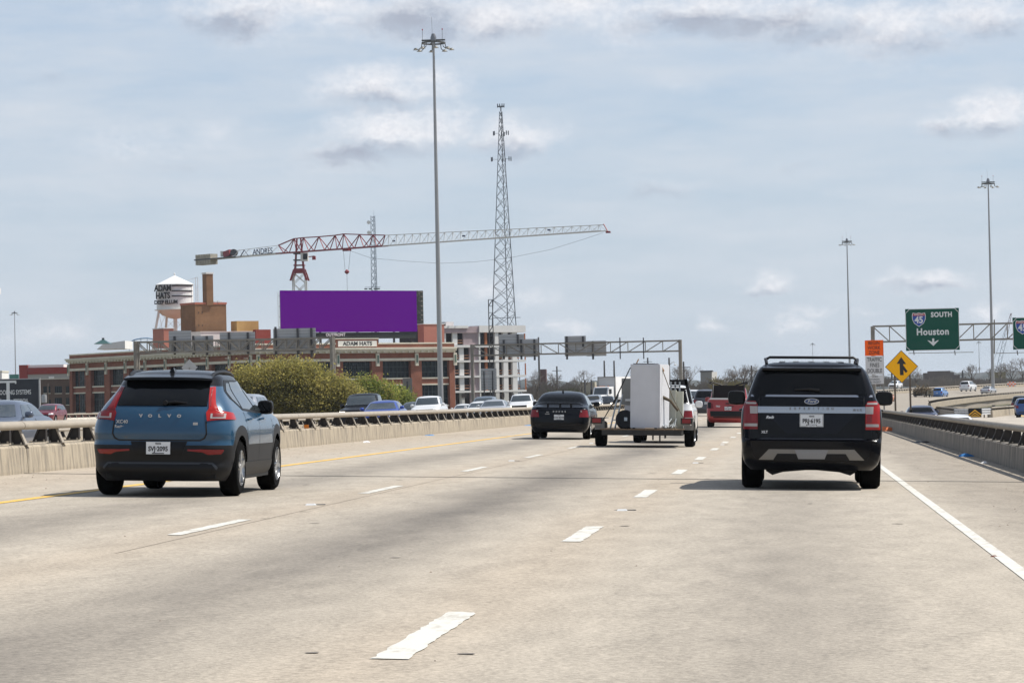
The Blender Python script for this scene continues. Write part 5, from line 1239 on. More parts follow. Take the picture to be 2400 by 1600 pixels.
def hats_building():
    H0 = -8.0; r = root('brick_building', (HC.x, HC.y, H0), 'long red brick hat factory with cream cornice and dark factory windows', 'building', rot=(0, 0, TH))
    Z = lambda z: z-H0
    LX, LY = 34.0, 61.0; NX, NY = 5, 9
    b = MB(); b.bbox(.6, LX, .6, LY, Z(-8), Z(9.4)); b.obj('core_wall', m_brick, r)
    sc, cb_, ct, pt = 8.5, 9.45, 10.25, 10.95
    for face in (0, 1):
        n, Ln = (NX, LX) if face == 0 else (NY, LY); bay = Ln/n
        def bx(u0, u1, d0, d1, z0, z1):
            """u along the facade, d outwards"""
            b = MB()
            if face == 0: b.bbox(u0, u1, -d1, -d0, Z(z0), Z(z1))
            else: b.bbox(-d1, -d0, u0, u1, Z(z0), Z(z1))
            return b
        for i in range(n+1):
            u = bay*i; w = .95
            if i in (0, n) and not (face == 1 and i == 0): pass
            u0, u1 = max(u-w, -.35 if i == 0 else 0), min(u+w, Ln)
            if face == 1 and i == 0: u0 = .0
            bx(u0, u1, -.6, .35, -8, sc-.25).obj('pilaster', m_brick, r)
            k = bx(max(u, .3)-.27, max(u, .3)+.27, .36, .62, sc-1.0, cb_-.1).obj('bracket_ornament', m_stone, r)
            bx(max(u, .3)-.13, max(u, .3)+.13, .625, .68, sc-.55, cb_-.35).obj('ornament_inset', m_green, k)
        for i in range(n):
            a0, a1 = bay*i+.98, bay*(i+1)-.98
            for (z0, z1) in ((5.75, 8.2), (1.6, 4.6), (-3.0, .4)):
                f = bx(a0, a1, -.30, -.26, z0, z1).obj('window', m_winb, r)
                nv = 7
                for j in range(1, nv): u = a0+(a1-a0)*j/nv; bx(u-.035, u+.035, -.26, -.20, z0, z1).obj('mullion', m_mull if not (face == 1 and i in (0, 8) and j in (2, 5)) else m_brick, f)
                for j in (1, 2): zz = z0+(z1-z0)*j/3; bx(a0, a1, -.255, -.21, zz-.03, zz+.03).obj('mullion', m_mull, f)
                bx(a0, a1, -.26, .12, z0-.22, z0-.0).obj('sill', m_stone, r)
            for (z0, z1) in ((4.8, 5.53), (.6, 1.38)): bx(a0, a1, -.6, .0, z0, z1).obj('spandrel', m_brick, r)
            for z in (4.6, .4): bx(a0, a1, -.6, .10, z, z+.2).obj('lintel', m_stone, r)
            bx(a0, a1, -.6, .02, 8.2, 8.5).obj('head_panel', m_brick, r)
        bx(-.45 if face == 0 else 0.42, Ln, -.6, .45, sc-.24, sc+.14).obj('string_course', m_stone, r)
        bx(-.30 if face == 0 else 0.31, Ln, -.6, .30, sc+.145, cb_-.02).obj('frieze', m_brick, r)
        bx(-.95 if face == 0 else 0.96, Ln, -.6, .95, cb_+.25, cb_+.52).obj('cornice', m_stone, r); bx(-.60 if face == 0 else 0.61, Ln, -.6, .60, cb_-.015, cb_+.245).obj('cornice_bed', m_stone, r); bx(-1.15 if face == 0 else 1.16, Ln, -.6, 1.15, cb_+.525, ct-.02).obj('cornice_cap', m_stone, r)
        for i in range(int(Ln/1.1)): u = .3+1.1*i; bx(u, u+.35, .605, .90, cb_+.02, cb_+.245).obj('modillion', m_stone, r)
        bx(-.30 if face == 0 else 0.31, Ln, -.3, .30, ct-.015, pt-.2).obj('parapet', m_brick, r); bx(-.38 if face == 0 else 0.39, Ln, -.38, .38, pt-.195, pt).obj('parapet_coping', m_stone, r)
    # raised parapet with the name board
    b = MB(); u0, u1 = 13.4, 20.6; b.bbox(u0, u1, -.42, .3, Z(10.2), Z(11.5)); p = b.obj('name_parapet', m_brick, r)
    b = MB(); b.bbox(u0-.1, u1+.1, -.5, .4, Z(11.5), Z(11.65)); b.obj('name_coping', m_stone, r)
    b = MB(); b.bbox(u0+.3, u1-.3, -.50, -.425, Z(10.42), Z(11.25)); q = b.obj('name_board', mat('name_board', (.70, .68, .62), .7), r)
    text('ADAM HATS', .84, ((u0+u1)/2, -.52, Z(10.83)), FACE_US, m_sb, q, bold=.012, ext=.01, sx=1.06)
    # smaller name board further left on the shaded side
    b = MB(); b.bbox(-.50, -.42, 16.5, 22.5, Z(10.42), Z(11.25)); q = b.obj('name_board', mat('name_board', (.70, .68, .62), .7), r); text('ADAM HATS', .8, (-.52, 19.5, Z(10.83)), (R(90), 0, R(-90)), m_sb, q, bold=.012, ext=.01)
    return r
hats_building()
def roof_block(name, label, cat, pxl, pxc, pxr, pyt, Y, pyb, m, cap=None, door=None, group=None, capm=None):
    """box turned like the factory; pxl-pxc shaded side, pxc-pxr sunlit side"""
    c = at(pxc, pyt, Y); lit = run_to(c, TH, pxr); sh = min(run_to(c, TH+math.pi/2, pxl), 14); zt = c.z; zb = at(pxc, pyb, Y).z
    r = root(name, (c.x, c.y, zb), label, cat, group, rot=(0, 0, TH)); h = zt-zb
    b = MB(); b.bbox(0, lit, 0, sh, 0, h); b.obj('wall', m, r)
    if cap: b = MB(); b.bbox(-.08, lit+.08, -.08, sh+.08, h+.002, h+cap); b.obj('coping', capm or m_roofw, r)
    if door: a, z0, z1 = door; b = MB(); b.bbox(a, a+.55, -.03, -.002, z0*h, z1*h); b.obj('opening', m_sb, r)
    return r, lit, sh, h
roof_block('stair_tower', 'salmon stair tower left of the brown brick tower on the factory roof', 'building', 358, 383.5, 407, 770, 452, 815, m_pink, .12)
r, lit, sh, h = roof_block('brick_tower', 'square brown brick tower on the factory roof below the chimney', 'building', 423, 457, 530, 713, 455, 812, m_brown, .3, capm=mat('coping_pink', (.42, .14, .09), .8))
for x in (.6, 1.3):
    for z in (.78, .48): b = MB(); b.bbox(x*.9, x*.9+.1, -.03, -.002, h*z, h*z+.28); b.obj('vent_slot', m_sb, r)
roof_block('chimney', 'tall square brown brick chimney above the brick tower', 'chimney', 474, 483.5, 499, 642, 456, 715, m_brown, .25)
roof_block('roof_shed', 'small tan brick shed with dark doorway on the factory roof', 'building', 541, 555, 606, 752, 458, 812, m_tan, None, (.2, .0, .5)) ; 
roof_block('roof_shed', 'flat red painted shed on the factory roof left of the purple billboard', 'building', 593, 600, 634.5, 772, 446, 815, m_redp)
roof_block('stair_tower', 'salmon stair tower at the right end of the factory roof behind the lamp mast', 'building', 979, 993, 1041, 760, 452, 815, m_pink, .12)
roof_block('roof_shed', 'low white roof unit behind the sign backs on the factory roof', 'building', 443, 470, 590, 778, 450, 815, m_roofw, .1)
# roof sculpture: small white antenna cluster next to the chimney
c = at(510, 705, 456); r = root('roof_antenna', (c.x, 456, at(510, 712, 456).z), 'small cluster of white roof antennas right of the brick chimney', 'antenna'); b = MB(); b.tube((0, 0, 0), (0, 0, .5), .05, 6); b.obj('stem', m_dark, r)
for i in range(5): b = MB(); b.lathe([(0, .1), (.13, .05), (.12, -.08), (0, -.1)], (-.5+.28*i, 0, .35+.05*(i % 2)), 8); b.obj('dish', m_roofw, r)
# left end of the roof: white gable, green skylight, blue arch
c = at(262, 806, 505); r = root('roof_gable', (c.x, 505, 9.0), 'low white roof gable behind the factory parapet', 'building'); x0, x1, z0, z1 = R4(226, 799, 293, 818, 505); b = MB(); b.prism([(x0-c.x, z0-9), (x1-c.x, z0-9), (x1-c.x, z1-9), (x0-c.x+1.2, z1-9-.45)], 0, 6); b.obj('gable', m_roofw, r)
c = at(242, 806, 500); r = root('skylight', (c.x, 500, c.z), 'green glazed pyramid skylight on the factory roof', 'skylight'); w = 1.35; b = MB(); b.add([(-w, -w, 0), (w, -w, 0), (w, w, 0), (-w, w, 0), (0, 0, .85)], [(0, 1, 4), (1, 2, 4), (2, 3, 4), (3, 0, 4), (3, 2, 1, 0)]); b.obj('glazing', mat('skylight_green', (.035, .09, .085), .3), r); b = MB(); b.box((0, 0, .9), (.35, .35, .28)); b.obj('cap', m_mull, r)
c = at(330, 812, 520); r = root('roof_arch', (c.x, 520, c.z-1), 'pale blue arched roof truss behind the factory parapet', 'arch'); mb_ = mat('arch_blue', (.16, .27, .42), .5)
pts = [at(295, 811, 520), at(303, 803, 520), at(315, 796, 520), at(330, 793, 520), at(345, 792, 520), at(358, 794, 520)]; o = Vector(r.location)
b = MB(); b.pipe([p-o for p in pts], .12, 6); b.obj('arch_rib', mb_, r, smooth=60)
for p in pts[1:]: b = MB(); b.bar(p-o, (p.x-o.x, 0, -1), .08); b.obj('hanger', mb_, r)
# ---- water tower
def water_tower():
    Y = 482; c = at(410, 700, Y); s = 7076.79/Y; zz = lambda py: at(410, py, Y).z
    m_w = mat('tank_white', (.74, .74, .72), .6, var=.05, scale=.6, stretch=(1, 1, .2)); m_c = mat('tank_cream', (.72, .70, .62), .6, var=.06, scale=.6)
    gb = -8; r = root('water_tower', (c.x, Y, gb), 'white water tower with conical roof and black hat-company lettering', 'water tower'); Z = lambda z: z-gb
    Rr = 87/2/s; ze, zb_ = zz(668), zz(726); b = MB(); b.lathe([(Rr, Z(zb_)), (Rr, Z(ze))], (0, 0, 0), 28); b.obj('tank', m_w, r, smooth=40)
    b = MB(); b.lathe([(Rr+.15, Z(ze)), (Rr+.15, Z(ze)+.08), (.12, Z(zz(646))), (0, Z(zz(646)))], (0, 0, 0), 28); b.obj('roof', m_w, r, smooth=30)
    b = MB(); b.lathe([(0, Z(zz(639))), (.14, Z(zz(641))), (.10, Z(zz(646))), (0, Z(zz(647)))], (0, 0, 0), 8); b.obj('finial', m_w, r, smooth=40)
    b = MB(); b.lathe([(0, Z(zz(748))), (Rr*.35, Z(zz(745))), (Rr*.7, Z(zz(738))), (Rr*.92, Z(zz(730))), (Rr, Z(zb_))], (0, 0, 0), 28); b.obj('bowl', m_c, r, smooth=60)
    b = MB(); b.lathe([(Rr, Z(zb_)-.05), (Rr+.35, Z(zb_)-.05), (Rr+.35, Z(zb_)+.05), (Rr, Z(zb_)+.05)], (0, 0, 0), 28); b.obj('walkway', m_c, r)
    b = MB(); b.tube((0, 0, 0), (0, 0, Z(zz(747))), .32, 10); b.obj('riser', m_c, r, smooth=40)
    for i in range(4):
        a = math.pi/2*i+R(38); b = MB(); b.tube((Rr*.98*math.cos(a), Rr*.98*math.sin(a), Z(zb_)-.1), (Rr*1.35*math.cos(a), Rr*1.35*math.sin(a), Z(zz(800))), .20, 8); b.obj('leg', m_c, r, smooth=40)
        b = MB(); b.tube((Rr*1.35*math.cos(a), Rr*1.35*math.sin(a), Z(zz(800))), (Rr*1.7*math.cos(a), Rr*1.7*math.sin(a), 0), .20, 8); b.obj('leg', m_c, r, smooth=40)
        a2 = a+math.pi/2
        for p, q in ((a, a2), (a2, a)): b = MB(); b.tube((Rr*math.cos(p), Rr*math.sin(p), Z(zb_)-.3), (Rr*1.35*math.cos(q), Rr*1.35*math.sin(q), Z(zz(798))), .03, 5); b.obj('tie_rod', m_c, r)
    # lettering on the drum: each letter follows the curve
    def wrap(txt, px0, px1, py0, py1, bold=.01):
        n = len(txt); zc = Z((zz(py0)+zz(py1))/2); h = zz(py0)-zz(py1)
        for i, ch in enumerate(txt):
            if ch == ' ': continue
            x = ((px0+(px1-px0)*(i+.5)/n)-410)/s; x = max(-Rr*.97, min(Rr*.97, x)); a = math.asin(x/Rr)
            text(ch, h*1.38, ((Rr+.06)*math.sin(a), -(Rr+.06)*math.cos(a), zc), (R(90), 0, a), m_sb, r, bold=bold, ext=.02, sx=.82)
    def board(txt, pxm, py0, py1, sx, bold):
        a = math.asin((pxm-410)/s/Rr); h = zz(py0)-zz(py1); zc = Z((zz(py0)+zz(py1))/2)
        text(txt, h*1.38, ((Rr+.30)*math.sin(a), -(Rr+.30)*math.cos(a), zc), (R(90), 0, a), m_sb, r, bold=bold, ext=.03, sx=sx)
        b = MB(); d = Vector((math.cos(a), math.sin(a), 0)); c_ = Vector(((Rr+.22)*math.sin(a), -(Rr+.22)*math.cos(a), zc)); b.bar(c_-d*1.1, c_+d*1.1, .05); b.bar(c_, c_+Vector((-.3*math.sin(a), .3*math.cos(a), 0)), .06); b.obj('letter_frame', m_w, r)
    board('ADAM', 392, 669.5, 684, .84, .05); board('HATS', 392, 687, 701.5, .84, .05); board('DEEP ELLUM', 399, 705, 714, .88, .035)
    for py in (671, 683, 695):
        for a0, a1 in ((R(2), R(80)), (R(-84), R(-65))):
            b = MB(); vs = []; fs = []; n = 10
            for i in range(n+1):
                a = a0+(a1-a0)*i/n
                for rr_, dz in ((Rr+.02, -.09), (Rr+.09, -.09), (Rr+.09, .09), (Rr+.02, .09)): vs.append((rr_*math.sin(a), -rr_*math.cos(a), Z(zz(py))+dz))
            for i in range(n):
                for k in range(4): fs.append((4*i+k, 4*i+(k+1) % 4, 4*i+4+(k+1) % 4, 4*i+4+k))
            b.add(vs, fs); b.obj('band', m_sb, r)
    x = Rr+.55; b = MB(); b.bar((x, -.3, Z(zb_)), (x, -.3, Z(zz(652))), .08); b.bar((x+.35, -.3, Z(zb_)), (x+.35, -.3, Z(zz(652))), .08); b.bar((Rr*.7, -.3, Z(zz(658))), (x+.35, -.3, Z(zz(651))), .07)
    for i in range(9): b.bar((x, -.3, Z(zb_)+.45*i), (x+.35, -.3, Z(zb_)+.45*i+.2), .06)
    b.obj('ladder', m_w, r)
water_tower()
# ---- billboard
def billboard():
    Y = 452; c = at(656.6, 730, Y); r = root('billboard', (c.x, c.y, 9.0), 'huge plain purple billboard on a dark frame above the hat factory', 'billboard', rot=(0, 0, R(36))); Z = lambda z: z-9.0
    # right end lies where the photo column 977 meets the turned plane
    lo, hi = 5, 60
    for _ in range(40):
        m = (lo+hi)/2; p = Vector((c.x+m*math.cos(R(36)), c.y+m*math.sin(R(36)), 15)); q = p-Vector((0, 0, CH)); px = 1200+FL*q.dot(_r)/q.dot(_f)
        if px < 977: lo = m
        else: hi = m
    W = lo; z1 = at(656.6, 680.5, Y).z; z0 = at(656.6, 779, Y).z
    b = MB(); b.bbox(0, W, -.05, .05, Z(z0), Z(z1)); b.obj('face', mat('billboard_purple', (.125, .0, .27), .95, spec=.0), r)
    b = MB(); b.bbox(.2, W-.2, .06, .9, Z(z0)-1.0, Z(z0)-.05); b.obj('apron', mat('apron_dark', (.02, .028, .024), .7), r)
    for i in range(8): x = .6+i*(W-1.2)/7; b = MB(); b.bbox(x-.12, x+.12, .4, .7, Z(z0)-2.4, Z(z1)-.3); b.obj('upright', m_dark, r)
    for i in range(4): z = Z(z0)+(z1-z0)*(i+.5)/4; b = MB(); b.bbox(0, W, .06, .35, z-.1, z+.1); b.obj('stringer', m_dark, r)
    b = MB(); b.bbox(W+.02, W+1.25, .1, .25, Z(z0)+.2, Z(z1)); b.obj('end_panel', mat('end_dark', (.025, .03, .025), .7, col2=(.16, .17, .13), scale=3, thr=(.5, .8)), r)
    for i in range(9): z = Z(z0)+.4+(z1-z0-.6)*i/8; b = MB(); b.bar((W+.75, -.05, z), (W+1.05, -.05, z), .10); b.obj('ladder_rung', m_rail, r)
    b = MB(); b.bar((-.45, -.2, Z(z0)-1), (-.45, -.2, Z(z1)-.4), .06); b.bar((-.15, -.2, Z(z0)-1), (-.15, -.2, Z(z1)-.4), .06)
    for i in range(16): b.bar((-.45, -.2, Z(z0)+.4*i), (-.15, -.2, Z(z0)+.4*i), .04)
    b.obj('ladder', mat('ladder_pale', (.45, .52, .48), .6), r)
    text('OUTFRONT', .62, (9.3, -.12, Z(z0)-.42), FACE_US, m_sl, r, bold=.02, ext=.03, sx=1.0)
billboard()
# ---- unfinished apartment block
def apartments():
    Y = 590; gb = -6; c0_ = at(1040, 850, Y); AN = R(40); r = root('apartment_block', (c0_.x, Y, gb), 'unfinished white apartment block with bare window openings right of the factory', 'building', rot=(0, 0, AN)); o = Vector(r.location)
    run = lambda px: run_to(c0_, AN, px) if px > 1040.5 else 0.0
    def zat(px, py): m = run(px); return at(px, py, Y+m*math.sin(AN)).z
    m_wr = mat('house_wrap', (.70, .69, .67), .75, var=.06, scale=.5); m_sh = mat('sheathing_mauve_shaded', (.36, .28, .29), .85, var=.12, scale=.8); m_in = mat('dark_interior', (.018, .010, .008), .9); m_ora = mat('orange_column', (.38, .13, .05), .8); m_slab = mat('slab_edge', (.66, .65, .63), .8); m_conc = mat('podium', (.52, .51, .48), .85, var=.1, scale=.5)  # mauve sheathing, its tone also holding the left section's painted shade
    def bx(rect, d0, d1, m, name, parent=None, dz=0): a0, a1 = run(rect[0]), run(rect[2]); pm = (rect[0]+rect[2])/2; c0, c1 = zat(pm, rect[3]), zat(pm, rect[1]); b = MB(); b.bbox(a0, a1, d0, d1, c0-gb, c1-gb); return b.obj(name, m, parent or r)
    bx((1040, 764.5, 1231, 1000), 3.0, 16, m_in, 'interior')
    q = lambda x: 1040+x/7.84; w = lambda y: 750+y/7.84
    fl = [(245, 455), (520, 735), (790, 1015), (1070, 1290), (1340, 1560)]; slabs = [(455, 500), (735, 770), (1015, 1052), (1290, 1325)]
    for a, c in slabs: bx((1040, w(a), 1230.5, w(c)), -.35, 3, m_slab, 'floor_slab')
    bx((1040, w(120), q(640), w(235)), -.3, 3, m_sh, 'roof_fascia'); bx((1040, w(105), q(440), w(150)), -.5, -.31, m_roofw, 'roof_edge'); bx((q(640), w(100), q(1490), w(225)), -.5, 3, m_wr, 'roof_band')
    for i, (a, c) in enumerate(fl):
        m = m_wr if i in (0,) else (m_conc if i == 4 else m_sh)
        spans = [(0, 50), (175, 260), (370, 640)] if i == 0 else [(0, 205), (292, 372), (480, 640)]
        for s0, s1 in spans: bx((q(s0), w(a-12), q(s1), w(c)), 0, .4, m_sh if s0 in (370, 480) else m_wr if i < 4 else m_conc, 'wall_panel')
        for s0, s1 in ((640, 662), (935, 1000), (1082, 1168), (1252, 1335)): bx((q(s0), w(a-22), q(s1), w(c)), -.3, .4, m_wr if i < 4 else m_conc, 'wall_panel')
        if i < 4:
            bx((q(765), w(a-20), q(800), w(c)), -.1, .3, m_ora, 'column'); bx((q(1485), w(a), q(1500), w(c)), -.2, .0, m_ora, 'column'); bx((q(662), w(a-10), q(763), w(c-20)), .8, .9, mat('glazed_opening', (.03, .04, .055), .2), 'glazing')
            for s0, s1 in (((262, 368),) if i == 0 else ((210, 290), (375, 478))) + ((1002, 1080), (1170, 1250), (1340, 1400)):
                for k in (.55, .78): zz = a+(c-a)*k; bx((q(s0), w(zz), q(s1), w(zz+16)), .1, .25, mat('guard_plank', (.36, .17, .09), .8), 'guard_plank')
        else:
            for s0, s1 in ((300, 390), (1015, 1085), (1195, 1260)): bx((q(s0), w(1350), q(s1), w(1420)), -.35, -.31, m_in, 'vent')
    b = MB(); b.box((run(1075), 4, zat(1075, 758)-gb), (2.0, 2, .9)); b.obj('roof_unit', m_roofw, r); b = MB(); b.box((run(1058), 3.5, zat(1058, 761)-gb), (1.6, 1, .5)); b.obj('roof_unit', m_in, r)
    # material hoist in front
    c = at(1154, 920, 590); r2 = root('hoist_mast', (c.x, 590, -6), 'dark lattice material hoist standing against the unfinished block', 'hoist'); zt = at(1154, 702, 590).z+6; hw = .40
    for sx in (-1, 1):
        for sy in (-1, 1): b = MB(); b.bar((sx*hw, sy*hw, 0), (sx*hw, sy*hw, zt), .10); b.obj('leg', m_dark, r2)
    n = 22
    for i in range(n):
        za, zb_ = zt*i/n, zt*(i+1)/n; b = MB()
        for sy in (-hw, hw): b.bar((-hw, sy, za), (hw, sy, zb_ if i % 2 else za), .08); b.bar((-hw, sy, zb_), (hw, sy, zb_), .08)
        b.obj('lattice', m_dark, r2)
apartments()
# ---- left edge: red store, grey brick house, roofing sign
def left_edge():
    m_st = mat('store_red', (.26, .030, .022), .8, var=.06, scale=.4); m_gs = mat('store_grey', (.36, .345, .32), .8)
    Y = 540; gb = -9.5; c = at(65, 870, Y); r = root('store_building', (c.x, Y, gb), 'red flat-roofed store with white roof band left of the hat factory', 'building'); o = Vector(r.location)
    def bx(rect, d0, d1, m, name, YY, o, r): a0, a1, c0, c1 = R4(*rect, YY); b = MB(); b.bbox(a0-o.x, a1-o.x, d0, d1, c0-o.z, c1-o.z); return b.obj(name, m, r)
    bx((45, 855, 65, 930), 0, 20, m_st, 'end_wall', Y, o, r); bx((65.2, 861, 175, 876), -.1, 20, m_st, 'fascia', Y, o, r); bx((65.2, 876, 175, 960), .1, 20, m_gs, 'wall', Y, o, r); bx((65.2, 854.5, 148, 860.8), .3, 19, m_roofw, 'roof_band', Y, o, r); bx((115, 882, 127, 888), -.3, 0, m_roofw, 'sign_light', Y, o, r)
    Y = 500; m_gb = brickmat('grey_brick', (.16, .105, .075), (.12, .08, .058), (.14, .11, .09)); c = at(125, 900, Y); r = root('brick_house', (c.x, Y, gb), 'low grey brown brick house right of the black roofing sign', 'building'); o = Vector(r.location)
    bx((90, 888, 168, 1000), 0, 10, m_gb, 'wall', Y, o, r); bx((89, 886.5, 169, 888.5), -.15, 10, m_stone, 'coping', Y, o, r)
    for a in ((102, 905, 118, 921), (129, 905, 145, 921), (155, 905, 162, 921), (129, 932, 145, 948), (112, 936, 119, 950), (155, 932, 162, 948)):
        w = bx(a, -.06, -.002, m_winb, 'window', Y, o, r)
        for k in (1, 2, 3): x = a[0]+(a[2]-a[0])*k/4; bx((x-.4, a[1], x+.4, a[3]), -.10, -.062, m_mull, 'mullion', Y, o, w)
        bx((a[0]-.5, a[3], a[2]+.5, a[3]+1.6), -.16, -.002, m_stone, 'sill', Y, o, r)
    Y = 420; c = at(45, 930, Y); r = root('roofing_sign', (c.x, Y, gb+.5), 'black roofing-company billboard with white serif lettering and pale frame', 'billboard'); o = Vector(r.location)
    bx((-60, 889, 91, 970), 0, .3, mat('sign_navy', (.008, .011, .020), .6), 'board', Y, o, r)
    for a in ((-60, 887.5, 94, 889.5), (91.2, 889.6, 94, 968)): bx(a, -.08, .32, m_sback, 'frame', Y, o, r)
    m_wl = mat('letter_white', (.78, .78, .78), .6)
    P = lambda px, py: (at(px, py, Y).x-o.x, -.03, at(px, py, Y).z-o.z)
    bx((-5, 892, 38, 897), -.06, -.002, m_wl, 'letter_stroke', Y, o, r); bx((15.5, 897, 23, 948), -.06, -.002, m_wl, 'letter_stroke', Y, o, r); bx((12.5, 947, 26, 950), -.06, -.002, m_wl, 'letter_stroke', Y, o, r); bx((35, 894, 38.5, 899), -.061, -.003, m_wl, 'letter_stroke', Y, o, r)
    text('ROOFING SYSTEMS', .92, P(33, 919.5), FACE_US, m_wl, r, bold=.012, ext=.015, sx=.62); text('RESIDENTIAL', .58, P(49, 938), FACE_US, m_wl, r, bold=.01, ext=.015, sx=.62); text('COMMERCIAL', .58, P(-14, 938), FACE_US, m_wl, r, bold=.01, ext=.015, sx=.62); text('ROOFINGSYSTEMS.COM', .66, P(33, 957), FACE_US, m_wl, r, bold=.012, ext=.015, sx=.66)
    for px in (0, 40, 80): x = P(px, 960)[0]; b = MB(); b.bbox(x-.15, x+.15, .32, .62, 0, 6); b.obj('post', m_post, r)
    c = at(104, 935, 470); r = root('pole_transformer', (c.x, 470, gb), 'pale grey pole transformer in front of the grey brick house', 'transformer'); b = MB(); b.lathe([(.0, .75), (.42, .7), (.48, .4), (.48, -.55), (0, -.6)], (0, 0, c.z-gb), 14); b.obj('tank', m_sback, r, smooth=40); b = MB(); b.tube((.55, 0, 0), (.55, 0, c.z-gb+2.5), .13, 8); b.obj('pole', mat('pole_wood', (.10, .075, .055), .9), r, smooth=40)
    c = at(2, 870, 900); r = root('white_tower', (c.x-1, 900, 0), 'white slab building cut by the left frame edge', 'building'); o = Vector(r.location); bx((-30, 872, 5, 960), 0, 8, m_roofw, 'wall', 900, o, r); bx((-30, 869, 5.5, 872), -.2, 8, m_stone, 'parapet', 900, o, r)
    c = at(1, 680, 900); r = root('white_mast', (c.x-1.2, 900, 0), 'white tower mast at the very left edge of the sky', 'mast'); b = MB(); b.tube((0, 0, 0), (0, 0, c.z), .55, 10, .4); b.obj('shaft', m_roofw, r, smooth=40); b = MB(); b.lathe([(0, c.z+1), (1.3, c.z+.6), (1.3, c.z-1.2), (0, c.z-1.4)], (0, 0, 0), 12); b.obj('head', m_roofw, r, smooth=40)
left_edge()
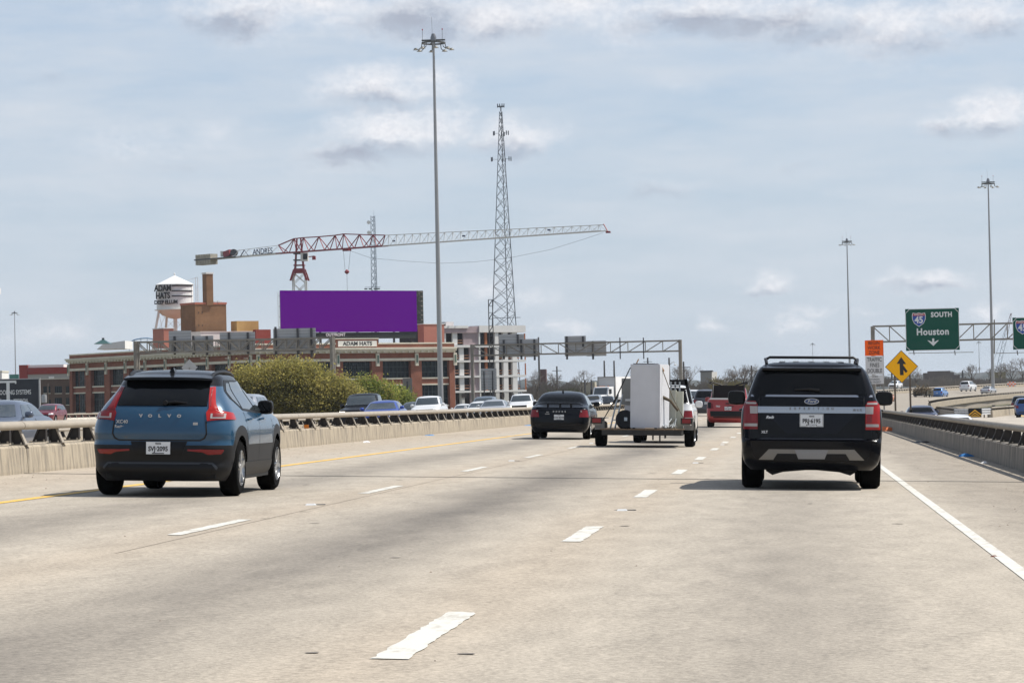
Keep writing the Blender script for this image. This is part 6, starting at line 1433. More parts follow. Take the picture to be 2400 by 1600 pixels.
# ---------------------------------------------------------------- crane and lattice towers
def crane():
    m_cr = mat('crane_red', (.22, .014, .022), .5, var=.1, scale=1); m_cw = mat('crane_white', (.62, .60, .56), .5, var=.08, scale=1); m_cg = mat('counterweight', (.34, .31, .25), .8, var=.15, scale=1); m_blk = mat('crane_navy', (.02, .035, .09), .5)
    Y = 640; gb = -6; c = at(702, 640, Y); r = root('tower_crane', (c.x, Y, gb), 'red and white flat-top tower crane behind the billboard, its jib swung right', 'crane'); o = Vector(r.location)
    # jib direction: the right tip is nearer than the mast
    tipY = 578; tip = at(1415, 541, tipY); hub = at(702, 590, Y)
    d = Vector((tip.x-hub.x, tip.y-hub.y, 0)); L = d.length; d.normalize(); z0 = hub.z-o.z; rise = (tip.z-hub.z)/L
    n_ = Vector((-d.y, d.x, 0))
    def J(s, lat, up): return Vector((hub.x-o.x, hub.y-o.y, z0)) + d*s + n_*lat + Vector((0, 0, rise*max(s, 0)+up))
    def s_at(px):          # distance along the jib where it crosses a photo column
        lo, hi = -40, L+10
        for _ in range(40):
            m = (lo+hi)/2; p = J(m, 0, 0)+o-Vector((0, 0, CH)); x = 1200+FL*p.dot(_r)/p.dot(_f)
            if x < px: lo = m
            else: hi = m
        return lo
    hw = .75
    def chord(s0, s1, lat, u0, u1, m, w, name='chord'): b = MB(); b.bar(J(s0, lat, u0), J(s1, lat, u1), w); b.obj(name, m, r)
    # top chord heights at photo columns (red part peaks, white part tapers)
    cols = [(653, 1.75), (690, 2.9), (712, 2.95), (748, 2.9), (786, 2.95), (806, 3.1), (843, 2.75), (875, 2.45), (903, 2.2)]
    S = [(s_at(px), h) for px, h in cols]
    for (sa, ha), (sb, hb) in zip(S, S[1:]): chord(sa, sb, 0, ha, hb, m_cr, .22, 'top_chord')
    for lat in (-hw, hw): chord(S[0][0], S[-1][0], lat, 0, 0, m_cr, .24, 'bottom_chord')
    for i, ((sa, ha), (sb, hb)) in enumerate(zip(S, S[1:])):
        mid = (sa+sb)/2
        for lat in (-hw, hw):
            b = MB(); b.bar(J(sa, 0, ha), J(mid, lat, 0), .15); b.obj('brace', m_cr, r); b = MB(); b.bar(J(mid, lat, 0), J(sb, 0, hb), .15); b.obj('brace', m_cr, r)
    # white outer jib
    s0, s1 = S[-1][0], L; n = 26
    chord(s0, s1, 0, 2.2, 1.15, m_cw, .13, 'top_chord')
    for lat in (-hw, hw): chord(s0, s1, lat, 0, 0, m_cw, .17, 'bottom_chord')
    for i in range(n):
        sa, sb = s0+(s1-s0)*i/n, s0+(s1-s0)*(i+1)/n; h0, h1 = 2.2-1.05*i/n, 2.2-1.05*(i+1)/n
        for lat in (-hw, hw): b = MB(); b.bar(J(sa, lat, 0), J((sa+sb)/2, 0, (h0+h1)/2), .075); b.obj('brace', m_cw, r); b = MB(); b.bar(J((sa+sb)/2, 0, (h0+h1)/2), J(sb, lat, 0), .05); b.obj('brace', m_cw, r)
    b = MB(); b.bar(J(s1, 0, 1.3), J(s1+1.2, 0, -.3), .15); b.obj('jib_end', m_cr, r); b = MB(); b.box(J(s1+1.2, 0, -.3), (.9, .9, .35)); b.obj('end_sheave', m_cr, r)
    for px in (923, 1087, 1287): p = J(s_at(px), 0, .9); b = MB(); b.box(p, (.6, .3, .3)); b.obj('lamp_box', m_blk, r)
    # counter jib
    sc_, sw = s_at(466), s_at(502); chord(sc_, S[0][0], -hw, -.05, 0, m_cw, .3, 'counter_jib'); chord(sc_, S[0][0], hw, -.05, 0, m_cw, .3, 'counter_jib'); chord(s_at(545), S[0][0], 0, 1.35, 1.75, m_cw, .10, 'top_chord')
    b = MB(); b.add([J(sc_-.4, -hw-.3, -.15), J(s_at(560), -hw-.3, -.15), J(s_at(560), hw+.3, -.15), J(sc_-.4, hw+.3, -.15), J(sc_-.4, -hw-.3, .1), J(s_at(560), -hw-.3, .1), J(s_at(560), hw+.3, .1), J(sc_-.4, hw+.3, .1)], [(3, 2, 1, 0), (4, 5, 6, 7), (0, 1, 5, 4), (1, 2, 6, 5), (2, 3, 7, 6), (3, 0, 4, 7)]); b.obj('counter_platform', m_dark, r)
    for i in range(6):
        sa = sc_+(sw-sc_)*(i+.08)/6; sb = sc_+(sw-sc_)*(i+.92)/6; b = MB(); b.add([J(sa, -1.0, -1.2), J(sb, -1.0, -1.2), J(sb, 1.0, -1.2), J(sa, 1.0, -1.2), J(sa, -1.0, 1.1), J(sb, -1.0, 1.1), J(sb, 1.0, 1.1), J(sa, 1.0, 1.1)], [(3, 2, 1, 0), (4, 5, 6, 7), (0, 1, 5, 4), (1, 2, 6, 5), (2, 3, 7, 6), (3, 0, 4, 7)]); b.obj('counterweight', m_cg, r)
    p = J(s_at(536), 0, .85); b = MB(); b.box(p, (2.2, 1.4, 1.3), (0, R(-12), math.atan2(d.y, d.x))); b.obj('winch', m_cr, r); b = MB(); b.lathe([(.0, -.8), (.75, -.8), (.75, .8), (.0, .8)], J(s_at(549), 0, 1.0), 12, 'y'); b.obj('winch_drum', m_dark, r); b = MB(); b.box(J(s_at(524), 0, .9), (1.2, 1, 1.2)); b.obj('control_cabinet', m_cw, r)
    m0 = J(s_at(572), -hw-.2, .2); ang = math.atan2(d.y, d.x)
    for k in range(5): sa, sb = s_at(552+22*k), s_at(563+22*k); b = MB(); b.bar(J(sa, -hw, 0), J(sb, 0, 1.5), .08); b.bar(J(sb, 0, 1.5), J(s_at(574+22*k), -hw, 0), .06); b.obj('brace', m_cw, r)
    b = MB(); b.bar(J(s_at(572), -hw-.2, .0), J(s_at(581), -hw-.2, 1.3), .16); b.bar(J(s_at(590), -hw-.2, .0), J(s_at(581), -hw-.2, 1.3), .10); b.obj('logo_peak', m_blk, r)
    text('ANDRES', 1.75, J(s_at(624), -hw-.22, .62), (R(90), 0, ang), m_blk, r, bold=.02, ext=.02, sx=1.06, align='CENTER')
    # slewing part, cab, mast
    for sx in (-.9, .9):
        for sy in (-.7, .7): b = MB(); b.bar((sx, sy, z0-3.6), (sx*.45, sy*.3, z0+2.9), .24); b.obj('tower_head', m_cr, r)
    for z in (z0-.4, z0-1.8, z0-2.9): b = MB(); b.bbox(-1.15, 1.15, -1, 1, z-.12, z+.12); b.obj('head_deck', m_cr if z < z0-2 else m_dark, r)
    b = MB(); b.bbox(.55, 2.1, -1.7, -.5, z0-2.1, z0-.3); k = b.obj('operator_cab', m_cw, r); b = MB(); b.bbox(1.1, 2.05, -1.73, -1.702, z0-1.75, z0-.5); b.obj('cab_window', m_glass, k)
    b = MB(); b.bar((1.6, 0, z0-1.2), (3.3, 0, z0-1.0), .2); b.box((3.2, 0, z0-1.4), (.7, .7, .8)); b.obj('slewing_motor', m_cr, r)
    for sx in (-1, 1):
        for sy in (-1, 1): b = MB(); b.hexa([(sx*1.75-.2, sy*1.5-.2, z0-6.2), (sx*1.75+.2, sy*1.5-.2, z0-6.2), (sx*1.75+.2, sy*1.5+.2, z0-6.2), (sx*1.75-.2, sy*1.5+.2, z0-6.2)], [(sx*.95-.3, sy*.8-.3, z0-3.8), (sx*.95+.3, sy*.8-.3, z0-3.8), (sx*.95+.3, sy*.8+.3, z0-3.8), (sx*.95-.3, sy*.8+.3, z0-3.8)]); b.obj('climbing_collar', m_cr, r)
    b = MB(); b.bbox(-1.1, 1.1, -1, 1, z0-4.6, z0-3.6); b.obj('slew_ring', m_cr, r)
    hm = 1.0; zt = z0-4.4; n = 15
    for sx in (-hm, hm):
        for sy in (-hm, hm): b = MB(); b.bar((sx*1.35, sy, 0), (sx*1.35, sy, zt), .24); b.obj('mast_leg', m_cw, r)
    for i in range(n):
        za, zb_ = zt*i/n, zt*(i+1)/n
        for sy in (-hm, hm): b = MB(); b.bar((-hm*1.35, sy, za), (hm*1.35, sy, zb_), .12); b.obj('brace', m_cw, r); b = MB(); b.bar((hm*1.35, sy, za), (-hm*1.35, sy, zb_), .12); b.obj('brace', m_cw, r)
    # trolley, rope, hook
    st = s_at(813); b = MB(); p = J(st, 0, -.4); b.bar(J(s_at(806), 0, -.35), J(s_at(820), 0, -.35), .8, .35); b.obj('trolley', m_cr, r)
    hk = at(813, 637, (J(st, 0, 0)+o).y)-o
    for dx in (-.75, .75): b = MB(); b.tube(p+Vector((dx, 0, 0)), hk+Vector((dx*.5, 0, .4)), .03, 4); b.obj('hoist_rope', m_dark, r)
    b = MB(); b.lathe([(0, .55), (.5, .15), (.5, -.15), (0, -.55)], hk, 8); b.obj('hook_block', m_cr, r)
    b = MB(); b.tube(hk, hk-Vector((0, 0, 6)), .035, 4); b.obj('load_line', m_dark, r)
    # slack line under the jib
    pts = [J(s_at(820), 0, -.5)+Vector((0, 0, 0))]
    for px, py in ((870, 605), (950, 612), (1030, 617), (1110, 614), (1190, 605), (1290, 585), (1370, 560), (1412, 546)):
        ss = s_at(px); q = J(ss, 0, 0)+o; pts.append(at(px, py, q.y)-o)
    b = MB(); b.pipe(pts, .025, 4); b.obj('slack_line', m_dark, r)
crane()
def lattice(label, px_top, py_top, px_base, Y, gb, wtop, wbase, n, m, dishes=True, nm='radio_tower'):
    t = at(px_top, py_top, Y); H = t.z-gb; r = root(nm, (t.x, Y, gb), label, 'radio tower')
    A = [R(205), R(325), R(85)]
    W = lambda z: wbase+(wtop-wbase)*(z/H)**.92
    V3 = lambda z, k: Vector((W(z)*math.cos(A[k]), W(z)*math.sin(A[k]), z))
    zs = [0]; 
    for i in range(n): zs.append(H*(1-(1-(i+1)/n)**1.25))
    for k in range(3):
        b = MB(); b.pipe([V3(z, k) for z in zs], [.13-.06*i/n for i in range(n+1)], 5); b.obj('leg', m, r)
    for i in range(n):
        za, zb_ = zs[i], zs[i+1]
        for k in range(3):
            j = (k+1) % 3; w = .11-.05*i/n
            b = MB(); b.bar(V3(za, k), V3(zb_, j), w); b.obj('brace', m, r); b = MB(); b.bar(V3(za, j), V3(zb_, k), w); b.obj('brace', m, r)
    return r, H, V3
m_lat = mat('tower_steel', (.13, .14, .16), .6, metal=.2, var=.1, scale=1)
r, H, V3 = lattice('tall three-legged lattice radio tower rising behind the unfinished apartment block', 1174, 262, 1188, 700, -5, .35, 4.9, 26, m_lat)
for py, wd in ((313, 1.2), (374, 1.5)):
    z = at(1174, py, 700).z+5
    for k in range(3):
        p = V3(z, k); dr = Vector((p.x, p.y, 0)).normalized(); b = MB(); b.bar(p, p+dr*wd, .07); ar = b.obj('antenna_arm', m_lat, r)
        for q in (-.35, .35): b = MB(); c = p+dr*wd+Vector((-dr.y, dr.x, 0))*q; b.box(c, (.22, .22, 1.0)); b.obj('panel_antenna', m_lat, ar)
b = MB(); b.bar((0, 0, H), (0, 0, H+1.2), .25); b.bar((-.8, 0, H+1.2), (.8, 0, H+1.2), .3); b.obj('top_array', m_lat, r)
for x in (-.75, -.25, .3, .75): b = MB(); b.box((x, 0, H+1.4), (.22, .2, .9)); b.obj('panel_antenna', m_lat, r)
z = at(1188, 745, 700).z+5; b = MB(); b.bar(V3(z, 0), V3(z, 1)+Vector((1.2, 0, 0)), .12); b.obj('platform_beam', m_lat, r)
m_lat2 = mat('far_tower_steel', (.17, .21, .26), .6)
r, H, V3 = lattice('slim lattice relay tower with two white dishes seen through the crane jib', 874.5, 506, 877, 900, -3, .75, 1.5, 30, m_lat2)
for py in (521, 545): z = at(874, py, 900).z+3; b = MB(); b.lathe([(0, .2), (.55, .1), (.55, -.25), (0, -.3)], (-1.35, -.3, z), 10, 'y'); b.obj('dish', m_roofw, r)
b = MB(); b.tube((.2, 0, H), (.2, 0, H+1.8), .03, 4); b.obj('whip_antenna', m_lat2, r)
z = at(876, 677, 900).z+3
for x in (-2.5, -1.2, .3, 1.3): b = MB(); b.box((x, -1, z), (.9, .3, .35)); b.obj('floodlight', m_dark, r)
b = MB(); b.bar((-2.9, -.9, z+.5), (1.9, -.9, z+.5), .12); b.obj('platform_rail', m_lat2, r)
# ---------------------------------------------------------------- more traffic
X = at(104, 960, 247).x
vehicle('crossover', 'crossover', 'dark red crossover on the side ramp below the black roofing sign', ('wine_red', (.16, .012, .022), .35), X, 247+4.6, R(183), 'traffic on the side roads', z=.55, tilt=0, det=2, view='front')
def side(kind, name, label, col, px, Y, z=None, head=0.0, det=1, dims=None, group='traffic on the side roads'):
    X = at(px, 930, Y).x; return vehicle(kind, name, label, col, X, Y, head, group, z=z, tilt=0 if z is not None else None, det=det, dims=dims)
side('sedan', 'sedan', 'dark navy sedan merging behind the right barrier below the merge sign', ('navy', (.012, .016, .05), .2), 2160, 163, rampz(163)-.05, det=2)
side('sedan', 'sedan', 'white sedan showing only its roof above the right barrier rail', m_wt, 2236, 98, rampz(98)-.17, dims=(4.5, .88, 1.36, .88, .94, 3.3, 2.6, 1.25, (1.0, 3.6), .32))
side('crossover', 'crossover', 'bright blue crossover at the right frame edge on the far ramp', ('bright_blue', (.02, .07, .22), .3), 2404, 262, rampz(262), R(8))
side('crossover', 'crossover', 'silver crossover with lit signal on the far ramp', ('silver_two', (.35, .38, .42), .4), 2398, 290, rampz(290), R(10)); side('large', 'utility_vehicle', 'dark utility vehicle ahead of the silver crossover on the far ramp', ('dark_grey_two', (.02, .022, .025), .1), 2390, 318, rampz(318), R(12))
def far(kind, name, label, col, px, py, Y, head, dims=None):
    p = at(px, py, Y); return vehicle(kind, name, label, col, p.x, Y, head, 'far traffic on the curving freeway', z=p.z, tilt=0, dims=dims)
far('sedan', 'sedan', 'orange sedan half hidden behind the black vehicle door mirror', ('orange', (.60, .17, .03), .1), 2068, 944, 430, R(14))
far('crossover', 'crossover', 'light blue crossover pulling the trailer of cut brush', ('sky_blue', (.07, .19, .46), .2), 2196, 932, 505, R(17))
far('large', 'utility_vehicle', 'white utility vehicle far out beside the lamp mast', m_wt, 2260, 917, 560, R(20)); far('sedan', 'sedan', 'pale silver sedan just left of the lamp mast', ('light_silver', (.42, .43, .45), .4), 2308, 924, 545, R(20))
far('crossover', 'crossover', 'white crossover on the far lanes behind the merge sign', m_wt, 2107, 911, 620, R(200))
X = at(1655, 940, 215).x; vehicle('large', 'utility_vehicle', 'dark grey utility vehicle between the white pickup and the red pickup', ('graphite', (.035, .037, .045), .2), X, 215, 0, 'traffic ahead in our lanes')
X = at(1622, 940, 270).x; vehicle('pickup', 'pickup_truck', 'white pickup far ahead right of the black cab rack', m_wt, X, 276, R(180), 'traffic ahead in our lanes')
# brush trailer
c = at(2148, 935, 498); r = root('brush_trailer', (c.x+.6, 498, at(2165, 934, 498).z), 'low trailer heaped with cut brown brush behind the light blue crossover', 'trailer', rot=(0, 0, -R(17))); m_br = mat('cut_brush', (.10, .075, .04), .95, col2=(.22, .16, .09), scale=2, thr=(.4, .6))
b = MB(); b.bbox(-1.15, 1.15, 0, 4.2, .45, .6); b.obj('deck', m_web, r)
for s in (-1, 1): wheel(r, s*1.3, 1.6, .35, .22, 'plain'); b = MB(); b.bbox(s*1.15-.03, s*1.15+.03, 0, 4.2, .6, 1.4); b.obj('side_board', mat('board_dark', (.05, .045, .03), .9), r)
b = MB()
for i in range(150): p = Vector((random.uniform(-1, 1), random.uniform(.1, 4.1), random.uniform(.7, 1.7))); q = Vector((random.gauss(0, .5), random.gauss(0, .6), random.gauss(0, .3))); b.bar(p-q, p+q, random.uniform(.04, .12))
b.obj('brush_heap', m_br, r, kind='stuff')
# white truck and box trailer
Yt = 405; c = at(1414, 930, Yt); hd = R(201); r = root('box_truck', (c.x, Yt, rz(-24, Yt)), 'white tractor with long white box trailer above the oncoming cars', 'truck', 'traffic on the oncoming lanes'); r.rotation_euler = (0, 0, -hd); m_tw = mat('truck_white', (.74, .74, .74), .45, var=.03, scale=.5); m_tg = mat('trailer_front', (.46, .46, .46), .6, var=.05, scale=.6)
b = MB(); b.bbox(-1.3, 1.3, -15.5, -1.2, 1.15, 4.15); b.obj('box', m_tw, r); b = MB(); b.bbox(-1.22, 1.22, -1.195, -1.16, 1.3, 4.05); b.obj('front_panel', m_tg, r)
for x in (-1.27, 1.27): b = MB(); b.bbox(x-.05, x+.05, -1.2, -1.12, 1.15, 4.15); b.obj('corner_post', m_gant, r)
b = MB(); b.bbox(-1.3, 1.3, -1.2, -1.12, 4.06, 4.17); b.obj('top_rail', m_gant, r); b = MB(); b.bbox(-1.25, 1.25, -15.4, -1.3, .95, 1.14); b.obj('chassis', m_web, r)
b = MB(); b.prism([(-1.0, .6), (2.2, .6), (2.25, 1.5), (1.0, 1.75), (.55, 2.75), (-.95, 2.85), (-1.0, 1.6)], -1.12, 1.12, 'yz'); b.obj('cab', m_tw, r)
b = MB(); b.hexa([(-.95, .98, 1.80), (.95, .98, 1.80), (.95, 1.02, 1.80), (-.95, 1.02, 1.80)], [(-.9, .60, 2.66), (.9, .60, 2.66), (.9, .66, 2.66), (-.9, .66, 2.66)]); b.obj('windshield', m_glass2, r)
b = MB(); b.bbox(-.7, .7, 2.22, 2.28, .75, 1.42); b.obj('grille', m_black, r); b = MB(); b.bbox(-1.15, 1.15, 2.1, 2.35, .42, .68); b.obj('bumper', m_chrome, r)
for s in (-1, 1):
    b = MB(); b.bbox(s*1.36-.12, s*1.36+.12, .75, .85, 1.8, 2.5); b.obj('mirror', m_black, r); b = MB(); b.box((s*.85, 2.3, .95), (.3, .06, .2)); b.obj('headlight', m_head, r)
    b = MB(); b.bbox(s*1.13-.01, s*1.13+.01, -.3, .55, 1.9, 2.5); b.obj('side_window', m_glass2, r)
    for y in (1.5, -2.6, -3.8, -13.2, -14.4): wheel(r, s*1.2, y, .5, .3, 'plain')
for x in (-.9, -.3, 0, .3, .9): b = MB(); b.box((x, .3, 2.88), (.14, .1, .08)); b.obj('marker_light', m_amber, r)
# ---------------------------------------------------------------- small things on the road
m_mark = mat('marker_ceramic', (.55, .56, .56), .35)
for (x, y, lb) in ((-5.66, 35.2, 'silver lane marker just past the blue crossover front wheel'), (-1.95, 34.4, 'silver lane marker left of the black vehicle shadow'), (-5.66, 60.8, 'silver lane marker between the dashes behind the black sedan'), (-1.93, 60.2, 'silver lane marker between the black vehicle and the trailer'), (-1.95, 84.6, 'silver lane marker right of the trailer wheels'), (-5.66, 85.2, 'silver lane marker between the black sedan and the trailer wheel')):
    r = root('pavement_marker', (x, y, rz(x, y)), lb, 'road marker', 'raised lane markers')
    b = MB(); b.hexa([(-.06, -.06, 0), (.06, -.06, 0), (.06, .06, 0), (-.06, .06, 0)], [(-.045, -.025, .018), (.045, -.025, .018), (.045, .025, .018), (-.045, .025, .018)]); b.obj('body', m_mark, r)
    b = MB(); b.hexa([(-.10, .07, 0), (.16, .07, 0), (.14, .24, 0), (-.08, .24, 0)], [(-.10, .07, .004), (.16, .07, .004), (.14, .24, .004), (-.08, .24, .004)]); b.obj('adhesive_patch', mat('adhesive', (.10, .10, .10), .8), r)
def litter(label, x, y, m, size, seed, cat='litter', name='litter', flat=.5):
    rs = random.Random(seed); r = root(name, (x, y, rz(x, y)), label, cat); b = MB(); n = 9; vs = [(0, 0, size*flat)]
    for k, (rr, h) in enumerate(((.55, .75), (1.0, .02))):
        for i in range(n): a = 2*math.pi*i/n; q = size*rr*rs.uniform(.6, 1.15); vs.append((q*math.cos(a)*1.4, q*math.sin(a), size*flat*h*rs.uniform(.5, 1.2)))
    fs = [(0, 1+i, 1+(i+1) % n) for i in range(n)]+[(1+i, 1+n+i, 1+n+(i+1) % n, 1+(i+1) % n) for i in range(n)]
    b.add(vs, fs); b.obj('crumpled_sheet', m, r); return r
litter('crumpled bright blue rag lying at the foot of the stained right barrier', 3.92, 69.6, mat('blue_rag', (.02, .16, .42), .7), .16, 1); litter('flat blue scrap at the foot of the left barrier near the green trees', -12.1, 100.4, mat('blue_scrap', (.05, .22, .5), .7), .16, 2, flat=.2); litter('small blue scrap by the left barrier behind the black sedan', -12.1, 139, mat('blue_scrap', (.05, .22, .5), .7), .2, 3, flat=.2)
litter('heap of orange sandbag cloth at the foot of the right barrier', 3.80, 126, mat('orange_cloth', (.50, .12, .03), .8), .42, 4, 'sandbag', 'sandbag', .45); litter('white paper scrap lying on the shoulder below the left barrier', -11.9, 84, mat('paper', (.75, .75, .75), .8), .1, 5)
litter('dark rag lying in the shadow of the right barrier', 3.85, 92, m_black, .22, 6, flat=.25); litter('white bottle scrap at the foot of the right barrier', 3.9, 62.5, mat('paper', (.75, .75, .75), .8), .08, 7); litter('rusty red scrap lying on the white edge line', 1.62, 25, mat('red_scrap', (.16, .06, .04), .8), .03, 8)
# amber reflector on the median post
c = at(704, 998, 77.4); r = root('delineator', (-12.52, 77.4, rz(-12.5, 77.4)+.45), 'small amber delineator plate on the median parapet', 'delineator'); b = MB(); b.bbox(-.06, .06, -.01, .01, .0, .10); b.obj('plate', m_amber, r)
# grit along the shoulders: far too many crumbs to count
def grit():
    b = MB(); rs = np.random.default_rng(3)
    for u0, u1, n in ((-12.35, -9.7, 420), (2.0, 4.05, 520), (-9.3, 1.6, 110)):
        for i in range(n):
            y = 14+110*rs.random()**1.3; t = rs.random()**(2.2 if u0 > 0 else 2.0); u = (u1-(u1-u0)*t) if u0 > 0 else (u0+(u1-u0)*t); s = rs.uniform(.004, .014)*(1 if u0 != -9.3 else .8); z = rz(u, y); a = rs.random()*3
            b.add([(u-s, y-s, z), (u+s, y-s*.6, z), (u+s*.7, y+s, z), (u-s*.8, y+s*.7, z), (u, y, z+s*.9)], [(0, 1, 4), (1, 2, 4), (2, 3, 4), (3, 0, 4)])
    return b.obj('road_grit', mat('grit', (.22, .18, .14), .9, var=.5, scale=3), kind='stuff')
tag(grit(), 'scattered brown grit and crumbs along the road shoulders', 'grit')
# ---------------------------------------------------------------- trees
def leafmat(name, c):
    """leaf that also lets light through"""
    m = mat(name, c, .65, var=.25, scale=1.2, spec=.2); nt = m.node_tree; p = nt.nodes['Principled BSDF']; out = nt.nodes['Material Output']
    t = nt.nodes.new('ShaderNodeBsdfTranslucent'); t.inputs[0].default_value = (c[0]*1.5, c[1]*1.5, c[2]*1.2, 1); ms = nt.nodes.new('ShaderNodeMixShader'); ms.inputs[0].default_value = .6
    nt.links.new(p.outputs[0], ms.inputs[1]); nt.links.new(t.outputs[0], ms.inputs[2]); nt.links.new(ms.outputs[0], out.inputs[0]); return m
m_bark = mat('bark', (.085, .07, .055), .95, var=.3, scale=4); m_twig = mat('twig', (.16, .135, .115), .95, var=.25, scale=2)
def leaves(rs, centres, per, spread, size, nm):
    """leaf-sized faces gathered in clumps; returns verts, faces, material index"""
    C = np.repeat(centres, per, axis=0); n = len(C); P = C+rs.normal(0, 1, (n, 3))*spread
    a = rs.normal(0, 1, (n, 3)); a /= np.linalg.norm(a, axis=1)[:, None]; t = rs.normal(0, 1, (n, 3)); u = np.cross(a, t); u /= np.linalg.norm(u, axis=1)[:, None]; s = rs.uniform(.6, 1.3, (n, 1))*size
    V = np.stack([P-a*s-u*s*.35, P-a*s*.1+u*s*.5, P+a*s+u*s*.1, P+a*s*.1-u*s*.55], 1).reshape(-1, 3)
    mi = np.repeat(rs.integers(0, nm, len(centres)), per); return V, mi
def from_np(name, V, k, mats, mi, parent):
    n = len(V)//k; me = bpy.data.meshes.new(name); me.vertices.add(len(V)); me.vertices.foreach_set('co', V.astype(np.float32).ravel()); me.loops.add(len(V)); me.loops.foreach_set('vertex_index', np.arange(len(V), dtype=np.int32)); me.polygons.add(n); me.polygons.foreach_set('loop_start', np.arange(0, len(V), k, dtype=np.int32)); me.polygons.foreach_set('loop_total', np.full(n, k, dtype=np.int32))
    for m in mats: me.materials.append(m)
    if mi is not None: me.polygons.foreach_set('material_index', mi.astype(np.int32))
    me.update(); me.validate(); return link(bpy.data.objects.new(name, me), parent)
def green_tree(label, lobes, Y, gb, mats, dens, seed, size=.11, depth=3.2):
    """lobes: photo ellipses (px, py, rx, ry) of the crown"""
    rs = np.random.default_rng(seed); c0 = at(lobes[0][0], lobes[0][1], Y); s = FL/Y; r = root('green_tree', (c0.x, Y, gb), label, 'tree', 'green trees below the oncoming lanes'); o = np.array([c0.x, Y, gb]); cen = []
    for (px, py, rx, ry) in lobes:
        p = at(px, py, Y); n = int(dens*rx*ry/100)
        d = rs.normal(0, 1, (n, 3)); d /= np.linalg.norm(d, axis=1)[:, None]; q = d*(rs.uniform(.15, 1.12, (n, 1))**.6); cen.append(np.array(p)+q*np.array([rx/s, depth*rx/140+.8, ry/s])-o)
    C = np.concatenate(cen); V, mi = leaves(rs, C, 64, .36, size*.85, len(mats)); from_np('crown', V, 4, mats, mi, r)
    b = MB(); zt = c0.z-gb; b.pipe([(0, 0, 0), (.1, 0, zt*.45), (0, .1, zt*.72)], [.26, .2, .13], 7)
    for i in range(26):
        q = C[rs.integers(0, len(C))]; h0 = zt*rs.uniform(.45, .72); m = np.array([0, 0, h0])*.5+q*.5+rs.normal(0, .3, 3); b.pipe([(0, 0, h0), tuple(m), tuple(q)], [.10, .06, .025], 5)
    b.obj('trunk', m_bark, r, smooth=60); return r
ol = [leafmat('leaf_olive', (.27, .235, .085)), leafmat('leaf_straw', (.31, .265, .10)), leafmat('leaf_moss', (.23, .21, .075)), leafmat('leaf_dark', (.17, .16, .06))]; gr = [leafmat('leaf_green', (.17, .20, .05)), leafmat('leaf_fresh', (.23, .24, .065)), leafmat('leaf_deep', (.10, .13, .036))]
green_tree('big olive green bushy tree behind the blue crossover, before the brick factory', [(660, 905, 92, 54), (600, 900, 55, 46), (720, 915, 80, 52), (640, 945, 90, 34), (780, 925, 52, 42), (735, 955, 80, 26), (570, 930, 40, 45), (690, 880, 60, 34), (820, 945, 40, 26)], 236, -7.5, ol, 6.8, 11)
green_tree('fresh green tree between the olive tree and the black pickup', [(858, 925, 46, 36), (890, 930, 32, 30), (828, 940, 36, 30), (860, 955, 60, 18)], 262, -7.5, gr+ol[:1], 12, 12); green_tree('small green tree right of the fresh green tree, below the brown sign back', [(922, 932, 26, 24), (948, 944, 20, 24), (915, 950, 36, 18)], 285, -7.5, gr, 16, 13)
def bare_tree(label, px, pyb, hpx, Y, seed, group='bare winter trees', wide=1.0):
    rs = random.Random(seed); p = at(px, pyb, Y); H = hpx*Y/FL; gb = min(p.z, gz(p.x, Y)+.2) if False else p.z; r = root('bare_tree', (p.x, Y, gb-1.5), label, 'tree', group); tr = MB(); cr = MB(); th = .5*Y/FL
    def grow(a, d, l, w, lev):
        b_ = a+d*l; (tr if lev < 2 else cr).tube(a, b_, w, 4 if lev < 2 else 3, w*.7, caps=False)
        if lev >= 5: return
        for k in range(3 if lev else 5):
            q = Vector((rs.gauss(0, .55)*wide, rs.gauss(0, .55), rs.gauss(.12, .25))); nd_ = (d+q).normalized(); grow(a+d*l*rs.uniform(.55, 1.0), nd_, l*rs.uniform(.58, .82), max(w*.62, th*.32), lev+1)
    grow(Vector((0, 0, 0)), Vector((rs.gauss(0, .05), 0, 1)).normalized(), H*.34+1.2, H*.030, 0); tr.obj('trunk', m_bark, r); cr.obj('crown', m_twig, r); return r
BT = ['bare tree beside the lone maroon brick shaft', 'bare tree just right of the maroon brick shaft', 'bare tree in front of the low tan building', 'bare tree hidden behind the white truck trailer', 'bare tree right of the gantry post and the white pickup rack', 'bare tree close to the lamp pole by the gantry post', 'bare tree right of the grey warehouse', 'tall bare tree left of the black vehicle rear window', 'bare tree behind the tall bare tree by the black vehicle', 'low bare tree between the warehouse and the tall bare tree', 'low bare tree left of the broken brown building', 'bare tree right of the broken brown building', 'bare tree right of the lamp mast by the guide signs', 'bare tree behind the striped barricade', 'bare tree at the right frame edge behind the far lanes', 'low bare tree under the distant crane boom']
for i, (px, pyb, hp, Y) in enumerate(((1262, 926, 46, 620), (1300, 925, 40, 640), (1365, 925, 44, 600), (1480, 925, 40, 620), (1610, 915, 52, 560), (1588, 915, 40, 580), (1700, 914, 44, 560), (1745, 914, 58, 540), (1762, 914, 46, 560), (1720, 912, 36, 600), (2148, 897, 26, 800), (2278, 895, 34, 800), (2345, 893, 34, 780), (2372, 893, 42, 760), (2396, 892, 46, 740), (2318, 893, 26, 820))):
    bare_tree(BT[i], px, pyb, hp, Y, 40+i)
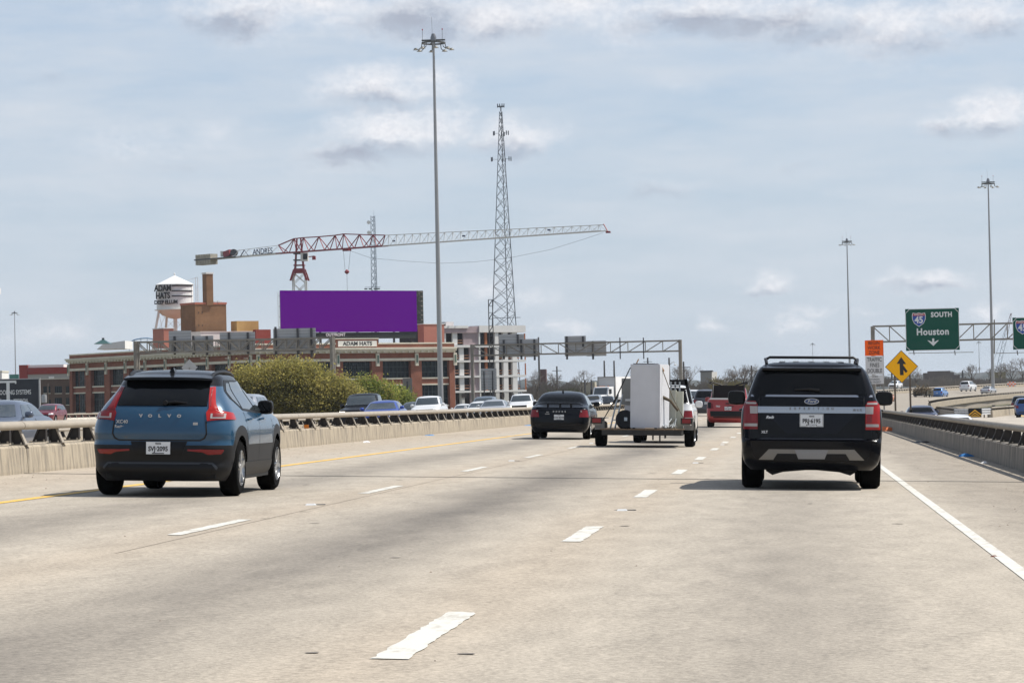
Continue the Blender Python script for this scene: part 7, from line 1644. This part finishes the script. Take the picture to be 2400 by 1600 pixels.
# bare scrub in a belt beyond the roads, and the wooded ridge far away
def scrub(name, label, px0, px1, pyb, h, Y, n, seed, m):
    rs = np.random.default_rng(seed); px = px0+(px1-px0)*rs.random(n); hh = h*(.45+.55*np.abs(np.sin(px*.045+seed)*np.cos(px*.017)))*rs.random(n)**.7; V = []
    sc = Y/FL; yy = Y+rs.uniform(-25, 25, n); a0, a1 = at(px0, pyb, 1.0), at(px1, pyb, 1.0); t = (px-px0)/(px1-px0)
    x = (a0.x+(a1.x-a0.x)*t)*yy; zb = CH+((a0.z-CH)+(a1.z-a0.z)*t)*yy; z = zb+rs.random(n)*hh*sc; l = rs.uniform(.6, 1.8, n); a = rs.normal(0, .55, n); w = rs.uniform(.03, .075, n)*Y/600
    V = np.stack([np.stack([x-w, yy, z-l*.5], 1), np.stack([x+w, yy, z-l*.5], 1), np.stack([x+w+a*l, yy+.1, z+l*.5], 1), np.stack([x-w+a*l, yy+.1, z+l*.5], 1)], 1).reshape(-1, 3)
    o = from_np(name, np.array(V), 4, [m], None, None); o['kind'] = 'stuff'; tag(o, label, 'scrub'); return o
m_scr = mat('scrub_twig', (.20, .165, .13), .95, var=.3, scale=.2); m_scg = mat('scrub_olive', (.12, .115, .05), .95, var=.3, scale=.2)
scrub('bare_scrub', 'mass of bare brown scrub behind the black sedan', 1232, 1520, 932, 40, 660, 9000, 1, m_scr); scrub('bare_scrub', 'mass of bare scrub beyond the red pickup', 1560, 1800, 925, 34, 640, 6000, 2, m_scr); scrub('bare_scrub', 'mass of bare brown scrub along the far right skyline', 2030, 2460, 900, 17, 900, 6000, 3, m_scr); scrub('olive_scrub', 'thin olive scrub in front of the bare trees', 1290, 1520, 932, 26, 640, 2500, 4, m_scg); scrub('olive_scrub', 'yellowish scrub patch beside the grey warehouse', 1672, 1745, 915, 28, 620, 2600, 5, mat('scrub_yellow', (.24, .19, .07), .95, var=.2, scale=.3))
def ridge(Y, top, amp, seed, m, label, x0=-2600, x1=2600):
    rs = np.random.default_rng(seed); n = 900; xs = np.linspace(x0, x1, n); h = np.zeros(n)
    for f, a in ((.0011, 1.0), (.0041, .55), (.013, .40), (.045, .30), (.11, .22)): h += a*np.sin(xs*f*2*np.pi+rs.uniform(0, 6))*rs.uniform(.7, 1.2)
    h += rs.normal(0, .22, n); h = top+amp*h; V = []; F = []
    for d, k in ((0, 0), (0, .75), (30, .93), (60, 1.0), (140, .97), (320, .2)):
        for i in range(n): V.append((xs[i], Y+d+rs.uniform(-8, 8)*(k > .5), -10+(h[i]+10)*k+rs.normal(0, .5)*(k > .5)))
    for j in range(5):
        for i in range(n-1): F.append((j*n+i, j*n+i+1, (j+1)*n+i+1, (j+1)*n+i))
    b = MB(); b.add(V, F); o = b.obj('wooded_ridge', m, smooth=180); o['kind'] = 'structure'; return o
m_wood = mat('far_woods', (.018, .026, .022), .95, col2=(.045, .045, .036), scale=.03, thr=(.35, .7), detail=8)
ridge(3400, 27.5, 2.3, 5, m_wood, '', -2700, 2400); ridge(2500, 15, 2.0, 9, m_wood, '', -2000, 1800)
# ---------------------------------------------------------------- far buildings and poles
def far_box(name, label, rect, Y, m, depth=8, split=None, m2=None, cat='building', cap=None):
    x0, x1, z0, z1 = R4(*rect, Y); r = root(name, ((x0+x1)/2, Y, z0-2), label, cat); xm = (x0+x1)/2; h = z1-z0+2
    xs = x1 if split is None else at(split, rect[1], Y).x
    b = MB(); b.bbox(x0-xm, xs-xm, 0, depth, 0, h); b.obj('wall', m, r)
    if split is not None: b = MB(); b.hexa([(xs-xm+.01, .0, 0), (x1-xm, depth*.6, 0), (x1-xm, depth, 0), (xs-xm+.01, depth, 0)], [(xs-xm+.01, .0, h), (x1-xm, depth*.6, h), (x1-xm, depth, h), (xs-xm+.01, depth, h)]); b.obj('side_wall', m2 or m, r)
    if cap: b = MB(); b.bbox(x0-xm-.2, xs-xm+.2, -.2, depth, h+.005, h+cap); b.obj('roof_edge', m_dark, r)
    return r, xm, h
far_box('brick_shaft', 'lone square maroon brick shaft above the bare scrub', (1266, 865, 1280, 925), 800, mat('maroon_brick', (.10, .045, .042), .9, var=.1, scale=.3), 3)
far_box('warehouse', 'tall grey windowless warehouse above the red pickup', (1642, 871, 1679, 918), 700, mat('warehouse_grey', (.26, .25, .235), .85, var=.1, scale=.2, stretch=(1, 1, .2)), 9, 1668, mat('warehouse_sunlit', (.44, .43, .41), .85), cap=.3)  # side wall's paler copy of the grey stands in for sunlight
r, xm, h = far_box('ruined_building', 'long broken brown building on the skyline right of the merge sign', (2166, 873, 2236, 896), 1100, mat('ruin_brown', (.115, .09, .075), .9, var=.3, scale=.15), 10)
for (a, b_, t) in ((2176, 2228, 869), (2236.5, 2250, 878)): x0, x1, z0, z1 = R4(a, t, b_, 896, 1100); b = MB(); b.bbox(x0-xm, x1-xm, .5, 9, 0, z1-r.location.z); b.obj('upper_wall', mat('ruin_brown', (.115, .09, .075), .9), r)
far_box('tan_panel_building', 'low tan building with dark strips left of the white truck', (1359, 895, 1394, 925), 620, mat('panel_tan', (.36, .33, .26), .85, var=.1, scale=.2), 6)
for px, pa in ((1372, 896), (1388, 896)): pass
UP = ['plain dark pole above the front edge of the white trailer', 'plain dark pole above the side of the white trailer', 'pole with crossarms right of the maroon brick shaft', 'tall thin pole between the unfinished block and the maroon shaft', 'dark pole before the left half of the low tan building', 'dark pole before the right half of the low tan building', 'pole with a small street lamp left of the gantry post', 'pole with crossarms right of the gantry post', 'pole with crossarms beside the tall bare tree', 'pole with crossarms right of the broken brown building', 'pole with crossarms behind the merge sign', 'tall pole with crossarms above the refrigerator']
for i, (px, pt, pb, Y, cross) in enumerate(((1416, 845, 905, 800, 0), (1439, 845, 905, 800, 0), (1305, 858, 925, 800, 1), (1262, 790, 925, 640, 0), (1371, 890, 925, 560, 0), (1386, 890, 925, 560, 0), (1568, 838, 912, 520, 0), (1602, 847, 912, 620, 1), (1761, 856, 912, 640, 1), (2256, 868, 896, 900, 1), (2090, 868, 900, 900, 1), (1518, 838, 905, 900, 1))):
    p, q = at(px, pt, Y), at(px, pb, Y); r = root('utility_pole', (p.x, Y, q.z-2), UP[i], 'pole', 'far utility poles'); H = p.z-q.z+2; b = MB(); b.tube((0, 0, 0), (0, 0, H), .22*Y/700+.05, 6, .15*Y/700+.03); b.obj('pole', mat('pole_dark', (.075, .07, .07), .8), r)
    if cross:
        for z in (H-1.2, H-3.4): b = MB(); b.bar((-1.3, 0, z), (1.3, 0, z), .15); b.obj('crossarm', mat('pole_dark', (.075, .07, .07), .8), r)
    if px == 1568: b = MB(); b.pipe([(0, 0, H-1.2), (.8, 0, H-.7), (1.0, 0, H-1.0)], .05, 5); b.obj('lamp_arm', m_post, r); b = MB(); b.lathe([(0, .12), (.2, .05), (.22, -.12), (0, -.16)], (1.05, 0, H-1.2), 8); b.obj('lamp', m_roofw, r)
# mobile crane boom on the right skyline
p0, p1 = at(2338, 868, 1000), at(2370, 734, 1000); r = root('mobile_crane', (p0.x, 1000, p0.z-4), 'distant mobile crane with a slanted lattice boom behind the guide sign', 'crane'); o = Vector(r.location); mc = mat('boom_red', (.16, .06, .07), .6); mg = mat('boom_blue', (.16, .19, .24), .6)
P = lambda t, w: (p0-o)*(1-t)+(p1-o)*t+Vector((w, 0, 0))
for w in (-.55, .55): b = MB(); b.bar(P(0, w), P(.62, w), .12); b.obj('boom_chord', mg, r); b = MB(); b.bar(P(.62, w), P(1, w*.3), .12); b.obj('boom_chord', mc, r)
for i in range(18): b = MB(); k = 1 if i % 2 else -1; t = i/18; w = .55*(1-.6*max(0, t-.5)*2); b.bar(P(t, -k*w), P((i+1)/18, k*w), .09); b.obj('brace', mg if t < .62 else mc, r)
b = MB(); b.tube(P(1, 0), tuple(at(2322, 862, 1000)-o), .05, 4); b.obj('guy_rope', mg, r); b = MB(); b.box((0, 0, 2), (5, 4, 3)); b.obj('crane_body', m_scr if False else mat('crane_body', (.2, .17, .08), .7), r)
# striped barricade and green far sign
x0, x1, z0, z1 = R4(2361, 894, 2381, 906, 640); r = root('barricade', ((x0+x1)/2, 640, z0), 'orange and white striped barricade on the far lanes', 'barricade')
for k in range(3):
    for q in range(5): b = MB(); w = (x1-x0)/5; b.bbox(-(x1-x0)/2+q*w, -(x1-x0)/2+(q+1)*w-.003, 0, .06, .1+.34*k, .36+.34*k); b.obj('board', m_so if (q+k) % 2 else m_sw, r)
for x in (-.7, .7): b = MB(); b.bbox(x-.05, x+.05, .065, .13, 0, 1.15); b.obj('leg', m_post, r)
x0, x1, z0, z1 = R4(22, 877, 44, 887, 900); r = root('guide_sign', ((x0+x1)/2, 900, 0), 'tiny teal guide sign far off left of the red store', 'road sign'); b = MB(); b.bbox(-(x1-x0)/2, (x1-x0)/2, 0, .2, z0, z1); b.obj('panel', mat('far_teal', (.02, .17, .13), .6), r)
for x in (-1, 1): b = MB(); b.bbox(x-.1, x+.1, .21, .4, -2, z0+.5); b.obj('post', m_post, r)
# ---------------------------------------------------------------- air
def haze(density):
    b = MB(); b.bbox(-4200, 4200, -650, 9200, -32, 84); m = bpy.data.materials.new('haze_air'); m.use_nodes = True; nt = m.node_tree
    for n in list(nt.nodes): nt.nodes.remove(n)
    out = nt.nodes.new('ShaderNodeOutputMaterial'); v = nt.nodes.new('ShaderNodeVolumePrincipled'); v.inputs['Color'].default_value = (.78, .86, .96, 1); v.inputs['Density'].default_value = density; v.inputs['Anisotropy'].default_value = .2
    nt.links.new(v.outputs[0], out.inputs['Volume'])
    o = b.obj('haze', m, kind='stuff'); tag(o, 'thin pale blue haze filling the air over the whole scene', 'haze'); return o
haze(7.5e-5)
scene.cycles.volume_bounces = 0
